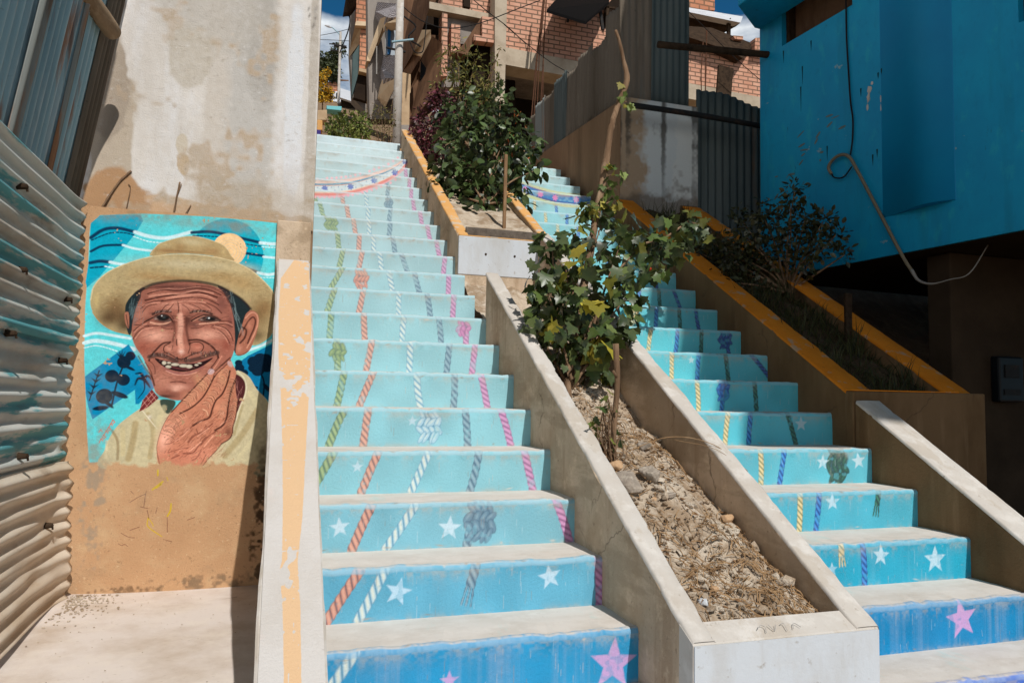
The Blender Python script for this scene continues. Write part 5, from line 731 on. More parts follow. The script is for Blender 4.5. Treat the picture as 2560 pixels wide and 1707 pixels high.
bluewall = cloth('blue_house_paint', (0, 156, 200), [((0, 136, 186), 1.2, .4, .66, .8, O1), ((12, 168, 210), 4, .52, .72, .5, (1, 1, .4)), ((0, 112, 138), 2.4, .52, .66, .55, VS), ((40, 176, 196), 9, .58, .66, .4, (1, 1, .5)), ((0, 128, 172), 26, .56, .7, .35, (1, 1, .6)), ((150, 176, 178), 5, .665, .685, .75, (1, 1, 1.6)), ((0, 92, 120), 16, .68, .72, .7, (1, 1, .3))], rough=.55, spec=.35, bmp=(40, .15, .004))
bayblue = cloth('deep_blue_paint', (0, 144, 200), [((0, 128, 188), 1.5, .4, .66, .6, O1)], rough=.5, spec=.35, bmp=(40, .12, .004))  # the bay's own slightly deeper blue
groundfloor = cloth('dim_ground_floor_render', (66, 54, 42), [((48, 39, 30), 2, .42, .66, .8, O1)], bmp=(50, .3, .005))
darkmetal = cloth('black_iron', (42, 42, 42), [((74, 58, 46), 12, .5, .7, .6, O1)], rough=.6, bmp=None)
rebarm = cloth('rusty_rebar', (96, 66, 50), [((60, 44, 36), 30, .45, .65, .7, O1)], bmp=None)
wirem = cloth('cable_sheath', (34, 33, 33), [], rough=.6, bmp=None)
littm = cloth('dead_leaf', (128, 96, 66), [((84, 60, 42), 25, .42, .62, .8, O1), ((186, 156, 118), 18, .56, .68, .7, O1)], bmp=None)
scratchm = cloth('faded_pencil', (174, 170, 165), [], bmp=None)
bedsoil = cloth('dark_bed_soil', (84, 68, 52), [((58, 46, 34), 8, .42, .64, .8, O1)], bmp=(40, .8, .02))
pvc = cloth('grey_conduit', (122, 112, 92), [((120, 108, 90), 10, .5, .7, .6, O1)], rough=.5, bmp=None)
pvcwhite = cloth('white_conduit', (140, 136, 130), [((120, 114, 106), 10, .5, .7, .6, O1)], rough=.5, bmp=None)
bitumen = cloth('dark_edging_board', (104, 96, 88), [((70, 64, 58), 20, .42, .62, .7, O1), ((140, 132, 122), 60, .58, .7, .4, O1)], bmp=(120, .5, .005))
cream = cloth('cream_render', (214, 190, 158), [((190, 164, 132), 4, .45, .7, .6, O1)], bmp=(30, .2, .005))
tan = cloth('tan_render', (186, 160, 128), [((156, 130, 102), 4, .45, .7, .7, O1), ((120, 98, 76), 20, .62, .72, .4, O1)], bmp=(30, .3, .008))
greyrender = cloth('grey_render', (146, 138, 130), [((112, 104, 98), 3, .42, .64, .8, (1, 1, .2)), ((170, 162, 152), 20, .54, .7, .5, O1)], bmp=(30, .4, .01))
brownrib = cloth('brown_ribbed_wall', (112, 84, 64), [((84, 62, 48), 8, .45, .62, .7, (1, 1, .3))], bmp=(20, .4, .01))
tealrender = cloth('blue_grey_render', (104, 124, 124), [((78, 96, 98), 3, .45, .7, .7, O1)], bmp=(30, .3, .006))
tealdamp = cloth('damp_blue_stain', (30, 62, 64), [], bmp=None)
blackm = cloth('tarred_sheet', (12, 11, 11), [], bmp=None)
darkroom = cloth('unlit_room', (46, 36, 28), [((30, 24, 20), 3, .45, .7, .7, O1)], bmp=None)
whitemetal = cloth('pale_roof_sheet', (206, 208, 212), [((160, 162, 166), 3, .5, .7, .6, (1, 4, 1))], rough=.5, bmp=None)
tealpaint = cloth('turquoise_bench_paint', (120, 190, 196), [], bmp=None)
purplep = cloth('violet_paint', (70, 62, 130), [], bmp=None)
vanp = cloth('white_van_paint', (214, 218, 224), [], rough=.25, spec=.5, bmp=None)
rubber = cloth('tyre_rubber', (26, 26, 27), [], bmp=None)
meterm = cloth('meter_box_metal', (18, 22, 25), [], rough=.45, bmp=None)
redfruit = cloth('red_fruit_skin', (196, 62, 36), [], rough=.4, bmp=None)
glassm = cloth('curtained_window', (176, 186, 194), [((140, 152, 164), 6, .45, .7, .6, (3, 3, .2))], rough=.2, spec=.5, bmp=None)
blueframe = cloth('blue_window_frame', (20, 96, 150), [], rough=.4, bmp=None)
darkglass = cloth('dark_glass', (26, 30, 34), [], rough=.1, spec=.6, bmp=None)
def stripes(name, c1, c2, scale, axis=2, rough=.9):
    m, nt, b = start(name, rough); g = N(nt, 'ShaderNodeNewGeometry'); w = N(nt, 'ShaderNodeTexWave', bands_direction='XYZ'[axis]); w.inputs['Scale'].default_value = scale; w.inputs['Distortion'].default_value = 4; w.inputs['Detail'].default_value = 4; w.inputs['Detail Scale'].default_value = 2.5
    nt.links.new(g.outputs['Position'], w.inputs['Vector']); nt.links.new(mixc(nt, w.outputs[1], lin(c1), lin(c2)), b.inputs['Base Color']); bump(nt, b, w.outputs[1], .7, .02); return m
slatestone = stripes('rough_stone_cladding', (120, 114, 116), (186, 180, 182), 7)
def brickm(name, c1, c2, mortar, bw=.25, rh=.095, ms=.013, swap=False):
    m, nt, b = start(name, .92); g = N(nt, 'ShaderNodeNewGeometry'); sp = N(nt, 'ShaderNodeSeparateXYZ'); cb = N(nt, 'ShaderNodeCombineXYZ'); t = N(nt, 'ShaderNodeTexBrick')
    nt.links.new(g.outputs['Position'], sp.inputs[0]); nt.links.new(sp.outputs[1 if swap else 0], cb.inputs[0]); nt.links.new(sp.outputs[2], cb.inputs[1])
    wz = noise(nt, 5, 3); nt.links.new(math_(nt, 'MULTIPLY', wz, .03), cb.inputs[2])
    nt.links.new(cb.outputs[0], t.inputs['Vector']); t.inputs['Color1'].default_value = (*lin(c1), 1); t.inputs['Color2'].default_value = (*lin(c2), 1); t.inputs['Mortar'].default_value = (*lin(mortar), 1)
    t.inputs['Scale'].default_value = 1; t.inputs['Brick Width'].default_value = bw; t.inputs['Row Height'].default_value = rh; t.inputs['Mortar Size'].default_value = ms; t.inputs['Mortar Smooth'].default_value = .15; t.inputs['Bias'].default_value = -.1
    rp = ramp(nt, .4, .7); nt.links.new(noise(nt, 2.2, 6), rp.inputs[0]); c = mixc(nt, math_(nt, 'MULTIPLY', rp.outputs[0], .45), t.outputs[0], lin((176, 120, 92)))
    rp2 = ramp(nt, .58, .72); nt.links.new(noise(nt, 28, 5, off=5), rp2.inputs[0]); c = mixc(nt, math_(nt, 'MULTIPLY', rp2.outputs[0], .5), c, lin((206, 168, 142)))
    nt.links.new(c, b.inputs['Base Color']); inv = math_(nt, 'SUBTRACT', 1.0, t.outputs[1]); bump(nt, b, inv, .9, .02); return m
brick = brickm('red_clay_brick', (212, 164, 140), (198, 146, 122), (122, 102, 86))
slabcon = cloth('cast_slab_concrete', (184, 170, 150), [((152, 136, 116), 3, .42, .66, .7, O1), ((120, 104, 88), 16, .62, .72, .4, O1)], bmp=(20, .4, .01))
brickfar = brickm('orange_clay_brick', (204, 146, 114), (188, 124, 96), (128, 100, 80), .3, .14, .02)
def painted(name, under=None, wear=.35, rough=.72, grain=(10, 10, 60), soft=False):
    """brush paint held in the 'paint' attribute (alpha = coverage), scuffed and dusty, over a bare under-surface"""
    m, nt, b = start(name, rough, .3); a = N(nt, 'ShaderNodeAttribute', attribute_name='paint'); c = a.outputs['Color']
    n1 = ramp(nt, .35, .7); nt.links.new(noise(nt, 2.4, 7), n1.inputs[0])
    c = mixc(nt, math_(nt, 'MULTIPLY', n1.outputs[0], max(0, .2 * (wear - .06))), c, lin((206, 200, 190)))
    n2 = ramp(nt, .68, .75); nt.links.new(noise(nt, 16, 9, .72, (1, 1, 2.5), off=4), n2.inputs[0])
    c = mixc(nt, math_(nt, 'MULTIPLY', n2.outputs[0], wear * .5), c, lin((200, 196, 188)))
    n3 = ramp(nt, .66, .72); nt.links.new(noise(nt, 60, 5, .6, (.4, 1, 2), off=9), n3.inputs[0])
    c = mixc(nt, math_(nt, 'MULTIPLY', n3.outputs[0], wear), c, lin((150, 140, 126)))
    if under:
        u = N(nt, 'ShaderNodeRGB'); u.outputs[0].default_value = (*lin(under[0]), 1); u = u.outputs[0]
        for i, (cc, sc, lo, hi, am, st) in enumerate(under[1]):
            q = ramp(nt, lo, hi); nt.links.new(noise(nt, sc, 8, .62, st, off=2.3 * i), q.inputs[0]); u = mixc(nt, math_(nt, 'MULTIPLY', q.outputs[0], am), u, lin(cc))
        e = noise(nt, 26, 6, .7, off=7); al = math_(nt, 'ADD', a.outputs['Alpha'], math_(nt, 'MULTIPLY', math_(nt, 'SUBTRACT', e, .5), .9)); q = ramp(nt, *((.2, .95) if soft else (.36, .6))); nt.links.new(al, q.inputs[0])
        ed = math_(nt, 'MULTIPLY', q.outputs[0], ramp_gate(nt, a.outputs['Alpha'])); c = mixc(nt, ed, u, c)
    nt.links.new(c, b.inputs['Base Color']); h = math_(nt, 'ADD', noise(nt, 14, 8, .7, grain), math_(nt, 'MULTIPLY', noise(nt, 90, 6, .6), .6)); bump(nt, b, h, .5, .007); return m
def ramp_gate(nt, s):
    q = ramp(nt, .02, .2); nt.links.new(s, q.inputs[0]); return q.outputs[0]
OCHRE = ((198, 158, 120), [((178, 138, 102), 2.2, .42, .68, .7, O1), ((206, 178, 140), 5, .5, .72, .55, O1), ((150, 128, 102), 3.1, .58, .74, .55, O1), ((126, 98, 70), 45, .62, .70, .5, O1), ((112, 86, 60), 95, .62, .68, .6, O1), ((222, 196, 160), 60, .60, .68, .5, O1)])
muralm = painted('mural_paint_on_ochre_render', OCHRE, .06, .75, (10, 10, 30))
riserm = painted('riser_paint', None, .30, .6)
WHT = ((216, 210, 203), [((190, 182, 172), 3, .46, .7, .6, (1, 1, .4)), ((226, 226, 228), 5, .5, .66, .55, (1, 1, .35)), ((150, 138, 122), 30, .68, .72, .5, O1)])
plasterm = painted('patchy_white_plaster', WHT, .3, .9, (10, 10, 10), True)
capm = painted('parapet_paint', ((200, 195, 190), [((188, 180, 171), 5, .46, .7, .6, O1), ((212, 192, 182), 3, .6, .72, .5, O1), ((150, 140, 128), 50, .68, .72, .4, O1)]), .25, .8, (10, 10, 10))
def leafm(name, rough=.5, spec=.4, trans=.14):
    m = bpy.data.materials.new(name); m.use_nodes = True; nt = m.node_tree; nt.nodes.clear(); MATS[name] = m
    o = N(nt, 'ShaderNodeOutputMaterial'); b = N(nt, 'ShaderNodeBsdfPrincipled'); t = N(nt, 'ShaderNodeBsdfTranslucent'); mxs = N(nt, 'ShaderNodeMixShader'); a = N(nt, 'ShaderNodeAttribute', attribute_name='paint')
    q = ramp(nt, .4, .7); nt.links.new(noise(nt, 30, 4), q.inputs[0]); c = mixc(nt, math_(nt, 'MULTIPLY', q.outputs[0], .35), a.outputs[0], (.13, .13, .04))
    nt.links.new(c, b.inputs['Base Color']); nt.links.new(c, t.inputs[0]); b.inputs['Roughness'].default_value = rough; b.inputs['Specular IOR Level'].default_value = spec
    mxs.inputs[0].default_value = trans; nt.links.new(b.outputs[0], mxs.inputs[1]); nt.links.new(t.outputs[0], mxs.inputs[2]); nt.links.new(mxs.outputs[0], o.inputs[0]); return m
leaf = leafm('glossy_leaf', .38, .5); leafsoft = leafm('soft_leaf', .6, .35, .25); purpleleaf = leafm('purple_leaf', .45, .4, .15)

# ------------------------------------------------------------------ painting on a wall: a grid of brush marks, kept as a colour attribute
class Canvas:
    def __init__(s, x0, x1, z0, z1, h):
        s.nx = int((x1 - x0) / h) + 2; s.nz = int((z1 - z0) / h) + 2; s.x = np.linspace(x0, x1, s.nx); s.z = np.linspace(z0, z1, s.nz)
        s.c = np.zeros((s.nz, s.nx, 3)); s.a = np.zeros((s.nz, s.nx))
    def sub(s, x0, x1, z0, z1):
        i0, i1 = np.searchsorted(s.x, (x0, x1)); j0, j1 = np.searchsorted(s.z, (z0, z1))
        if i1 <= i0 or j1 <= j0: return None
        X, Z = np.meshgrid(s.x[i0:i1], s.z[j0:j1]); return (slice(j0, j1), slice(i0, i1)), X, Z
    def put(s, sl, A, col, cover=True):
        A3 = A[..., None]; s.c[sl] = s.c[sl] * (1 - A3) + np.asarray(col) * A3
        if cover: s.a[sl] = np.maximum(s.a[sl], A)
    def segdist(s, P, X, Z, closed=False):
        D = np.full(X.shape, 9.); T_ = np.zeros(X.shape); n = len(P)
        for i in range(n if closed else n - 1):
            a, b = P[i], P[(i + 1) % n]; e = b - a; L2 = e @ e + 1e-14
            t = np.clip(((X - a[0]) * e[0] + (Z - a[1]) * e[1]) / L2, 0, 1); q = np.hypot(X - a[0] - t * e[0], Z - a[1] - t * e[1])
            m = q < D; D = np.where(m, q, D); T_ = np.where(m, (i + t) / max(1, n - 1), T_)
        return D, T_
    def fill(s, col, P, soft, a=1):
        P = np.asarray(P); g = s.sub(P[:, 0].min() - soft, P[:, 0].max() + soft, P[:, 1].min() - soft, P[:, 1].max() + soft)
        if g is None: return
        sl, X, Z = g; D, _ = s.segdist(P, X, Z, True); ins = np.zeros(X.shape, bool); n = len(P)
        for i in range(n):
            (x1, z1), (x2, z2) = P[i], P[(i + 1) % n]; c = (z1 > Z) != (z2 > Z)
            ins ^= c & (X < (x2 - x1) * (Z - z1) / (z2 - z1 + 1e-12) + x1)
        s.put(sl, np.clip(.5 + np.where(ins, D, -D) / soft, 0, 1) * a, col)
    def stroke(s, col, P, w, a=1, soft=.004, taper=0):
        P = np.asarray(P, float); m = w + soft; g = s.sub(P[:, 0].min() - m, P[:, 0].max() + m, P[:, 1].min() - m, P[:, 1].max() + m)
        if g is None: return
        sl, X, Z = g; D, t = s.segdist(P, X, Z); ww = w * (1 - taper * t) if taper else w
        s.put(sl, np.clip((ww - D) / soft + .5, 0, 1) * a, col)
    def blob(s, col, x, z, rx, rz, ang, a, hard):
        m = max(rx, rz) * (1.1 if hard else 1.7); g = s.sub(x - m, x + m, z - m, z + m)
        if g is None: return
        sl, X, Z = g; c, q = math.cos(math.radians(ang)), math.sin(math.radians(ang)); u = (X - x) * c - (Z - z) * q; v = (X - x) * q + (Z - z) * c
        D = np.sqrt((u / rx) ** 2 + (v / rz) ** 2); A = np.clip((1 - D) * min(rx, rz) / .003 + .5, 0, 1) if hard else np.exp(-1.6 * D * D) * np.clip((1.7 - D) / .5, 0, 1)
        s.put(sl, A * a, col)
    def grid(s, fy):
        X, Z = np.meshgrid(s.x, s.z); V = fy(X, Z).reshape(-1, 3); i = np.arange(s.nx * s.nz).reshape(s.nz, s.nx)
        F = np.stack([i[:-1, :-1], i[:-1, 1:], i[1:, 1:], i[1:, :-1]], -1).reshape(-1, 4)
        return V, F, np.concatenate([s.c, s.a[..., None]], -1).reshape(-1, 4)
def smooth_noise(nz, nx, cell, seed):
    g = np.random.default_rng(seed + 100).random((nz // cell + 3, nx // cell + 3)); zi = np.arange(nz) / cell; xi = np.arange(nx) / cell
    z0 = zi.astype(int); x0 = xi.astype(int); fz = (zi - z0)[:, None]; fx = (xi - x0)[None]; fz = fz * fz * (3 - 2 * fz); fx = fx * fx * (3 - 2 * fx)
    return (g[z0][:, x0] * (1 - fz) * (1 - fx) + g[z0 + 1][:, x0] * fz * (1 - fx) + g[z0][:, x0 + 1] * (1 - fz) * fx + g[z0 + 1][:, x0 + 1] * fz * fx)

# ------------------------------------------------------------------ the ground and the hillside
xs = np.array([-300, -60, -20, -8, -4, -2.6, -1, 0, 1, 2, 3, 4, 8, 20, 60, 300.]); ys = np.array([-300, -60, -20, -8, -3, -1.2, 2.30, 2.34, 3, 4, 5, 6, 7, 8, 10, 12, 16, 20, 26, 34, 44, 80, 300.])
def hill(y):
    if y < 2.32: return -.72
    if y < 6: return nose(y) - .45
    if y < 7: return 3.5
    return 3.5 + (y - 7) * .42 if y < 44 else 3.5 + 37 * .42
V = [(x, y, hill(y) + (0 if y < 3 or abs(x) < 3 else .25 * math.sin(x * .7 + y) )) for y in ys for x in xs]; n = len(xs)
tag(mesh('ground', V, [(j * n + i, j * n + i + 1, (j + 1) * n + i + 1, (j + 1) * n + i) for j in range(len(ys) - 1) for i in range(n - 1)], dirt), kind='structure')
mb = MB(); nx, ny = 40, 60
gx = np.linspace(-3.2, -1.1, nx); gy = np.linspace(-2.6, 2.24, ny)
for y in gy:
    for x in gx: mb.V.append((x, y, -.162 + .0028 * math.sin(x * 5 + y * 3) + (.03 * max(0, -x - 1.95) * max(0, y - 1.2))))
mb.F = [(j * nx + i, j * nx + i + 1, (j + 1) * nx + i + 1, (j + 1) * nx + i) for j in range(ny - 1) for i in range(nx - 1)]
mb.add([(-3.2, -2.6, -.162), (-1.1, -2.6, -.162), (-1.1, -2.6, -.8), (-3.2, -2.6, -.8)], [(0, 1, 2, 3)])
tag(mb.build('pavement', pave, smooth=True), kind='structure')

# ------------------------------------------------------------------ the two flights of painted steps
ROPE = dict(g=((176, 192, 118), (128, 150, 66), (54, 82, 42)), o=((240, 168, 134), (218, 124, 92), (112, 62, 52)), w=((238, 238, 220), (172, 208, 224), (74, 136, 172)), b=((150, 176, 190), (88, 124, 150), (42, 72, 104)), p=((228, 152, 204), (202, 96, 168), (134, 50, 112)),
            y=((246, 222, 164), (226, 196, 128), (96, 104, 62)), d=((70, 150, 226), (10, 88, 186), (0, 46, 116)), k=((58, 120, 84), (22, 66, 46), (8, 28, 20)), v=((60, 86, 190), (28, 50, 140), (12, 26, 84)))
def paint_rope(cv, o, fade):
    key, w, fray, x0, z0, x1, z1 = o[1], o[2] / 1e4 * (1.5 if o[1] in 'gowbp' else 1.3), o[3], *[v / 1e4 for v in o[4:8]]
    e = (x1 - x0) / (z1 - z0 + 1e-9)
    if z0 > .12: x0 += e * (.172 - z0); z0 = .172
    if z1 < .09 and not fray: x1 += e * (-.002 - z1); z1 = -.002
    bow = R.uniform(-.004, .004); P = catmull([(x0, z0), ((x0 + x1) / 2 + bow, (z0 + z1) / 2), (x1, z1)], 5)
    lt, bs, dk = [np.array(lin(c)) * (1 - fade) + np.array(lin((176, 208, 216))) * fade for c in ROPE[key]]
    m = w * .75; g = cv.sub(P[:, 0].min() - m, P[:, 0].max() + m, P[:, 1].min() - m, P[:, 1].max() + m)
    if g is None: return
    sl, X, Z = g; D, t = cv.segdist(P, X, Z); L = np.hypot(*(P[-1] - P[0])); ux, uz = (P[-1] - P[0]) / L
    side = (X - P[0][0]) * uz - (Z - P[0][1]) * ux; sgn = np.sign(side - np.interp(t, np.linspace(0, 1, len(P)), (P[:, 0] - P[0][0]) * uz - (P[:, 1] - P[0][1]) * ux)); q = D * sgn / (w / 2)
    ww = np.where(t > .55, 1 + (.9 if fray else 0) * (t - .55), 1); q = q / ww
    pitch = w * .8 if key in 'gopy' else w * .95; ph = t * L / pitch + q * .6 + R.random(); fr = ph - np.floor(ph); strand = np.sin(np.pi * fr)
    edge = .86 + .14 * np.abs(np.sin(np.pi * (t * L / pitch + .6 * np.sign(q)))); A = np.clip((edge - np.abs(q)) * w / 2 / .0022 + .5, 0, 1)
    if fray: A *= np.where(t > .55, np.clip((np.sin(q * 9 + 2.2) + 1.3 - 2.2 * (t - .55)), 0, 1), 1) * np.clip((1 - t) / .06, 0, 1)
    if fray: strand = np.where(t > .55, np.abs(np.sin(q * 9 + 2.2)), strand)
    rnd = np.clip(1 - q * q, 0, 1)
    C = dk + (bs - dk) * np.clip(strand * 2.3 - .35, 0, 1)[..., None]; C = C + (lt - C) * (np.clip(strand * 2 - 1.05, 0, 1) * np.clip(.35 + .75 * rnd + .25 * q, 0, 1))[..., None]
    C = C + (dk - C) * (np.clip((np.abs(q) - .72) / .2, 0, 1) * .75)[..., None]
    A = A * (t > .001) * (t < .999) * (1 - .35 * fade); cv.c[sl] = cv.c[sl] * (1 - A[..., None]) + C * A[..., None]
def paint_knot(cv, o, fade):
    key, rx, rz, x, z = o[1], *[v / 1e4 for v in o[2:6]]; z = min(z, .172 - rz * .95)
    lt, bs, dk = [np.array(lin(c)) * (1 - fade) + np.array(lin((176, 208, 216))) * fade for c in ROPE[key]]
    rows = 4 if rz > .055 else 3; cv.blob(dk, x, z, rx * .86, rz * .9, 0, .85, 1)
    for j in range(rows):
        zz = z + rz * (1 - 2 * (j + .5) / rows) * .95; half = rx * (.58 + .42 * math.sin(math.pi * (j + .5) / rows)); nn = 4 if rx > .045 else 3
        for i in range(nn):
            xx = x + half * (2 * (i + .5) / nn - 1) + R.uniform(-.004, .004); an = R.uniform(-18, 18) + (34 if j % 2 else -34); a, b = half / nn * R.uniform(.8, 1.05), rz / rows * R.uniform(1.3, 1.75)
            cv.blob(dk, xx, zz, a * 1.15, b * 1.08, an, .8, 1); cv.blob(bs, xx, zz, a * .92, b * .95, an, .95, 1); cv.blob(lt, xx - a * .15, zz + b * .1, a * .42, b * .7, an, .6, 0)
def star_pts(x, z, R_, rot, n=5, inner=.42, ph=0):
    return [(x + (R_ if k % 2 == 0 else R_ * inner) * math.sin(math.radians(rot) + k * math.pi / n + ph), z + (R_ if k % 2 == 0 else R_ * inner) * math.cos(math.radians(rot) + k * math.pi / n + ph)) for k in range(2 * n)]
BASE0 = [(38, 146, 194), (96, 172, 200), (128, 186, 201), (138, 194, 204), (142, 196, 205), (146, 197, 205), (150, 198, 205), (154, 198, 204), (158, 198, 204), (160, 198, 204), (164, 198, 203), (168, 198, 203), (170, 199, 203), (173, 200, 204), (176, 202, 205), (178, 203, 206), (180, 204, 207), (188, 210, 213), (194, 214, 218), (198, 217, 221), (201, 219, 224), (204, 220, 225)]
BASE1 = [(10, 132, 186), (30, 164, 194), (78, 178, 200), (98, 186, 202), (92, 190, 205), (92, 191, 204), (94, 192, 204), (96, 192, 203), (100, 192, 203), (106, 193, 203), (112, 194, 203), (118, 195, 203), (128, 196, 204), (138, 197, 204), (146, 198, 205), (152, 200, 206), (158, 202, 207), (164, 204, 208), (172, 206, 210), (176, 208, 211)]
def flight(side, x0, x1, n, label):
    st = thing('painted_staircase', ((x0 + x1) / 2, -1.2, -.72), label, 'staircase'); bases = (BASE0, BASE1)[side]; data = T['paint'][side]
    for i in range(-4, n):
        zt = (i + 1) * r; nxs = 34; jx = rng.normal(0, .0024, nxs); mb = MB(); y0 = i * d + .012; y1 = (i + 1) * d + .03
        prof = [(y0, zt - r - .16), (y0, zt - .02), (y0 + .003, zt - .008), (y0 + .014, zt - .001), (y0 + .12, zt + .001), (y1, zt), (y1, zt - r - .16)]; k = len(prof)
        for a, x in enumerate(np.linspace(x0, x1, nxs)):
            mb.V += [(x, y + (jx[a] if 0 < b < 4 else 0), z + (jx[a] * .7 if 0 < b < 4 else 0)) for b, (y, z) in enumerate(prof)]
        mb.F = [(a * k + b, a * k + (b + 1) % k, (a + 1) * k + (b + 1) % k, (a + 1) * k + b) for a in range(nxs - 1) for b in range(k)] + [tuple(range(k)), tuple((nxs - 1) * k + b for b in range(k))[::-1]]
        so_ = mb.build('step', treadm, st)
        if i < -2: continue
        dist = 4.3 + i * d if side == 0 else 4.6 + i * d
        h = max(.0022, dist / 744 * .52); cv = Canvas(x0 + .002, x1 - .002, 0, r + .012, h)
        base = bases[max(0, i)] if i >= 0 else ((70, 110, 200), (90, 100, 190))[0 if i == -1 else 1]
        cv.c[:] = np.array(lin(base)) * np.array((.98, 1.02, 1.04)); cv.a[:] = 1; Xg, Zg = np.meshgrid(cv.x, cv.z)
        nl = smooth_noise(cv.nz, cv.nx, 26, i * 7 + side)[..., None]; cv.c *= .9 + .2 * nl
        if i < 3:                                                   # brushed mauve and grey scuffing on the lowest risers
            cols = np.random.default_rng(i + 40 + side).random(cv.nx); cols = np.convolve(cols, np.ones(23) / 23, 'same') * .6 + np.convolve(cols, np.ones(7) / 7, 'same') * .4; A = np.clip((cols - .5) * 5, 0, 1)[None] * np.clip(.35 + .8 * (smooth_noise(cv.nz, cv.nx, 20, i + 60) * .5 + smooth_noise(cv.nz, cv.nx, 5, i + 61) * .5), 0, 1) * (.6 if i < 1 else .4 if i < 2 else .2)
            cv.c = cv.c * (1 - A[..., None]) + np.array(lin((146, 172, 204) if i < 1 else (120, 190, 214))) * A[..., None]
        plain = cv.c.copy()
        for o in data.get(str(i), []):
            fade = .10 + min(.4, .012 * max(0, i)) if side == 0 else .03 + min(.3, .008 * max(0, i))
            if o[0] == 'r': paint_rope(cv, o, fade)
            elif o[0] == 'k': paint_knot(cv, o, fade)
            elif o[0] == 's':
                P = np.array(o[4:]).reshape(-1, 2) / 1e4
                if len(P) > 2: P = catmull(P, 3)
                cv.stroke(lin(o[1]), P, o[2] / 1e4, o[3] * .9, .004)
            elif o[0] == '*':
                x, z = o[4] / 1e4, o[5] / 1e4; q = o[2] / 1e4
                cv.fill(lin(o[1]), star_pts(x, z, q, o[3]) if o[3] != 99 else star_pts(x, z, q, 10, 7, .6), .004, .92)
        fl = smooth_noise(cv.nz, cv.nx, 4, i * 5 + 9) * .55 + smooth_noise(cv.nz, cv.nx, 11, i * 5 + 10) * .45; A = (np.clip((fl - .64) * 5, 0, .35) + .05)[..., None]; cv.c = cv.c * (1 - A) + plain * A
        for _ in range(int(cv.nx / 9)):                             # thin runs and chips
            x = R.uniform(x0, x1); z = R.uniform(.03, r); cv.stroke(lin(R.choice([(196, 190, 180), (190, 214, 222), (150, 132, 116)])), [(x, z), (x + R.uniform(-.002, .002), max(0, z - R.uniform(.004, .05)))], R.uniform(.0006, .0014), .35, .0016)
        nm = smooth_noise(2, cv.nx, 7, i * 3 + 5)[:1] * .35 + smooth_noise(cv.nz, cv.nx, 40, i * 3 + 4) * .35 + smooth_noise(cv.nz, cv.nx, 3, i * 3 + 6) * .3
        zz = Zg / r; A = np.clip(np.exp(-np.maximum(0, .89 - zz) / .11) * (nm * 2.3 - .9), 0, .42) * (zz < .9) + np.clip(np.exp(-zz / .05) * (nm * 2 - .8), 0, .4)
        cv.c = cv.c * (1 - A[..., None]) + np.array(lin((186, 178, 164))) * A[..., None]
        nosec = np.array(lin(base)) * .55 + np.array(lin((198, 214, 224))) * .45; A = np.clip((zz - .885) / .03, 0, 1) * np.clip(.95 - .75 * np.clip(nm * 2.2 - .9, 0, 1), 0, 1) * .75
        cv.c = cv.c * (1 - A[..., None]) + nosec * A[..., None]
        A = np.clip((zz - .965) / .02, 0, 1) * np.clip(nm * 2.4 - .6, 0, .85); cv.c = cv.c * (1 - A[..., None]) + np.array(lin((206, 198, 188))) * A[..., None]
        for _ in range(9 if i < 12 else 3):
            x = R.uniform(x0, x1); cv.blob(np.array(lin(R.choice([(206, 198, 186), (176, 160, 140), (150, 134, 116)]))), x, R.choice([.165, .168, .172, .01, .15]), R.uniform(.004, .02), R.uniform(.002, .006), R.uniform(-15, 15), .8, 0)
        jv = np.interp(cv.x, np.linspace(x0, x1, nxs), jx)
        def fy(X, Z):
            over = np.clip(Z - (r - .014), 0, None); a = np.clip(over / .016, 0, 1) * math.pi / 2; flat = np.clip(over - .016, 0, None)
            y = i * d + .014 * (1 - np.cos(a)) * 1.0 + flat; z = np.where(over > 0, r - .014 + .0155 * np.sin(a), Z)
            w = np.clip((Z - .13) / .03, 0, 1); return np.stack([X, y + jv[None] * w + rng.normal(0, .00025, X.shape), z + i * r + jv[None] * .7 * w], -1)
        V, F, C = cv.grid(fy); mesh('painted_riser', V, F, riserm, so_, True, C, quads=True)
    return st
flight(0, -1.02, 0.004, 21, 'left flight of pale blue steps painted with green, orange, white, grey and pink ropes')
flight(1, .60, XR + .004, 20, 'right flight of blue steps painted with yellow, blue and black ropes beside the blue house')

# ------------------------------------------------------------------ parapet left of the left flight, with its peach stripe
pt = thing('parapet_wall', (-1.09, 0, -.16), 'white sloping parapet with a flaking peach stripe down its top, left of the wide stairs', 'parapet')
sweep_wall(-1.18, -1.0, -1.3, 2.196, lambda y: nose(y) + .162, lambda y: min(nose(y) - .4, 1.0) if y > -.9 else -.75).build('wall', palecon, pt)
cv = Canvas(-1.172, -1.008, -1.28, 2.19, .0042); cv.c[:] = lin((214, 178, 138))
SP = np.array(T['stripe']) / 1000.; cv.fill(lin((214, 178, 138)), SP, .006)
wn = smooth_noise(cv.nz, cv.nx, 7, 11) * .6 + smooth_noise(cv.nz, cv.nx, 3, 12) * .4; Xs, Ys_ = np.meshgrid(cv.x, cv.z); wm = np.zeros(Xs.shape)
for x, y, q in T['stripeworn']: wm = np.maximum(wm, np.exp(-((Xs - x / 1000) / (q * .0026)) ** 2 - ((Ys_ - y / 1000) / (q * .0055)) ** 2))
cv.a *= 1 - np.clip((wm * .8 + wn * 1.5 - 1.22) * 4, 0, 1); cv.a *= 1 - np.clip((smooth_noise(cv.nz, cv.nx, 3, 15) - .86) * 8, 0, .8)
V, F, C = cv.grid(lambda X, Y: np.stack([X, Y, r + .1715 + Y * K + rng.normal(0, .0003, X.shape)], -1)); mesh('painted_stripe', V, F, capm, pt, True, C, quads=True)

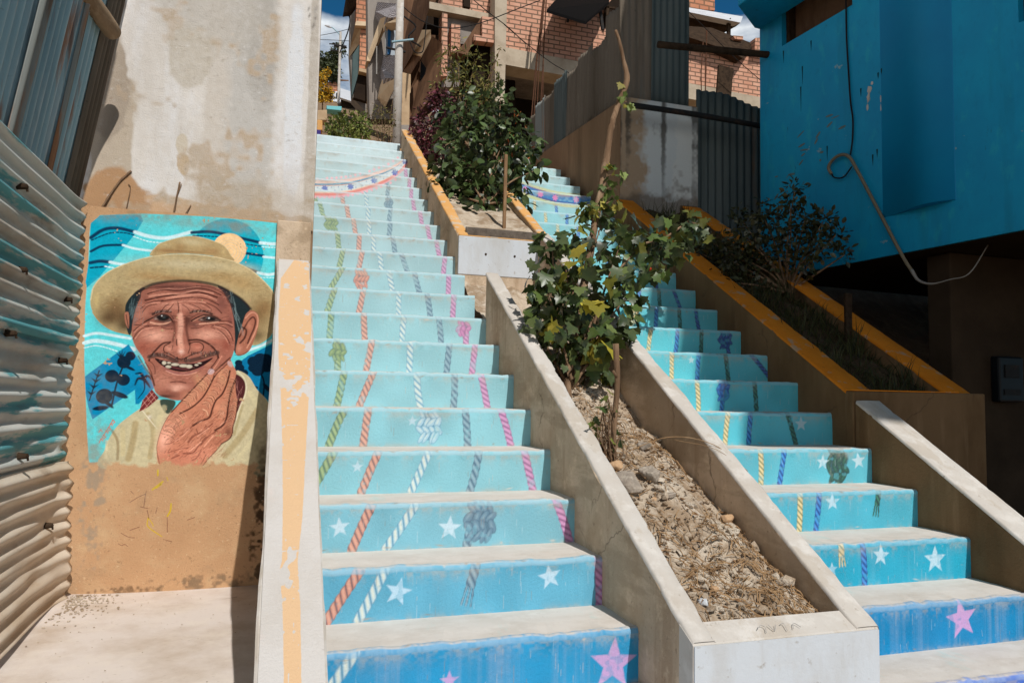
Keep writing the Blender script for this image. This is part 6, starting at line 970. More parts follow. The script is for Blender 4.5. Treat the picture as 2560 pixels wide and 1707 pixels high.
# ------------------------------------------------------------------ mural wall and the plaster wall above it
mw = thing('mural_wall', (-1.6, 2.2, -.2), 'low ochre rendered wall painted with a smiling old man in a straw hat', 'mural wall')
m_ = MB(); m_.box(-2.7, -1.0, 2.204, 2.60, -.75, 1.875); m_.build('wall', brownwall, mw, bevel=.006)
m_ = MB(); m_.box(-1.19, -1.0, 2.172, 2.2035, 1.2, 1.893); m_.build('corner_pier', concrete, mw, bevel=.006)
cv = Canvas(-2.45, -1.176, -.2, 1.89, .0026); U = 2000.; PAL = [np.array(lin(c)) for c in T['pal']]
cv.c[:] = lin((198, 156, 112))
def at(fr, x, y): a = T['frames'][fr]; return (a[0] + a[2] * x + a[4] * y) / U, (a[1] + a[3] * x + a[5] * y) / U
def mark(fr, cols, pts, w, a): cv.stroke(np.array(lin(R.choice(cols))), [at(fr, *p) for p in pts], w * T['frames'][fr][2] / U / 2, a, .003)
def dab(fr, cols, x, y, rx, ry, a, ang=0): k = T['frames'][fr][2] / U; cv.blob(np.array(lin(R.choice(cols))), *at(fr, x, y), rx * k, ry * k, ang, a, 0)
def texture_marks(k):
    q = R.uniform
    if k == 0:                                                      # straw of the hat
        for i in range(260):
            t = R.random(); dab('c', [(140, 104, 58), (214, 196, 150), (112, 86, 50), (200, 170, 116)], 190 + 960 * t, 310 + (abs(t - .5) * 2) ** 2 * 190 + R.random() * 140, q(6, 22), q(2, 6), .3, q(-30, 30))
    elif k == 1:                                                    # brow hairs
        for i in range(22):
            x = 440 + i * 10; mark('f', [(40, 32, 32), (150, 130, 122)], [(x, 555 - i * 1.2), (x + 16, 515 - i * .6)], 5, .7); x = 930 + i * 12; mark('f', [(40, 32, 32), (150, 130, 122)], [(x, 545 - i * .4), (x + 18, 505 + i * .9)], 5, .7)
    elif k == 2:                                                    # moustache hairs
        for i in range(110):
            t = R.random(); x = 390 + t * 880; y = 1095 - abs(t - .5) * 20 + (60 if .35 < t < .6 else 0); mark('f', [(36, 28, 28), (60, 46, 44), (150, 136, 130)], [(x, y - q(5, 25)), (x + q(-22, 22), y + q(6, 34))], 4.5, .6)
    elif k == 3:                                                    # pores, freckles and fine creases
        for i in range(110): dab('f', [(96, 48, 38)], q(230, 1400), q(300, 1450), q(4, 9), q(4, 8), .4)
        for i in range(420):
            x, y = q(220, 1440), q(200, 1480); dx = (x - 800) / 640; sl_ = (-.25 if y < 520 else .35) * dx; L_ = q(18, 60); mark('f', [(112, 56, 46), (100, 50, 42), (226, 168, 144), (168, 86, 64)], [(x, y), (x + L_ / 2, y + sl_ * L_ / 2 - 3), (x + L_, y + sl_ * L_)], 6, .38)
    elif k == 4:                                                    # grey hairs
        for i in range(40):
            x = 346 + R.random() * 80; y = 560 + R.random() * 130; mark('c', [(110, 134, 138)], [(x, y), (x - 6, y + q(20, 44))], 3, .45); t = R.random(); x = 905 + t * 70 + q(-8, 20); y = 530 + t * 260; mark('c', [(130, 152, 154)], [(x, y), (x + 8, y + q(18, 44))], 3, .5)
    else:                                                           # spots and creases of the hand
        for i in range(80): dab('h', [(120, 58, 42)], q(220, 900), q(1000, 1430), q(5, 14), q(4, 9), .5, q(-60, 60))
        for i in range(200):
            x, y = q(230, 980), q(880, 1430); mark('h', [(150, 76, 54), (128, 62, 44), (236, 180, 154)], [(x, y), (x + q(20, 60), y - q(20, 50))], 7, .4)
def run_op(o):
    if o[0] == 'x': return texture_marks(o[1])
    col = PAL[o[1]]
    if o[0] == 'f':
        P = np.array(o[5]).reshape(-1, 2) / U; cv.fill(col, catmull(P, 4, True) if o[4] else P, max(o[2], 4) / U, o[3])
    elif o[0] == 's':
        P = np.array(o[6]).reshape(-1, 2) / U; cv.stroke(col, catmull(P, 4), max(o[2], 2) / U, o[3], max(o[4], 3) / U, o[5])
    else: cv.blob(col, o[2] / U, o[3] / U, o[4] / U, o[5] / U, o[6], o[7], o[8])
for o in T['mural'][:T['nfade']]: run_op(o)
def glaze(C): L = C.mean(-1, keepdims=True); return np.clip((L + (C - L) * .80) * np.clip(L / .27, .1, 2) ** .45 * np.array((1.0, .86, .80)), 0, 1)
Cm = cv.c; skin = np.clip((Cm[..., 0] / (Cm[..., 1] + .01) - 1.45) / .35, 0, 1)[..., None]      # a darker, redder glaze over the flesh tones
Cm = Cm * (1 - skin) + skin * glaze(Cm)
br = smooth_noise(cv.nz, cv.nx, 3, 201) * .5 + smooth_noise(cv.nz, cv.nx, 7, 202) * .5; cv.c = Cm * (.86 + .28 * br)[..., None]
sc_ = smooth_noise(cv.nz, cv.nx, 4, 203) * .6 + smooth_noise(cv.nz, cv.nx, 24, 204) * .4; cv.a *= 1 - np.clip((sc_ - .80) * 9, 0, .75)
zt, zb = T['mfade'][0] / U, T['mfade'][1] / U; Xg, Zg = np.meshgrid(cv.x, cv.z); nf = smooth_noise(cv.nz, cv.nx, 12, 3) * .5 + smooth_noise(cv.nz, cv.nx, 40, 4) * .5
cv.a *= np.clip((Zg - zb) / (zt - zb) + (nf - .5) * .7, 0, 1)
for o in T['mural'][T['nfade']:]: run_op(o)
def stain(col, x, z, rx, rz, a, seed):
    g = cv.sub(x - rx * 1.6, x + rx * 1.6, z - rz * 1.6, z + rz * 1.6); sl_, X, Z = g; D = ((X - x) / rx) ** 2 + ((Z - z) / rz) ** 2; nn = smooth_noise(*X.shape, 18, seed) * .6 + smooth_noise(*X.shape, 6, seed + 1) * .4
    cv.put(sl_, np.clip(np.exp(-1.4 * D) * (nn * 2.2 - .35), 0, 1) * a, lin(col))
for k, (c, x, z, rx, rz, a) in enumerate([((66, 50, 36), -1.215, .32, .06, .42, .9), ((50, 38, 28), -1.2, .02, .07, .25, .9), ((80, 62, 46), -1.26, .12, .08, .3, .6), ((120, 104, 84), -1.5, -.13, .4, .07, .75), ((150, 142, 126), -2.06, .35, .12, .55, .7), ((146, 126, 100), -2.0, 1.86, .5, .05, .6), ((150, 134, 112), -1.4, 1.84, .3, .04, .6), ((90, 74, 56), -1.9, -.15, .3, .04, .6), ((176, 160, 136), -1.65, .35, .3, .1, .4)]): stain(c, x, z, rx, rz, a, 80 + k * 2)
for _ in range(240):
    x, z = R.uniform(-2.1, -1.2), R.uniform(-.15, .42); cv.blob(np.array(lin(R.choice([(120, 88, 60), (216, 190, 152), (108, 78, 54)]))), x, z, R.uniform(.002, .007), R.uniform(.0015, .004), R.uniform(-20, 20), .6, 0)
V, F, C = cv.grid(lambda X, Z: np.stack([X, 2.2 + .002 * smooth_noise(cv.nz, cv.nx, 60, 9) + rng.normal(0, .0002, X.shape), Z], -1)); mesh('mural_painting', V, F, muralm, mw, True, C, quads=True)
pw = thing('plaster_wall', (-1.8, 2.4, 1.9), 'tall patchy white plaster wall rising above the mural', 'wall')
m_ = MB(); m_.box(-3.4, -.985, 2.258, 5.2, 1.5, 5.0); m_.build('wall', brownwall, pw, bevel=.01)
cv = Canvas(-2.7, -.988, 1.86, 4.9, .006); cv.c[:] = lin((206, 200, 192)); Xg, Zg = np.meshgrid(cv.x, cv.z)
nA = smooth_noise(cv.nz, cv.nx, 60, 21) * .5 + smooth_noise(cv.nz, cv.nx, 22, 22) * .3 + smooth_noise(cv.nz, cv.nx, 6, 23) * .2
def pat(col, x, z, rx, rz, a, lo=.25, k=2.2):
    D = ((Xg - x) / rx) ** 2 + ((Zg - z) / rz) ** 2; A = np.clip((np.exp(-D) * 1.5 + nA - .93 + lo) * k * 1.15, 0, 1) * min(1, a * 1.15); cv.put((slice(None), slice(None)), A, lin(col))
pat((200, 191, 180), -1.52, 2.75, .10, 2.0, .75, .25, 1.6); pat((188, 184, 178), -1.36, 2.6, .13, 2.0, .8, .2, 1.5); pat((158, 152, 144), -1.30, 2.95, .10, .35, .55, .2, 1.2); pat((184, 177, 167), -1.6, 3.1, .28, .22, .7, .25, 1.6)
pat((204, 174, 142), -1.85, 1.9, .30, .06, .8, .35, 4); pat((198, 164, 130), -1.45, 1.87, .45, .07, .85, .3, 3); pat((186, 172, 154), -2.07, 2.15, .09, .35, .95, .35, 5); pat((166, 152, 136), -2.09, 2.55, .06, .25, .9, .3, 5); pat((178, 140, 104), -2.05, 1.98, .12, .12, .9, .3, 4)
pat((196, 182, 158), -1.72, 2.3, .025, .05, .7, .2, 4); pat((186, 176, 160), -1.70, 2.78, .09, .14, .7, .3, 4); pat((190, 168, 140), -1.71, 2.18, .02, .04, .8, .3, 6); pat((150, 136, 116), -1.02, 2.6, .025, 1.5, .6, .3, 2); pat((222, 226, 232), -1.12, 2.6, .05, .6, .7, .25, 2)
pat((172, 156, 134), -1.34, 1.98, .3, .12, .55, .3, 1.6)
for _ in range(420):
    x, z = R.uniform(-2.1, -1.0), R.uniform(1.9, 3.3); cv.blob(np.array(lin(R.choice([(150, 136, 116), (228, 226, 224), (120, 104, 86)]))), x, z, R.uniform(.003, .012), R.uniform(.003, .008), R.uniform(-20, 20), R.uniform(.2, .6), 0)
for x, z in [(-1.055, 3.16), (-1.02, 3.15), (-1.03, 3.1), (-1.06, 3.2), (-1.02, 3.2)]: stain_c = cv.blob(np.array(lin((64, 54, 46))), x, z, .012, .03, 15, .8, 0)
V, F, C = cv.grid(lambda X, Z: np.stack([X, 2.24 + .004 * smooth_noise(cv.nz, cv.nx, 40, 31) + .0015 * smooth_noise(cv.nz, cv.nx, 5, 32), Z], -1)); mesh('plaster_face', V, F, plasterm, pw, True, C, quads=True)
tw = T['bg']['twigs']
for P, rr, lb in [([tw[0], tw[1], tw[2]], .006, 'longest bare twig slanting up from the mural wall ledge beside the zinc fence'), ([tw[3], tw[4], tw[5]], .0045, 'upright forked twig at the middle of the mural wall ledge'), ([tw[6], tw[7]], .003, 'short slanting twig just right of the upright forked twig'), ([tw[8], tw[9], tw[10]], .0025, 'thin curled twig between the long slanting twig and the upright one')]:
    m_ = MB(); Q = [(p[0], p[1] + .045, p[2]) for p in P]; Q[0] = (Q[0][0], 2.222, 1.874); m_.tube(catmull(Q, 5), rr, 6, wob=.25)
    if rr == .0045: a = Q[1]; m_.tube([a, (a[0] + .02, a[1], a[2] + .07)], .0025, 5)
    tag(m_.build('dry_twig', bark, smooth=True), lb, 'twig', 'dry twigs on the mural wall ledge')

# ------------------------------------------------------------------ left: fence of laid corrugated sheets, and the tall sheets behind it
def corrugated(name, u0, u1, nu, v0, v1, nv, fun, pitch, amp, m, parent, dents=()):
    us = np.linspace(u0, u1, nu); vs = np.linspace(v0, v1, nv); Ug, Vg = np.meshgrid(us, vs); h = amp * np.cos(2 * np.pi * Vg / pitch) * (1 + .15 * np.sin(Ug * 3))
    for du, dv, ru, rv, dep in dents: h = h * (1 - .75 * np.exp(-((Ug - du) / ru) ** 2 - ((Vg - dv) / rv) ** 2)) - dep * np.exp(-((Ug - du) / ru) ** 2 - ((Vg - dv) / rv) ** 2)
    P = fun(Ug, Vg, h).reshape(-1, 3); i = np.arange(nu * nv).reshape(nv, nu); F = np.stack([i[:-1, :-1], i[:-1, 1:], i[1:, 1:], i[1:, :-1]], -1).reshape(-1, 4)
    o = mesh(name, P, F, m, parent, True, quads=True); s = o.modifiers.new('thickness', 'SOLIDIFY'); s.thickness = .0025; return o
lf = thing('corrugated_fence', (-2.17, 1.2, -.16), 'battered fence of corrugated sheets laid sideways with turquoise paint traces, beside the mural', 'fence')
def lowfun(bend):
    def f(U, Vv, h):
        z = Vv; out = .035 * np.clip((.25 - z) / .4, 0, 1) ** 1.5 * (1 + .6 * np.sin(U * 2)); sag = .004 * np.sin(U * 2.3 + z * 1.2) + .0015 * np.sin(U * 7 + z * 5)
        x = -2.185 + out + sag + h + bend * np.clip((U - 1.95) / .25, 0, 1) ** 2
        return np.stack([x, U + .008 * np.sin(z * 9) + .006 * np.sin(z * 57), z + .006 * np.sin(U * 1.9) - .05 * (U - 1.5) * np.clip((1.2 - z), 0, 1.4) * .35], -1)
    return f
corrugated('sheet', .1, 2.165, 110, 1.14, 1.90, 150, lowfun(.02), .073, .013, tealsheet, lf, [(1.62, 1.42, .22, .03, .0), (2.05, 1.36, .08, .05, .01), (1.3, 1.6, .12, .03, .006), (1.9, 1.72, .1, .04, .008), (1.75, 1.25, .2, .03, .004)])
corrugated('sheet', .1, 2.15, 110, .50, 1.16, 140, lambda U, Vv, h: lowfun(.015)(U, Vv, h) - np.array((.012, 0, 0)), .073, .013, tealsheet, lf, [(1.35, 1.03, .3, .05, .012), (1.75, .98, .1, .06, .012), (1.3, .8, .15, .04, .01), (1.9, .7, .12, .04, .01), (1.6, .86, .08, .035, .014), (2.02, .95, .06, .03, .014), (1.5, .66, .16, .035, .008), (2.05, .62, .05, .05, -.014)])
corrugated('sheet', .1, 2.14, 110, -.135, .55, 140, lambda U, Vv, h: lowfun(.06)(U, Vv, h) + np.array((.004, 0, 0)), .073, .014, baresheet, lf, [(1.9, .3, .2, .05, .012), (2.0, .02, .25, .08, -.02), (1.5, .15, .2, .05, .0), (2.05, .42, .06, .04, .016), (1.98, .18, .08, .03, -.012), (1.7, .05, .15, .04, .01), (1.35, .4, .15, .04, .01)])
for y, z in [(1.22, 1.735), (1.28, 1.40), (1.20, 1.13), (1.98, 1.05), (1.45, .62), (2.0, 1.36), (1.9, .25)]:
    m_ = MB(); m_.tube([(-2.20, y, z), (-2.166, y, z), (-2.160, y, z - .004)], [.016, .012, .005], 8); m_.tube([(-2.165, y, z + .008), (-2.163, y + .006, z - .02)], .005, 6); m_.build('bolt', darkwood, lf)
uf = thing('tall_corrugated_fence', (-2.2, 1.4, 1.75), 'tall grey corrugated sheets standing upright with orange rust streaks, behind the low fence', 'fence')
def upfun(off, lean):
    def f(U, Vv, h):
        z = U; x = -2.245 + .142 * (z - 1.75) + off + h + lean * (z - 1.8); return np.stack([x, Vv + .02 * (z - 1.9), z], -1)
    return f
for y0, y1, off, lean, mm in [(-.1, .62, -.02, 0, galvdark), (.58, 1.13, -.005, .0, galv), (1.10, 1.19, .012, .005, rusty), (1.16, 1.66, .0, 0, galv), (1.63, 1.70, .014, -.004, rusty), (1.67, 1.98, -.004, .0, galv), (1.95, 2.19, .012, .0, weathersheet)]:
    corrugated('sheet', 1.70, 3.9, 60, y0, y1, max(24, int((y1 - y0) * 130)), upfun(off, lean), .066, .0085, mm, uf)
lg = T['bg']['logtop']; m_ = MB(); P = catmull([np.array(lg[0]), np.array(lg[1]), np.array(lg[2]), np.array(lg[2]) * 2 - np.array(lg[1])], 5); m_.tube(P, [.042] + [.045] * (len(P) - 1), 14, wob=.03)
tag(m_.build('wooden_log', logm, smooth=True), 'weathered round log sticking out across the tall corrugated fence at top', 'log')

mb = MB()
for k in range(420):
    if k < 300: x = -2.12 + abs(R.gauss(0, .10)); y = 2.17 - abs(R.gauss(0, .22))
    else: x, y = R.uniform(-2.1, -1.2), R.uniform(.2, 2.15)
    q = R.choice([.003, .004, .006, .009]) if k < 300 else R.choice([.0018, .0026, .004]); rock_mesh(mb, (x, y, -.158 + .03 * max(0, -x - 1.95) * max(0, y - 1.2) + q * .2), (q * 1.2, q, q * .6), 3000 + k, 0)
tag(mb.build('grit', soilm), kind='stuff')

# ------------------------------------------------------------------ planters between and beside the flights
lp = thing('planter_bed', (.32, .8, -.7), 'long sloping concrete planter bed of dry soil between the flights, white front end', 'planter')
top = lambda y: nose(y) + .262
sweep_wall(0.0, .075, -.335, 1.97, lambda y: top(y) - .006, lambda y: min(nose(y) - .35, 2) if y > -.2 else -.72).build('side_wall', concrete, lp)
sweep_wall(.575, .65, -.335, 2.68, lambda y: top(y) - .006, lambda y: min(nose(y) - .35, 2) if y > -.2 else -.72).build('side_wall', concrete, lp)
m_ = MB(); yy = -.338
m_.add([(-.001, yy, -.75), (.651, yy, -.75), (.651, yy, top(yy) - .004), (-.001, yy, top(yy) - .004), (-.001, yy + .004, top(yy)), (.651, yy + .004, top(yy)), (.651, -.262, top(-.262) - .012), (-.001, -.262, top(-.262) - .012), (.651, -.262, -.75), (-.001, -.262, -.75)], [(0, 1, 2, 3), (3, 2, 5, 4), (4, 5, 6, 7), (7, 6, 8, 9), (0, 3, 4, 7, 9), (1, 8, 6, 5, 2)])
m_.build('front_wall', palecon, lp)
m_ = MB(); m_.box(0.002, .649, -.3435, -.3385, -.74, top(-.338) - .006); m_.build('white_front', whitep, lp)
def cap(name, parent, mat_, xa, xb, ya, yb, zf, n_=130):
    cols = [(xa - .003, -.016), (xa - .002, -.005), (xa + .004, 0), ((xa + xb) / 2, .001), (xb - .004, 0), (xb + .002, -.005), (xb + .003, -.016)]; k = len(cols); mb = MB(); jj = np.convolve(rng.normal(0, .0024, n_ + 4), np.ones(5) / 2.2, 'valid') - np.where(rng.random(n_) < .05, .006, 0)
    for j, y in enumerate(np.linspace(ya, yb, n_)):
        for c, (x, dz) in enumerate(cols): mb.V.append((x + (jj[j] if c > 3 else -jj[j]) * (.6 if c != 3 else 0), y, zf(y) + dz + R.uniform(-.0005, .0005) + (jj[j] * .5 if abs(c - 3) > 1 else 0)))
    mb.F = [(j * k + c, j * k + c + 1, (j + 1) * k + c + 1, (j + 1) * k + c) for j in range(n_ - 1) for c in range(k - 1)]
    return mb.build(name, mat_, parent, smooth=True)
for xa, xb, y1 in ((0, .075, 1.97), (.575, .65, 2.67)): cap('cap_render', lp, palecon, xa, xb, -.336, y1, lambda y: top(y) + .002)
for x, z in [(.44, .02)]:
    m_ = MB(); m_.tube([(x, -.347, z), (x, -.335, z)], .007, 8); m_.build('weep_hole', darkwood, lp)
# faint worn pencil-grey digits scratched on the front rim
def scribble(parent):
    m_ = MB(); y0 = -.315
    for k, st_ in enumerate([[(0, 0), (.018, .012), (.03, .005), (.022, -.012)], [(.045, .012), (.055, -.008), (.07, .01)], [(.088, .01), (.10, .012), (.096, -.012)], [(.12, -.008), (.135, .01), (.15, -.004)]]):
        P = [(.23 + a, y0 + b, top(y0 + b) + .0035) for a, b in st_]; m_.tube(catmull(P, 4), .0011, 4)
    m_.build('scratched_marks', scratchm, parent)
scribble(lp)
def soil_z(y): return .175 + .49 * (y + .30)
nx, ny = 60, 220; gx = np.linspace(.03, .61, nx); gy = np.linspace(-.29, 2.70, ny); X, Y_ = np.meshgrid(gx, gy)
hN = smooth_noise(ny, nx, 22, 51) * .06 + smooth_noise(ny, nx, 9, 52) * .045 + smooth_noise(ny, nx, 3, 53) * .024
Zs = soil_z(Y_) + hN - .06 - .05 * np.exp(-((X - .575) / .07) ** 2) + .03 * np.exp(-((X - .2) / .2) ** 2)
i = np.arange(nx * ny).reshape(ny, nx); F = np.stack([i[:-1, :-1], i[:-1, 1:], i[1:, 1:], i[1:, :-1]], -1).reshape(-1, 4)
tag(mesh('soil', np.stack([X, Y_, Zs], -1).reshape(-1, 3), F, soilm, None, True, quads=True), kind='structure')
def soil_at(x, y):
    a = int(np.clip(np.searchsorted(gx, x), 0, nx - 1)); b = int(np.clip(np.searchsorted(gy, y), 0, ny - 1)); return Zs[b, a]
mb = MB()
for k in range(1150):
    y = -.27 + 2.3 * R.random() ** 1.25; x = R.uniform(.085, .57); s = R.choice([.004, .005, .007, .009, .012, .016, .021]) * R.uniform(.7, 1.4); q = np.array((s * R.uniform(.8, 1.5), s, s * R.uniform(.5, .9)))
    rock_mesh(mb, (x, y, soil_at(x, y) + q[2] * .3), q, k, 0 if s < .007 else 1)
tag(mb.build('gravel', soilm), kind='stuff')
mb = MB()
for k in range(1500):
    c = R.choice([(.45, -.02), (.5, .1), (.3, .0), (.2, -.12), (.4, -.18), (.12, .25), (.3, .6), (.35, .9), (.2, 1.2), (.5, .7), (.5, -.2)]); y = c[1] + R.gauss(0, .12); x = min(.565, max(.09, c[0] + R.gauss(0, .09)))
    if y < -.255: y = -.25
    L_ = R.uniform(.012, .06); a = R.uniform(0, 3.14); dx, dy = L_ * math.cos(a), L_ * math.sin(a); z = soil_at(x, y) + R.uniform(.002, .016); x2 = min(.568, max(.085, x + dx)); z2 = soil_at(x2, y + dy) + R.uniform(.002, .02)
    mb.tube([(x, y, z), ((x + x2) / 2 + R.uniform(-.006, .006), y + dy / 2, (z + z2) / 2 + R.uniform(0, .01)), (x2, y + dy, z2)], R.uniform(.0008, .0024), 3, cap=False)
tag(mb.build('dry_stalk_litter', strawm), kind='stuff')
mb = MB()
for k in range(700):
    y = -.26 + 2.2 * R.random() ** 1.3; x = R.uniform(.09, .565); z = soil_at(x, y) + R.uniform(.003, .012); L_ = R.uniform(.005, .018); a = R.uniform(0, 6.28); c, q = math.cos(a) * L_, math.sin(a) * L_; t = R.uniform(-.3, .3) * L_
    mb.add([(x - c, y - q, z - t), (x + q * .4, y - c * .4, z + t), (x + c, y + q, z + t * .5), (x - q * .4, y + c * .4, z - t * .5)], [(0, 1, 2, 3)])
tag(mb.build('leaf_litter', littm), kind='stuff')
ROCKS = [(.14, .40, (.045, .07, .036), stonem, 'largest grey wedge-shaped stone lying by the left rim of the planter soil'), (.10, .56, (.03, .028, .02), stonetan, 'square tan stone just above the big wedge stone'), (.165, .53, (.028, .022, .016), stonetan, 'flat tan stone right of the square tan one'), (.09, .49, (.012, .014, .011), stonem, 'small round pebble between the tan stones and the left rim'), (.095, .44, (.016, .016, .014), stonetan, 'rounded tan pebble touching the left rim beside the wedge stone'),
         (.26, .42, (.03, .034, .03), stonem, 'dark upright stone in the middle of the soil'), (.37, .68, (.022, .024, .018), stonem, 'rough clod stone close to the right rim, half way up'), (.46, 1.42, (.016, .018, .014), stonem, 'white rounded pebble near the top against the right rim'), (.215, .30, (.018, .016, .012), stonetan, 'small tan stone below the dark upright stone'), (.28, .30, (.03, .015, .01), stonem, 'thin flat grey stone below the dark upright stone'), (.14, -.17, (.018, .014, .012), whitep, 'chalk white pebble near the low end of the soil'), (.34, -.06, (.014, .014, .012), stonem, 'round grey pebble among the dry stalks near the low end'), (.22, -.1, (.016, .014, .009), stonetan, 'tan pebble among the dry stalks left of the round grey one'), (.53, .30, (.024, .03, .018), stonetan, 'brownish stone half buried against the right rim')]
for k, (x, y, s, mm, lb) in enumerate(ROCKS):
    s = tuple((1.6 if k < 7 else 1.35) * v for v in s); mb = MB(); rock_mesh(mb, (x, y, soil_at(x, y) + s[2] * .45), s, 900 + k, 3); o = mb.build('stone', mm); b = o.modifiers.new('bevel', 'BEVEL'); b.width = .002; b.limit_method = 'ANGLE'; tag(o, lb, 'stone', 'stones lying in the planter bed')
mb = MB(); P = catmull([(.2, .56, soil_at(.2, .56) + .03), (.4, .52, top(.5) + .02), (.58, .47, top(.47) + .012), (.70, .40, top(.4) - .05)], 6); mb.tube(P, .0016, 5); mb.tube(catmull([(.42, .5, top(.5) + .01), (.58, .44, top(.44) + .01), (.68, .34, top(.34) - .03)], 6), .001, 4)
tag(mb.build('long_dry_stem', strawm), 'long thin dry stem arching over the right rim of the planter bed', 'dry stem')

up = thing('upper_planter', (.35, 4.0, 1.6), 'upper sloping planter with peach rims and a white front, full of shrubs', 'planter')
upt = lambda y: nose(y) + .19
sweep_wall(0.0, .075, 2.69, 5.45, lambda y: upt(y) - .008, lambda y: nose(y) - .4).build('side_wall', concrete, up)
sweep_wall(.635, .705, 2.69, 5.0, lambda y: upt(y) - .008, lambda y: nose(y) - .4).build('side_wall', concrete, up)
for xa, xb, y1 in ((0, .075, 5.445), (.635, .705, 4.995)): cap('painted_rim', up, orange, xa, xb, 2.70, y1, upt)
m_ = MB(); m_.box(-.002, .706, 2.685, 2.75, 1.2, 2.0); m_.build('front_wall', concrete, up, bevel=.006)
m_ = MB(); m_.box(-.003, .707, 2.680, 2.7, 1.735, 2.002); m_.build('white_front', whitep, up, bevel=.004)
m_ = MB(); m_.box(-.001, .705, 2.684, 2.752, 2.003, 2.011); m_.build('painted_rim', orange, up, bevel=.003)
for x in (.19, .40):
    m_ = MB(); m_.tube([(x, 2.676, 1.885), (x, 2.69, 1.885)], .008, 8); m_.build('weep_hole', darkwood, up)
m_ = MB(); m_.box(.062, .60, 2.751, 2.766, 1.95, 2.083); m_.build('edging_board', bitumen, up, bevel=.002)
nx2, ny2 = 30, 60; gx2 = np.linspace(.06, .65, nx2); gy2 = np.linspace(2.755, 5.4, ny2); X, Y_ = np.meshgrid(gx2, gy2); hN = smooth_noise(ny2, nx2, 9, 61) * .06 + smooth_noise(ny2, nx2, 3, 62) * .03
Z2 = 1.99 + (Y_ - 2.75) * .56 + hN - .03; i = np.arange(nx2 * ny2).reshape(ny2, nx2); F = np.stack([i[:-1, :-1], i[:-1, 1:], i[1:, 1:], i[1:, :-1]], -1).reshape(-1, 4)
tag(mesh('soil', np.stack([X, Y_, Z2], -1).reshape(-1, 3), F, soilm, None, True, quads=True), kind='structure')

rp_ = thing('side_planter', (2.2, 2.4, -.7), 'shaded planter with deep orange rims between the right flight and the blue house', 'planter')
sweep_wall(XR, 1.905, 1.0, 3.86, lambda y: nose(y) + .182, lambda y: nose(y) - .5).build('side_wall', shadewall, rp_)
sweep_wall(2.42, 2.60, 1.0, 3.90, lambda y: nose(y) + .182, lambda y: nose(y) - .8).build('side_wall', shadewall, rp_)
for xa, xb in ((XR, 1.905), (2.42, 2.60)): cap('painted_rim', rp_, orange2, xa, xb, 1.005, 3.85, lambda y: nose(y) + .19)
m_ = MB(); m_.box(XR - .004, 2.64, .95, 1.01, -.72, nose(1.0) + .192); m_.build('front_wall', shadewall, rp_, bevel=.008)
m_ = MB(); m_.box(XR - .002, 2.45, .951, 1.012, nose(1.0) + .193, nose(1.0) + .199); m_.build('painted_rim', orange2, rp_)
mb = MB(); nn = 40
for y in np.linspace(1.0, 3.9, nn):
    for x in np.linspace(1.9, 2.43, 12): mb.V.append((x, y, nose(y) + .08 + .03 * math.sin(x * 17 + y * 9) + R.uniform(-.012, .012)))
mb.F = [(j * 12 + i, j * 12 + i + 1, (j + 1) * 12 + i + 1, (j + 1) * 12 + i) for j in range(nn - 1) for i in range(11)]
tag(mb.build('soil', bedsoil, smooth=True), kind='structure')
lw = thing('stair_side_wall', (1.8, 0, -.7), 'low pale-topped concrete wall sloping down the right side of the right flight', 'wall')
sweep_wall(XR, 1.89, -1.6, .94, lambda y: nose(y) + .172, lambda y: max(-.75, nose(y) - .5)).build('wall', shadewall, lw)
cap('cap_render', lw, palecon, XR, 1.89, -1.59, .935, lambda y: nose(y) + .181)

# ------------------------------------------------------------------ block wall, sheet fence above it, grey sheet, poles
bw = thing('retaining_wall', (2.2, 4.5, 2.4), 'stained grey rendered retaining wall at the top of the side planter', 'wall')
m_ = MB(); m_.add([(1.8, 3.93, 1.8), (2.63, 3.93, 1.8), (2.63, 4.4, 1.8), (1.8, 6.6, 3.0), (1.8, 3.93, 3.68), (2.63, 3.93, 3.73), (2.63, 4.4, 3.75), (1.8, 6.6, 3.88), (2.0, 6.6, 3.0), (2.0, 6.6, 3.88), (2.0, 4.4, 1.8), (2.0, 4.4, 3.72)],
          [(0, 1, 5, 4), (1, 2, 6, 5), (0, 4, 7, 3), (2, 10, 11, 6), (10, 8, 9, 11), (3, 7, 9, 8), (4, 5, 6, 11), (4, 11, 9, 7), (0, 3, 8, 10), (0, 10, 2, 1)]); m_.build('wall', brownwall, bw, bevel=.012)
cvb = Canvas(1.805, 2.625, 2.4, 3.715, .008); nb = smooth_noise(cvb.nz, cvb.nx, 26, 71) * .5 + smooth_noise(cvb.nz, cvb.nx, 9, 72) * .3 + smooth_noise(cvb.nz, cvb.nx, 3, 73) * .2; Xb, Zb = np.meshgrid(cvb.x, cvb.z)
cvb.c[:] = lin((178, 152, 124)); cvb.a[:] = 1
def patb(col, x, z, rx, rz, a, lo, k):
    A = np.clip((np.exp(-((Xb - x) / rx) ** 2 - ((Zb - z) / rz) ** 2) * 1.5 + nb - 1.05 + lo) * k, 0, 1) * a; cvb.put((slice(None), slice(None)), A, lin(col))
patb((214, 218, 216), 2.3, 3.2, .22, .9, .95, .25, 3); patb((222, 222, 216), 2.52, 3.2, .12, .9, .95, .3, 5); sv = smooth_noise(2, cvb.nx, 9, 75)[:1] * .6 + smooth_noise(2, cvb.nx, 4, 76)[:1] * .4; zf = np.clip((Zb - 2.75) / .6, 0, 1); A = np.clip((sv * .9 + nb * .55 + .12 * zf - .88) * 5, 0, 1) * (.35 + .5 * zf); cvb.put((slice(None), slice(None)), A, lin((74, 68, 60)))
patb((112, 94, 76), 2.1, 2.62, .7, .14, .8, .35, 3)
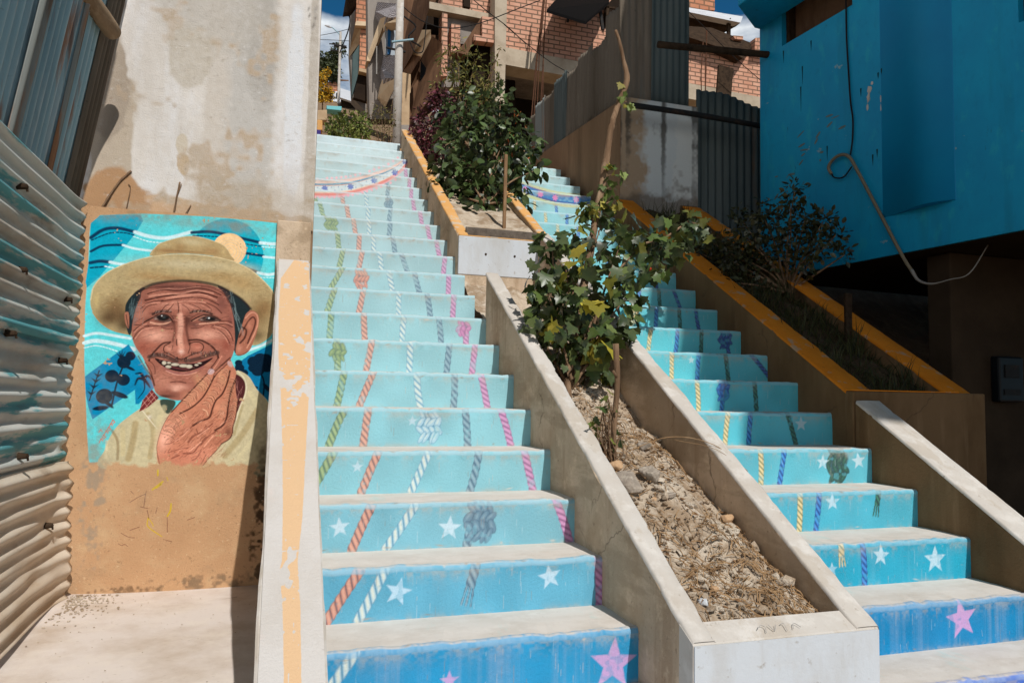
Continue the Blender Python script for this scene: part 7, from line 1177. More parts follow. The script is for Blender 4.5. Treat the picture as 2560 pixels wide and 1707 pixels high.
V, F, C = cvb.grid(lambda X, Z: np.stack([X, 3.922 + .004 * nb, Z], -1)); mesh('rendered_face', V, F, plasterm, bw, True, C, quads=True)
tf = thing('plank_sheet_fence', (2.0, 5.0, 3.7), 'tall fence of upright weathered grey metal sheets standing on the retaining wall', 'fence')
pts = [(1.86, 6.75), (1.85, 6.45), (1.85, 6.12), (1.85, 5.78), (1.85, 5.42), (1.85, 5.08), (1.86, 4.74), (1.87, 4.40), (1.89, 4.10), (2.16, 3.99), (2.53, 3.965)]
for k in range(len(pts) - 1):
    (xa, ya), (xb, yb) = pts[k], pts[k + 1]; L_ = math.hypot(xb - xa, yb - ya); ux, uy = (xb - xa) / L_, (yb - ya) / L_; zt = [4.50, 4.55, 4.52, 4.58, 4.54, 4.60, 4.52, 4.72, 5.4, 5.4][k] + R.uniform(-.02, .02); zb = 3.70 + .055 * max(0, (ya - 4))
    mm = [weathersheet, rusty, weathersheet, galvdark, weathersheet, weathersheet, weathersheet, weathersheet, weathersheet, galvdark][k]; lean = R.uniform(-.015, .015); off = .006 * (k % 2)
    def ff(U, Vv, h, xa=xa, ya=ya, ux=ux, uy=uy, lean=lean, off=off, zb=zb): return np.stack([xa + ux * Vv - uy * (-h - off) + lean * (U - zb), ya + uy * Vv + ux * (-h - off) * 1.0 + .01 * (U - zb), U + .012 * np.sin(Vv * 23)], -1)
    corrugated('sheet', zb, zt, 16, -.012, L_ + .012, max(20, int(L_ * 120)), ff, .066, .0065, mm, tf)
gs = thing('grey_corrugated_panel', (3.0, 4.0, 2.6), 'upright grey-teal corrugated panel between the retaining wall and the blue house', 'panel')
corrugated('sheet', 2.2, 3.94, 10, 2.64, 3.7, 150, lambda U, Vv, h: np.stack([Vv, 3.98 + h, U - .12 * (Vv - 2.64) * (U > 3.5) + .02 * np.sin(Vv * 9)], -1), .082, .013, galvdark, gs)
for nm, key, rad, mm, lb in [('horizontal_pole', 'branchpole', .026, darkmetal, 'long dark pole lying level across the retaining wall and grey corrugated panel'), ('timber_pole', 'darkpole', .03, darkwood, 'black timber pole jutting from the blue house in front of the brick wall')]:
    m_ = MB(); P = [np.array(p) for p in T['bg'][key]]; P.append(P[-1] + (P[-1] - P[-2]) * .35); m_.tube(catmull(P, 4), rad, 10, wob=.04); tag(m_.build(nm, mm, smooth=True), lb, 'pole')

# ------------------------------------------------------------------ the blue house on the right
bh = thing('blue_house', (3.2, 1.6, -.7), 'blue painted house overhanging its dark ground floor on the right', 'house')
u = np.array((-.09, .9959)); nrm = np.array((-u[1], u[0]))          # along the wall (away), and out of it towards the stairs
c0 = np.array((2.948, 3.40))
def hp(a, o, z): q = c0 - u * a + nrm * o; return (q[0], q[1], z)   # a metres back along the wall, o out of its face
def hbox(mb, a0, a1, o0, o1, z0, z1):
    mb.add([hp(a, o, z) for z in (z0, z1) for o in (o0, o1) for a in (a0, a1)], [(0, 2, 3, 1), (4, 5, 7, 6), (0, 1, 5, 4), (2, 6, 7, 3), (0, 4, 6, 2), (1, 3, 7, 5)])
m_ = MB(); WIN = [(.28, 1.05, 4.02, 4.75), (2.32, 3.3, 3.28, 4.4)]
def wallpanel(mb, a0, a1, z0, z1, th):
    hbox(mb, a0, a1, -th, 0, z0, z1)
for a0, a1, z0, z1 in [(0, .28, 1.98, 7.0), (1.05, 2.32, 1.98, 7.0), (3.3, 8.0, 1.98, 7.0), (.28, 1.05, 1.98, 4.02), (.28, 1.05, 4.75, 7.0), (2.32, 3.3, 1.98, 3.28), (2.32, 3.3, 4.4, 7.0)]: wallpanel(m_, a0, a1, z0, z1, .18)
m_.build('upper_wall', bluewall, bh)
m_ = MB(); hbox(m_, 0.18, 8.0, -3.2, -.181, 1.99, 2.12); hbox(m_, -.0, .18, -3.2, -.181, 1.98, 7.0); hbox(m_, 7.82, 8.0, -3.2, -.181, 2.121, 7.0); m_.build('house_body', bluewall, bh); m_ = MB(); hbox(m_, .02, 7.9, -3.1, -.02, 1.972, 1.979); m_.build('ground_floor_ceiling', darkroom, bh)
for a0, a1, z0, z1 in WIN:
    m_ = MB()
    for q in ((a0 + .001, a0 + .04, z0 + .001, z1 - .001), (a1 - .04, a1 - .001, z0 + .001, z1 - .001), (a0 + .041, a1 - .041, z0 + .001, z0 + .035)): hbox(m_, q[0], q[1], -.15, -.05, q[2], q[3])
    fr_ = m_.build('window_frame', darkwood, bh); m_ = MB(); hbox(m_, a0 + .041, a1 - .041, -.14, -.12, z0 + .036, z1 - .002); m_.build('window_panel', brownrib, fr_)
# the curved bay: swells out of the wall and ends in a sharp right-hand edge
m_ = MB(); n_ = 18; arc = [(1.30 + .58 * (1 - math.cos(t * math.pi)) / 2, max(.001, .085 * math.sin(math.pi * ((1 - math.cos(t * math.pi)) / 2) ** 1.9))) for t in np.linspace(0, 1, n_)]; zl = [2.27] * n_
V = [hp(a, o, z) for (a, o), z in zip(arc, zl)] + [hp(a, o, 7.0) for a, o in arc] + [hp(arc[-1][0], .001, zl[-1]), hp(arc[-1][0], .001, 7.0)]
F = [(k, k + 1, n_ + k + 1, n_ + k) for k in range(n_ - 1)] + [(n_ - 1, 2 * n_, 2 * n_ + 1, 2 * n_ - 1), tuple(range(n_)) + (2 * n_,)]
m_.add(V, F); o = m_.build('curved_bay', bayblue, bh, smooth=True); o.data.polygons[-1].use_smooth = False
m_ = MB(); o_ = .455; P = [hp(8.0, .001, 4.30), hp(8.0, o_, 4.30), hp(.25, o_, 4.30), hp(.0, .06, 4.30), hp(0, .001, 4.30)]; m_.prism(P, (0, 0, .22)); m_.build('balcony_slab', bluewall, bh, bevel=.008)
m_ = MB(); P = [(2.10, -4.69, 7.0), (2.27, 1.5, 7.0), (2.30, 4.0, 7.0), (6.6, 4.0, 7.0), (6.6, -5.5, 7.0)]; m_.prism(P, (0, 0, .2)); m_.build('shadow_caster_slab', greyrender, bh)  # unseen overhang added overhead, outline shaped to shade the right flight and side planter
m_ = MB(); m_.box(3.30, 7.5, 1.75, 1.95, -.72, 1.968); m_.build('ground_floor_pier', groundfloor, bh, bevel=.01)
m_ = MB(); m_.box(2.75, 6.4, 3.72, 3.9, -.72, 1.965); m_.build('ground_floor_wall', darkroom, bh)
m_ = MB(); m_.box(3.64, 3.87, 1.68, 1.748, .93, 1.25); mo = m_.build('electric_meter', meterm, bh, bevel=.014); m_ = MB(); m_.box(3.69, 3.82, 1.672, 1.679, 1.1, 1.19); m_.build('meter_window', darkmetal, mo); m_ = MB(); m_.box(3.68, 3.83, 1.674, 1.679, .98, 1.02); m_.build('meter_label', darkmetal, mo)
m_ = MB(); P = catmull([hp(.84, .02, 2.72), hp(.82, .03, 2.78), hp(.88, .035, 2.83), hp(.96, .035, 2.84), hp(1.03, .03, 2.80), hp(1.10, .03, 2.68), hp(1.28, .03, 2.34), hp(1.48, .03, 1.96), hp(1.56, .03, 1.83)], 6); m_.tube(P, .0125, 10); m_.build('conduit_pipe', pvc, bh, smooth=True)
m_ = MB(); P = catmull([hp(1.555, .03, 1.84), hp(1.61, .03, 1.76), hp(1.70, .02, 1.725), hp(1.82, 0, 1.74), hp(1.93, -.04, 1.77), hp(1.95, -.2, 1.97)], 6); m_.tube(P, np.r_[np.linspace(.0135, .006, len(P) // 2), np.full(len(P) - len(P) // 2, .004)], 8); m_.build('pipe_elbow', pvcwhite, bh, smooth=True)
m_ = MB(); P = catmull([hp(1.0, .012, 4.295), hp(1.0, .012, 3.8), hp(1.015, .012, 3.5), hp(1.03, .012, 3.25), hp(1.05, .012, 3.1), hp(1.045, .012, 2.95), hp(1.03, .02, 2.82)], 5); m_.tube(P, .0065, 6); P = catmull([hp(.83, .02, 2.74), hp(.88, .03, 2.68), hp(.97, .03, 2.66), hp(1.05, .03, 2.72)], 5); m_.tube(P, .006, 6); m_.build('cable', wirem, bh, smooth=True)
for k, (a, z, w, h) in enumerate([(1.20, 3.28, .022, .03), (1.19, 3.22, .014, .04), (1.18, 3.15, .01, .03), (1.225, 3.32, .012, .012), (1.30, 3.17, .005, .03), (1.3, 3.1, .004, .03)]):
    m_ = MB(); P = [hp(a + w * math.cos(t) * R.uniform(.7, 1.2), .001, z + h * math.sin(t) * R.uniform(.7, 1.2)) for t in np.linspace(0, 5.6, 9)]; m_.prism(P, tuple(np.array((nrm[0], nrm[1], 0)) * .002))
    m_.build('bare_plaster_patch', palecon, bh)
for k in range(20):
    m_ = MB(); t = R.random(); a = .15 + .85 * t + R.gauss(0, .06); z = 2.78 + .40 * t + R.gauss(0, .09); L_ = R.uniform(.01, .05); h_ = R.uniform(.003, .012); an = R.uniform(-.2, .9)
    m_.prism([hp(a + L_ * math.cos(q) * math.cos(an) - h_ * math.sin(q) * math.sin(an), .0005, z + L_ * math.cos(q) * math.sin(an) + h_ * math.sin(q) * math.cos(an)) for q in np.linspace(0, 5.4, 7)], tuple(np.array((nrm[0], nrm[1], 0)) * .0012))
    m_.build('scuff_mark', tealrender, bh)
m_ = MB()
for a, z, L_ in [(.30, 3.95, .09), (.52, 3.72, .14), (.50, 3.55, .2), (.62, 3.9, .07), (.78, 2.95, .1), (.4, 2.72, .08), (1.22, 2.75, .07), (1.26, 2.78, .05), (1.12, 3.3, .05), (1.31, 3.38, .03), (1.28, 3.36, .03)]: m_.prism([hp(a - .006, .0006, z), hp(a, .0006, z - L_), hp(a + .006, .0006, z), hp(a + .007, .0006, z + .02), hp(a - .007, .0006, z + .02)], tuple(np.array((nrm[0], nrm[1], 0)) * .001))
m_.build('damp_stains', tealdamp, bh)

# ------------------------------------------------------------------ foliage
OVAL = (np.array([(0, 0, 0), (.26, .28, .05), (.30, .58, .03), (.16, .85, -.04), (0, 1, -.1), (-.16, .85, -.04), (-.30, .58, .03), (-.26, .28, .05), (0, .5, -.03)]), [(0, 1, 8), (1, 2, 8), (2, 3, 8), (3, 4, 8), (4, 5, 8), (5, 6, 8), (6, 7, 8), (7, 0, 8)])
_m = [(0, 0), (.16, .02), (.42, -.06), (.40, .10), (.42, .22), (.62, .36), (.50, .50), (.33, .50), (.34, .72), (.18, .78), (0, 1.04), (-.18, .78), (-.34, .72), (-.33, .50), (-.50, .50), (-.62, .36), (-.42, .22), (-.40, .10), (-.42, -.06), (-.16, .02)]
MAPLE = (np.array([(x, y, .22 * abs(x) - .26 * y * y - .22 * x * x) for x, y in _m] + [(0, .34, 0)]), [(k, (k + 1) % 20, 20) for k in range(20)])
NARROW = (np.array([(0, 0, 0), (.15, .3, .04), (.14, .65, .02), (0, 1, -.1), (-.14, .65, .02), (-.15, .3, .04), (0, .5, -.02)]), [(0, 1, 6), (1, 2, 6), (2, 3, 6), (3, 4, 6), (4, 5, 6), (5, 0, 6)])
def leaves(clumps, per, size, shape, pal, seed, droop=.5, shell=.55, flat=1.0, up=.6):
    q = np.random.default_rng(seed); Vs, Fs, Cs = [], [], []; TV, TF = shape; TF = np.array(TF); nv = len(TV); cnt = 0
    for cx, cy, cz, rad in clumps:
        n = max(4, int(per * (rad / .12) ** 2))
        for _ in range(n):
            dv = q.normal(size=3); dv /= np.linalg.norm(dv) + 1e-9; rr = rad * (shell + (1 - shell) * q.random() ** .6) if q.random() < .72 else rad * q.random() * 1.15
            pos = np.array((cx, cy, cz)) + dv * rr * np.array((1, flat, 1)); t = dv * .8 + q.normal(0, .45, 3); t[2] -= droop; t /= np.linalg.norm(t); nn = np.array((0, -.15, up)) + dv * .5 + q.normal(0, .6, 3); b = np.cross(t, nn); b /= np.linalg.norm(b) + 1e-9; nn = np.cross(b, t)
            s = size * q.uniform(.5, 1.35); L = TV * s; Vs.append(pos + L[:, :1] * b + L[:, 1:2] * t + L[:, 2:] * nn); Fs.append(TF + cnt * nv)
            c = np.array(lin(pal[int(q.choice(len(pal)))])) * q.uniform(.55, 1.5); Cs.append(np.tile([*c, 1], (nv, 1))); cnt += 1
    return np.concatenate(Vs), np.concatenate(Fs), np.concatenate(Cs)
def foliage(name, parent, m, *a, **k):
    V, F, C = leaves(*a, **k); return mesh(name, V, F, m, parent, False, C, quads=True)
def stems(root, clumps, rad, m, parent, name='stem', every=1):
    mb = MB()
    for k, (x, y, z, q) in enumerate(clumps[::every]):
        a = np.array(root) + np.array((R.uniform(-.02, .02), R.uniform(-.03, .03), 0)); b = np.array((x, y, z)); mid = (a + b) / 2 + np.array((R.uniform(-.03, .03), R.uniform(-.03, .03), .04 * np.linalg.norm(b - a))); mb.tube(catmull([a, mid, b], 5), np.linspace(rad, rad * .3, 11), 6)
    return mb.build(name, m, parent, smooth=True)
GR = [(64, 82, 38), (52, 70, 36), (80, 98, 48), (44, 58, 32), (70, 84, 54), (104, 118, 68)]
tr = thing('lobed_leaf_tree', (.25, 1.2, soil_at(.25, 1.2)), 'young tree with lobed leaves leaning on a tall broken trunk in the planter bed', 'tree')
foliage('crown', tr, leaf, T['tree'], 34, .069, MAPLE, GR + GR + GR + [(120, 118, 44)], 1, droop=.75, up=.7)
foliage('side_branch', tr, leaf, T['treebranch'], 34, .068, MAPLE, GR + [(110, 112, 52)], 2, droop=.6)
for k, cc in enumerate(T['treetop']): foliage('leaf_shoot', tr, leafsoft, [cc], 70, .044, MAPLE, [(110, 124, 62), (92, 110, 52), (150, 140, 60), (70, 88, 42)], 3 + k, droop=.7)
V, F, C = leaves([(x, y - .12, z, .05) for x, y, z, _ in [T['tree'][3], T['tree'][1], T['tree'][11], T['tree'][9]]], 12, .10, MAPLE, [(168, 158, 52), (150, 140, 44), (176, 160, 60)], 5, droop=.8); mesh('yellowing_leaves', V, F, leafsoft, tr, False, C, quads=True)
P = np.array(T['trunk']); cp = catmull(P, 5); m_ = MB(); base = np.array([[.19, 1.12, soil_at(.19, 1.12) - .03, .024]]); cp = np.vstack([base, cp]); m_.tube(cp[:, :3], list(cp[:, 3]), 9, wob=.14); 
for x, y, z, _ in T['treetop']: k = int(np.argmin(np.linalg.norm(cp[:, :3] - (x, y, z - .04), axis=1))); m_.tube([cp[k][:3], (x, y, z)], [.006, .003], 5)
m_.build('trunk', bark, tr, smooth=True); stems((.25, 1.2, soil_at(.25, 1.2)), T['tree'], .010, bark, tr, 'branches'); m_ = MB()
for a, b in [(T['tree'][4], T['treebranch'][0]), (T['treebranch'][0], T['treebranch'][1]), (T['treebranch'][1], T['treebranch'][3]), (T['treebranch'][3], T['treebranch'][4]), (T['treebranch'][1], T['treebranch'][2])]: m_.tube([a[:3], b[:3]], .006, 5)
m_.build('branches', bark, tr); fx = MB(); rock_mesh(fx, np.array(T['treebranch'][6][:3]) + (.045, -.03, -.0), (.012, .012, .014), 5, 2); fx.build('fruit', redfruit, tr, smooth=True)
sp = thing('cut_sapling', tuple(T['sapling'][0][:3]), 'short cut sapling stem with fresh leaf sprouts at its foot, in the dry soil', 'sapling')
P = np.array(T['sapling']); P[0][2] = soil_at(P[0][0], P[0][1]) - .02; m_ = MB(); cp = catmull(P, 5); m_.tube(cp[:, :3], list(cp[:, 3]), 9, wob=.1); m_.tube([P[2][:3] + (0, 0, .02), P[2][:3] + (-.025, -.01, .05)], [.009, .006], 6); m_.build('trunk', bark, sp, smooth=True)
for k, cc in enumerate(T['saplingleaf']): foliage('leaf_sprout', sp, leafsoft, [cc], 60, .034, MAPLE, [(76, 96, 42), (110, 118, 52), (56, 78, 34)], 60 + k, droop=.4); stems(P[0][:3], T['saplingleaf'], .003, bark, sp, 'sprout_stems')
sh = thing('glossy_shrub', (.42, 3.6, 2.5), 'dense glossy dark green shrub with drooping oval leaves in the upper planter', 'shrub')
foliage('foliage', sh, leaf, T['shrub'], 46, .085, OVAL, [(58, 78, 40), (44, 60, 34), (72, 92, 52), (36, 50, 30), (84, 102, 62)], 7, droop=.7); foliage('red_young_leaves', sh, leafsoft, [T['shrub'][k] for k in (4, 5, 6, 12)], 5, .06, NARROW, [(168, 84, 44), (150, 92, 50)], 8, droop=-.3)
stems((.40, 3.5, 2.45), T['shrub'], .012, bark, sh, 'stems', 2)
ts = thing('tall_light_shrub', (.6, 5.2, 3.4), 'tall thin light green shrub rising behind the glossy shrub in the upper planter', 'shrub')
foliage('foliage', ts, leafsoft, T['tallshrub'], 62, .06, NARROW, [(120, 116, 58), (98, 102, 50), (140, 130, 70), (80, 88, 44)], 9, droop=.1, shell=.2); stems((.6, 5.2, 3.4), T['tallshrub'], .010, bark, ts, 'stems')
ps = thing('purple_shrub', (.25, 5.1, 3.2), 'dark purple leaved shrub at the upper left end of the upper planter', 'shrub')
foliage('foliage', ps, purpleleaf, T['purple'], 190, .042, OVAL, [(82, 34, 52), (100, 42, 62), (60, 28, 42), (130, 60, 82)], 10, droop=.3); stems((.25, 5.1, 3.2), T['purple'], .008, bark, ps, 'stems')
gb = thing('round_green_bush', (-.5, 6.3, 3.6), 'low round green bush at the head of the left flight', 'bush')
foliage('foliage', gb, leafsoft, T['greenbush'], 190, .042, OVAL, [(122, 134, 64), (98, 114, 54), (146, 152, 84), (72, 88, 40)], 11, droop=.1); stems((-.5, 6.3, 3.6), T['greenbush'], .008, bark, gb, 'stems')
sb = thing('twiggy_scrub', (.0, 6.6, 3.6), 'straggly half bare scrub bush beside the concrete pole', 'bush')
foliage('foliage', sb, leafsoft, T['scrub'], 80, .036, NARROW, [(116, 108, 58), (92, 92, 46), (140, 126, 84)], 12, droop=-.1, shell=.1); stems((.0, 6.6, 3.6), T['scrub'] + [[-.1, 6.6, 4.5, .1], [.05, 6.6, 4.45, .1], [.1, 6.6, 4.3, .1], [-.15, 6.6, 4.2, .1]], .006, bark, sb, 'stems')
db = thing('shaded_bush', (2.45, 2.35, 1.75), 'spreading dark bush in the shaded side planter against the blue house', 'bush')
foliage('foliage', db, leaf, T['shadebush'], 110, .042, OVAL, [(50, 54, 28), (40, 44, 24), (64, 62, 34)], 13, droop=.1, shell=.3); stems((2.42, 2.35, 1.7), T['shadebush'], .012, bark, db, 'branches')
st_ = thing('garden_stake', (.42, 3.0, 2.1), 'square wooden stake standing in front of the glossy shrub', 'stake'); m_ = MB(); m_.add([(x + .42 + (.004 if z > 2.5 else 0), y + 3.02, z) for z in (2.08, 2.72) for y in (-.011, .011) for x in (-.012, .012)], [(0, 2, 3, 1), (4, 5, 7, 6), (0, 1, 5, 4), (2, 6, 7, 3), (0, 4, 6, 2), (1, 3, 7, 5)]); m_.build('post', stakem, st_, bevel=.003)
m_ = MB(); m_.add([(x, y, z) for z in (1.2, 1.62) for y in (1.70, 1.72) for x in (2.36, 2.41)], [(0, 2, 3, 1), (4, 5, 7, 6), (0, 1, 5, 4), (2, 6, 7, 3), (0, 4, 6, 2), (1, 3, 7, 5)]); tag(m_.build('garden_stake', darkwood, bevel=.003), 'short dark stake leaning in front of the outer orange rim of the side planter', 'stake')
mb = MB(); cols = []
for k in range(4200):
    y = R.uniform(1.02, 3.8); x = R.uniform(1.92, 2.42) if k % 5 else R.choice([1.91, 2.40]) + R.uniform(-.03, .03); z = nose(y) + .08; h = R.uniform(.03, .2) * (.35 + .65 * max(0, math.sin(x * 23 + y * 9) + math.sin(y * 17 - x * 8)) / 2 * 1.6); a = R.uniform(0, 6.28); w = .0035; dx, dy = math.cos(a) * w, math.sin(a) * w; bx, by = R.gauss(0, .055), R.gauss(0, .055)
    n0 = len(mb.V); mb.V += [(x - dx, y - dy, z), (x + dx, y + dy, z), (x + bx * .4 + dx * .7, y + by * .4 + dy * .7, z + h * .6), (x + bx * .4 - dx * .7, y + by * .4 - dy * .7, z + h * .6), (x + bx, y + by, z + h)]; mb.F += [(n0, n0 + 1, n0 + 2, n0 + 3), (n0 + 3, n0 + 2, n0 + 4)]
    c = lin(R.choice([(52, 58, 28), (70, 68, 34), (38, 44, 22)])); cols += [(*c, 1)] * 5
tag(mesh('grass', mb.V, mb.F, leafsoft, None, False, cols), kind='stuff')

# ------------------------------------------------------------------ houses up the hill
BG = T['bg']
def blk(parent, name, key, mat_, depth=.3, ext=None, bevel=0, sub=None, label=None):
    m_ = MB(); m_.prism(BG[key], ext or (0, depth, 0)); return m_.build(name, mat_, sub or parent, bevel=bevel, label=label)
def bthing(name, key, label, cat): p = np.array(BG[key]); return thing(name, (p[:, 0].mean(), p[:, 1].min(), hill(p[:, 1].min())), label, cat)
dh = bthing('brick_house', 'd_brick', 'large unfinished brick house with concrete beams and a dark garage facing the stairs', 'house')
for nm, k, mm, dp in [('wall', 'd_brick', brick, .3), ('beam', 'd_beam', slabcon, .5), ('column', 'd_column', slabcon, .35), ('rear_room', 'd_rear', darkroom, .2), ('brick_panel', 'd_brickpanel', brick, .2), ('stepped_wall', 'd_step', brownrib, .3), ('upper_wall', 'd_bricktop', brick, .3), ('lintel', 'd_lintel', slabcon, .3), ('plaster_wall', 'd_plaster', greyrender, .3), ('brick_pier', 'd_pier', brick, .3), ('brick_pier', 'd_pier2', brick, .25), ('under_room', 'd_under', darkroom, .3), ('garage_back', 'd_back', darkroom, .2), ('garage_ceiling', 'd_garagetop', greyrender, 1.2)]: blk(dh, nm, k, mm, dp)
w_ = blk(dh, 'window', 'd_window', darkroom, .1); w_ = blk(dh, 'window', 'd_opening', darkroom, .1); blk(dh, 'frame', 'd_frame1', darkwood, .05, sub=w_); blk(dh, 'frame', 'd_frame2', darkwood, .05, sub=w_)
blk(dh, 'canopy', 'd_canopy', blackm, ext=(0, 0, .06)); blk(dh, 'canopy_post', 'd_post1', darkmetal, .05); blk(dh, 'canopy_post', 'd_post2', darkmetal, .05); blk(dh, 'leaning_board', 'board', darkwood, .05)
for nm, k, mm, dp in [('rear_wall', 'u_brick', brickfar, .4), ('shed_roof', 'u_shed', darkwood, .4), ('brick_stub', 'u_stub', brick, .2), ('brick_stub', 'u_stub2', brick, .2), ('roof_post', 'u_post', darkwood, .08), ('roof_underside', 'u_under', darkwood, .2)]: blk(dh, nm, k, mm, dp)
blk(dh, 'roof_sheet', 'u_roof', whitemetal, ext=(0, .3, .05))
RD = BG['rods']
for k in range(0, len(RD), 2): m_ = MB(); a, b = np.array(RD[k]), np.array(RD[k + 1]); m_.tube([a + (0, 0, -.6), (a + b) / 2 + (R.uniform(-.03, .03), 0, 0), b + (b - a) * .25], .012, 5); m_.build('rebar', rebarm, dh)
ch = bthing('corner_house', 'c_base', 'brown house with slanting shaded soffits and a tan balcony slab, left of the brick house', 'house')
for nm, k, mm, dp in [('wall', 'c_base', brownrib, .4), ('soffit', 'c_side', brownrib, .25), ('recess', 'c_recess', darkroom, .2), ('balcony_slab', 'c_slab', cream, .3), ('slab_underside', 'c_underslab', brownrib, .3), ('ribbed_wall', 'c_ribwall', brownrib, .25), ('window', 'c_window', darkglass, .1), ('column', 'c_column', tan, .3), ('lower_wall', 'c_low', tan, .3), ('footing', 'c_foot', greyrender, .3)]: blk(ch, nm, k, mm, dp)
gh = bthing('grey_house', 'b_wall', 'grey stone clad house with two curved balconies and a blue framed window', 'house')
for nm, k, mm, dp in [('wall', 'b_wall', greyrender, .4), ('balcony', 'b_balc1', slatestone, .4), ('balcony_soffit', 'b_cream1', cream, .4), ('window_surround', 'b_frame', tan, .3), ('balcony', 'b_balc2', slatestone, .4), ('balcony_soffit', 'b_cream2', cream, .4), ('drain_pipe', 'b_pipe', pvcwhite, .06)]: blk(gh, nm, k, mm, dp)
w_ = blk(gh, 'window', 'b_pane', glassm, .1); blk(gh, 'frame', 'b_stripe', blueframe, .05, sub=w_); blk(gh, 'frame', 'b_jamb', pvcwhite, .05, sub=w_)
ah = bthing('narrow_brick_house', 'a_wall', 'narrow tall brick house with a dark eave against the sky, farthest of the row', 'house')
for nm, k, mm, dp in [('wall', 'a_wall', greyrender, .5), ('brick_wall', 'a_brick1', brickfar, .4), ('band', 'a_band', cream, .4), ('brick_wall', 'a_brick2', brickfar, .4), ('soffit', 'a_soffit', tan, .3), ('side_wall', 'a_teal', tealrender, .3), ('footing', 'a_foot', tan, .3), ('doorway', 'a_open', darkroom, .2), ('eave', 'a_eave', darkwood, .3)]: blk(ah, nm, k, mm, dp)
fh = bthing('far_house', 'p_wall', 'small far brick house behind the utility pole', 'house'); blk(fh, 'wall', 'p_wall', brickfar, 4); m_ = MB(); p = np.array(BG['p_wall']); m_.prism([p[0] + (-.6, -.3, .02), p[1] + (.6, -.3, .02), p[1] + (.3, 2, .9), p[0] + (-.3, 2, .9)], (0, .1, .12)); m_.build('roof', brownrib, fh)
rh_ = bthing('white_roofed_shed', 'p_low', 'shed with a pale corrugated metal roof beside the van', 'shed'); blk(rh_, 'wall', 'p_low', darkwood, 2); blk(rh_, 'roof', 'p_roof', whitemetal, ext=(0, .5, .12))
for nm, k, mm, dp, lb, cat in [('boundary_wall', 'w_tan', tan, .25, 'low tan boundary wall behind the round green bush', 'wall'), ('painted_post', 'w_post', orange, .2, 'short peach painted post at the top of the left flight', 'post'), ('violet_step', 'w_purple', purplep, .3, 'violet painted step edge beyond the top of the left flight', 'step'), ('turquoise_bench', 'w_bench', tealpaint, .3, 'small turquoise ledge in front of the white van', 'ledge')]:
    m_ = MB(); m_.prism(BG[k], (0, dp, 0)); tag(m_.build(nm, mm, bevel=.01), lb, cat)
hp_ = thing('head_planter', (.02, 6.0, 3.5), 'low peach rimmed planter box at the head of the left flight', 'planter')
m_ = MB(); m_.box(-.42, .13, 5.86, 5.93, 3.3, 3.60); m_.box(-.42, -.35, 5.931, 6.5, 3.3, 3.60); m_.build('wall', concrete, hp_, bevel=.006); m_ = MB(); m_.box(-.422, .132, 5.858, 5.932, 3.601, 3.612); m_.build('painted_rim', orange, hp_)

# van
p = np.array(BG['van']); vn = thing('white_van', (p[:, 0].mean(), p[0, 1], p[:, 2].min() - .3), 'white van parked up the hill behind the yellow bush', 'van')
m_ = MB(); m_.prism(p, (0, 1.8, 0)); m_.build('body', vanp, vn, bevel=.06)
x0_, x1_, z0_, z1_ = p[:, 0].min(), p[:, 0].max(), p[:, 2].min(), p[:, 2].max(); hz = z1_ - z0_; L_ = x1_ - x0_
for a, b in ((.08, .20), (.30, .55), (.60, .85)): m_ = MB(); m_.box(x0_ + a * L_, x0_ + b * L_, p[0, 1] - .03, p[0, 1] - .005, z0_ + .50 * hz, z0_ + .78 * hz); m_.build('window', darkglass, vn)
for a in (.16, .82):
    m_ = MB(); m_.tube([(x0_ + a * L_, p[0, 1] - .04, z0_), (x0_ + a * L_, p[0, 1] + .2, z0_)], .33, 16); wh = m_.build('wheel', rubber, vn); m_ = MB(); m_.tube([(x0_ + a * L_, p[0, 1] - .05, z0_), (x0_ + a * L_, p[0, 1] - .041, z0_)], .19, 12); m_.build('rim', whitemetal, wh)
# poles and wires
a, b = [np.array(q) for q in BG['pole']]; po = thing('concrete_pole', (a[0], a[1], a[2]), 'thick pale concrete utility pole at the head of the planter', 'pole')
m_ = MB(); m_.tube([a + (0, 0, -.4), (a + b) / 2, b + (b - a) * .35], [.066, .058, .048], 14); m_.build('shaft', palecon, po, smooth=True)
for k in ('polebar', 'polebar2'): q = BG[k]; m_ = MB(); m_.tube(q, .016, 8); m_.build('cross_bar', galv if k == 'polebar' else darkmetal, po)
for z in (.78,): m_ = MB(); c = a + (b - a) * z; m_.tube(catmull([c + (.05, -.05, .1), c + (.22, -.05, -.02), c + (.12, -.06, -.2), c + (.3, -.05, -.3)], 5), .012, 6); m_.build('cable_loop', wirem, po)
a, b = [np.array(q) for q in BG['lamp']]; lo = thing('street_lamp', tuple(a), 'far utility pole with a curved lamp arm and cross bars against the cloud', 'street lamp')
m_ = MB(); m_.tube([a + (0, 0, -2), b + (0, 0, .2)], [.075, .06], 10); m_.build('pole', palecon, lo); m_ = MB(); m_.tube(catmull(BG['lamparm'], 6), .025, 8); am = m_.build('arm', galv, lo); m_ = MB(); q = np.array(BG['lamparm'][-1]); m_.tube([q + (.12, 0, -.03), q + (-.03, 0, .015), q + (-.2, 0, .04)], [.03, .07, .04], 10); m_.build('lamp_head', whitemetal, am)
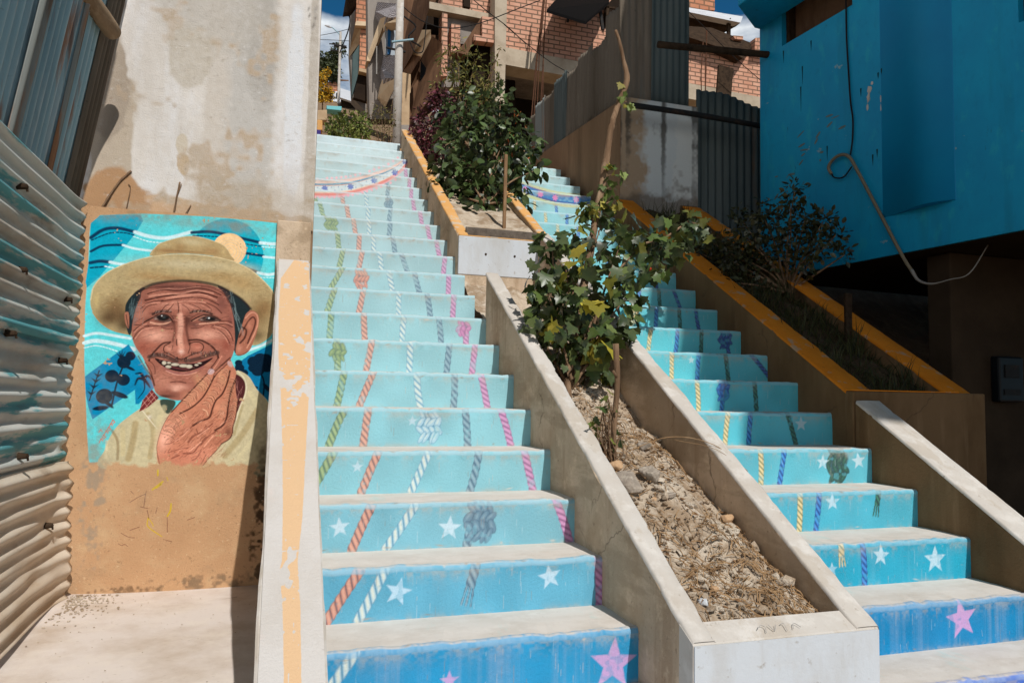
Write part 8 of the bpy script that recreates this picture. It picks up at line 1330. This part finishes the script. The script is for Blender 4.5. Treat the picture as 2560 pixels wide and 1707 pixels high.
C_ = BG['cross']; m_ = MB(); m_.tube([C_[0], C_[1]], .03, 6); m_.build('cross_bar', darkmetal, lo); m_ = MB(); m_.tube([C_[3], C_[4]], .03, 6); m_.build('cross_bar', darkmetal, lo); m_ = MB(); q = np.array(C_[2]); m_.tube([q + (-.5, 0, 0), q + (.1, 0, 0)], .07, 8); m_.build('insulator_box', darkmetal, lo)
for k, (key, rr, lb) in enumerate([('wires1', .008, 'long sagging cable crossing the brick house front'), ('wires2', .008, 'cable running down past the concrete column of the brick house'), ('wires3', .012, 'upper thin wire in the cloud gap left of the houses'), ('wires4', .012, 'lower thin wire in the cloud gap left of the houses'), ('wires5', .02, 'drooping cable from the eave of the narrow brick house'), ('wires6', .008, 'slanting cable in front of the right brick wall'), ('wires7', .01, 'looped cable hanging in front of the tan balcony slab'), ('wires8', .008, 'thin cable over the garage beam')]):
    m_ = MB(); Q = np.array(BG[key]); Q = np.vstack([Q, Q[-1] + (Q[-1] - Q[-2]) * .5]); m_.tube(catmull(Q, 6), rr, 5); tag(m_.build('overhead_cable', wirem, smooth=True), lb, 'cable', 'overhead cables')
# far trees
def far_tree2(name, key, label, cat, n, rad, pal, size, seed, tall, total):
    q = np.array(BG[key]); c, g = q[0], q[1]; t = thing(name, (g[0], g[1], g[2] - 1), label, cat); rn = np.random.default_rng(seed)
    cl = [(c[0] + rn.normal(0, rad * .42), c[1] + rn.normal(0, rad * .5), c[2] + rn.normal(0, rad * tall * .42), rad * rn.uniform(.22, .36)) for _ in range(n)]
    k = total / sum((r_ / .12) ** 2 for *_, r_ in cl); V, F, C = leaves(cl, k, size, OVAL, pal, seed); mesh('crown', V, F, leafsoft, t, False, C, quads=True)
    m_ = MB(); m_.tube([g + (0, 0, -1), c], [rad * .09, rad * .04], 8)
    for x, y, z, _ in cl[::3]: m_.tube([(c[0], c[1], c[2] - rad * .5), (x, y, z)], [rad * .03, rad * .01], 5)
    m_.build('trunk', bark, t)
far_tree2('dark_tree', 'bigtree', 'dark leafy tree standing beyond the yellow bush', 'tree', 26, 1.15, [(52, 62, 36), (40, 50, 30), (70, 78, 46)], .16, 31, .9, 3600)
far_tree2('yellow_bush', 'yellowbush', 'bright yellow flowering bush in front of the van', 'bush', 18, .40, [(226, 178, 40), (236, 192, 60), (196, 146, 34), (84, 88, 40)], .06, 32, 1.25, 2400)
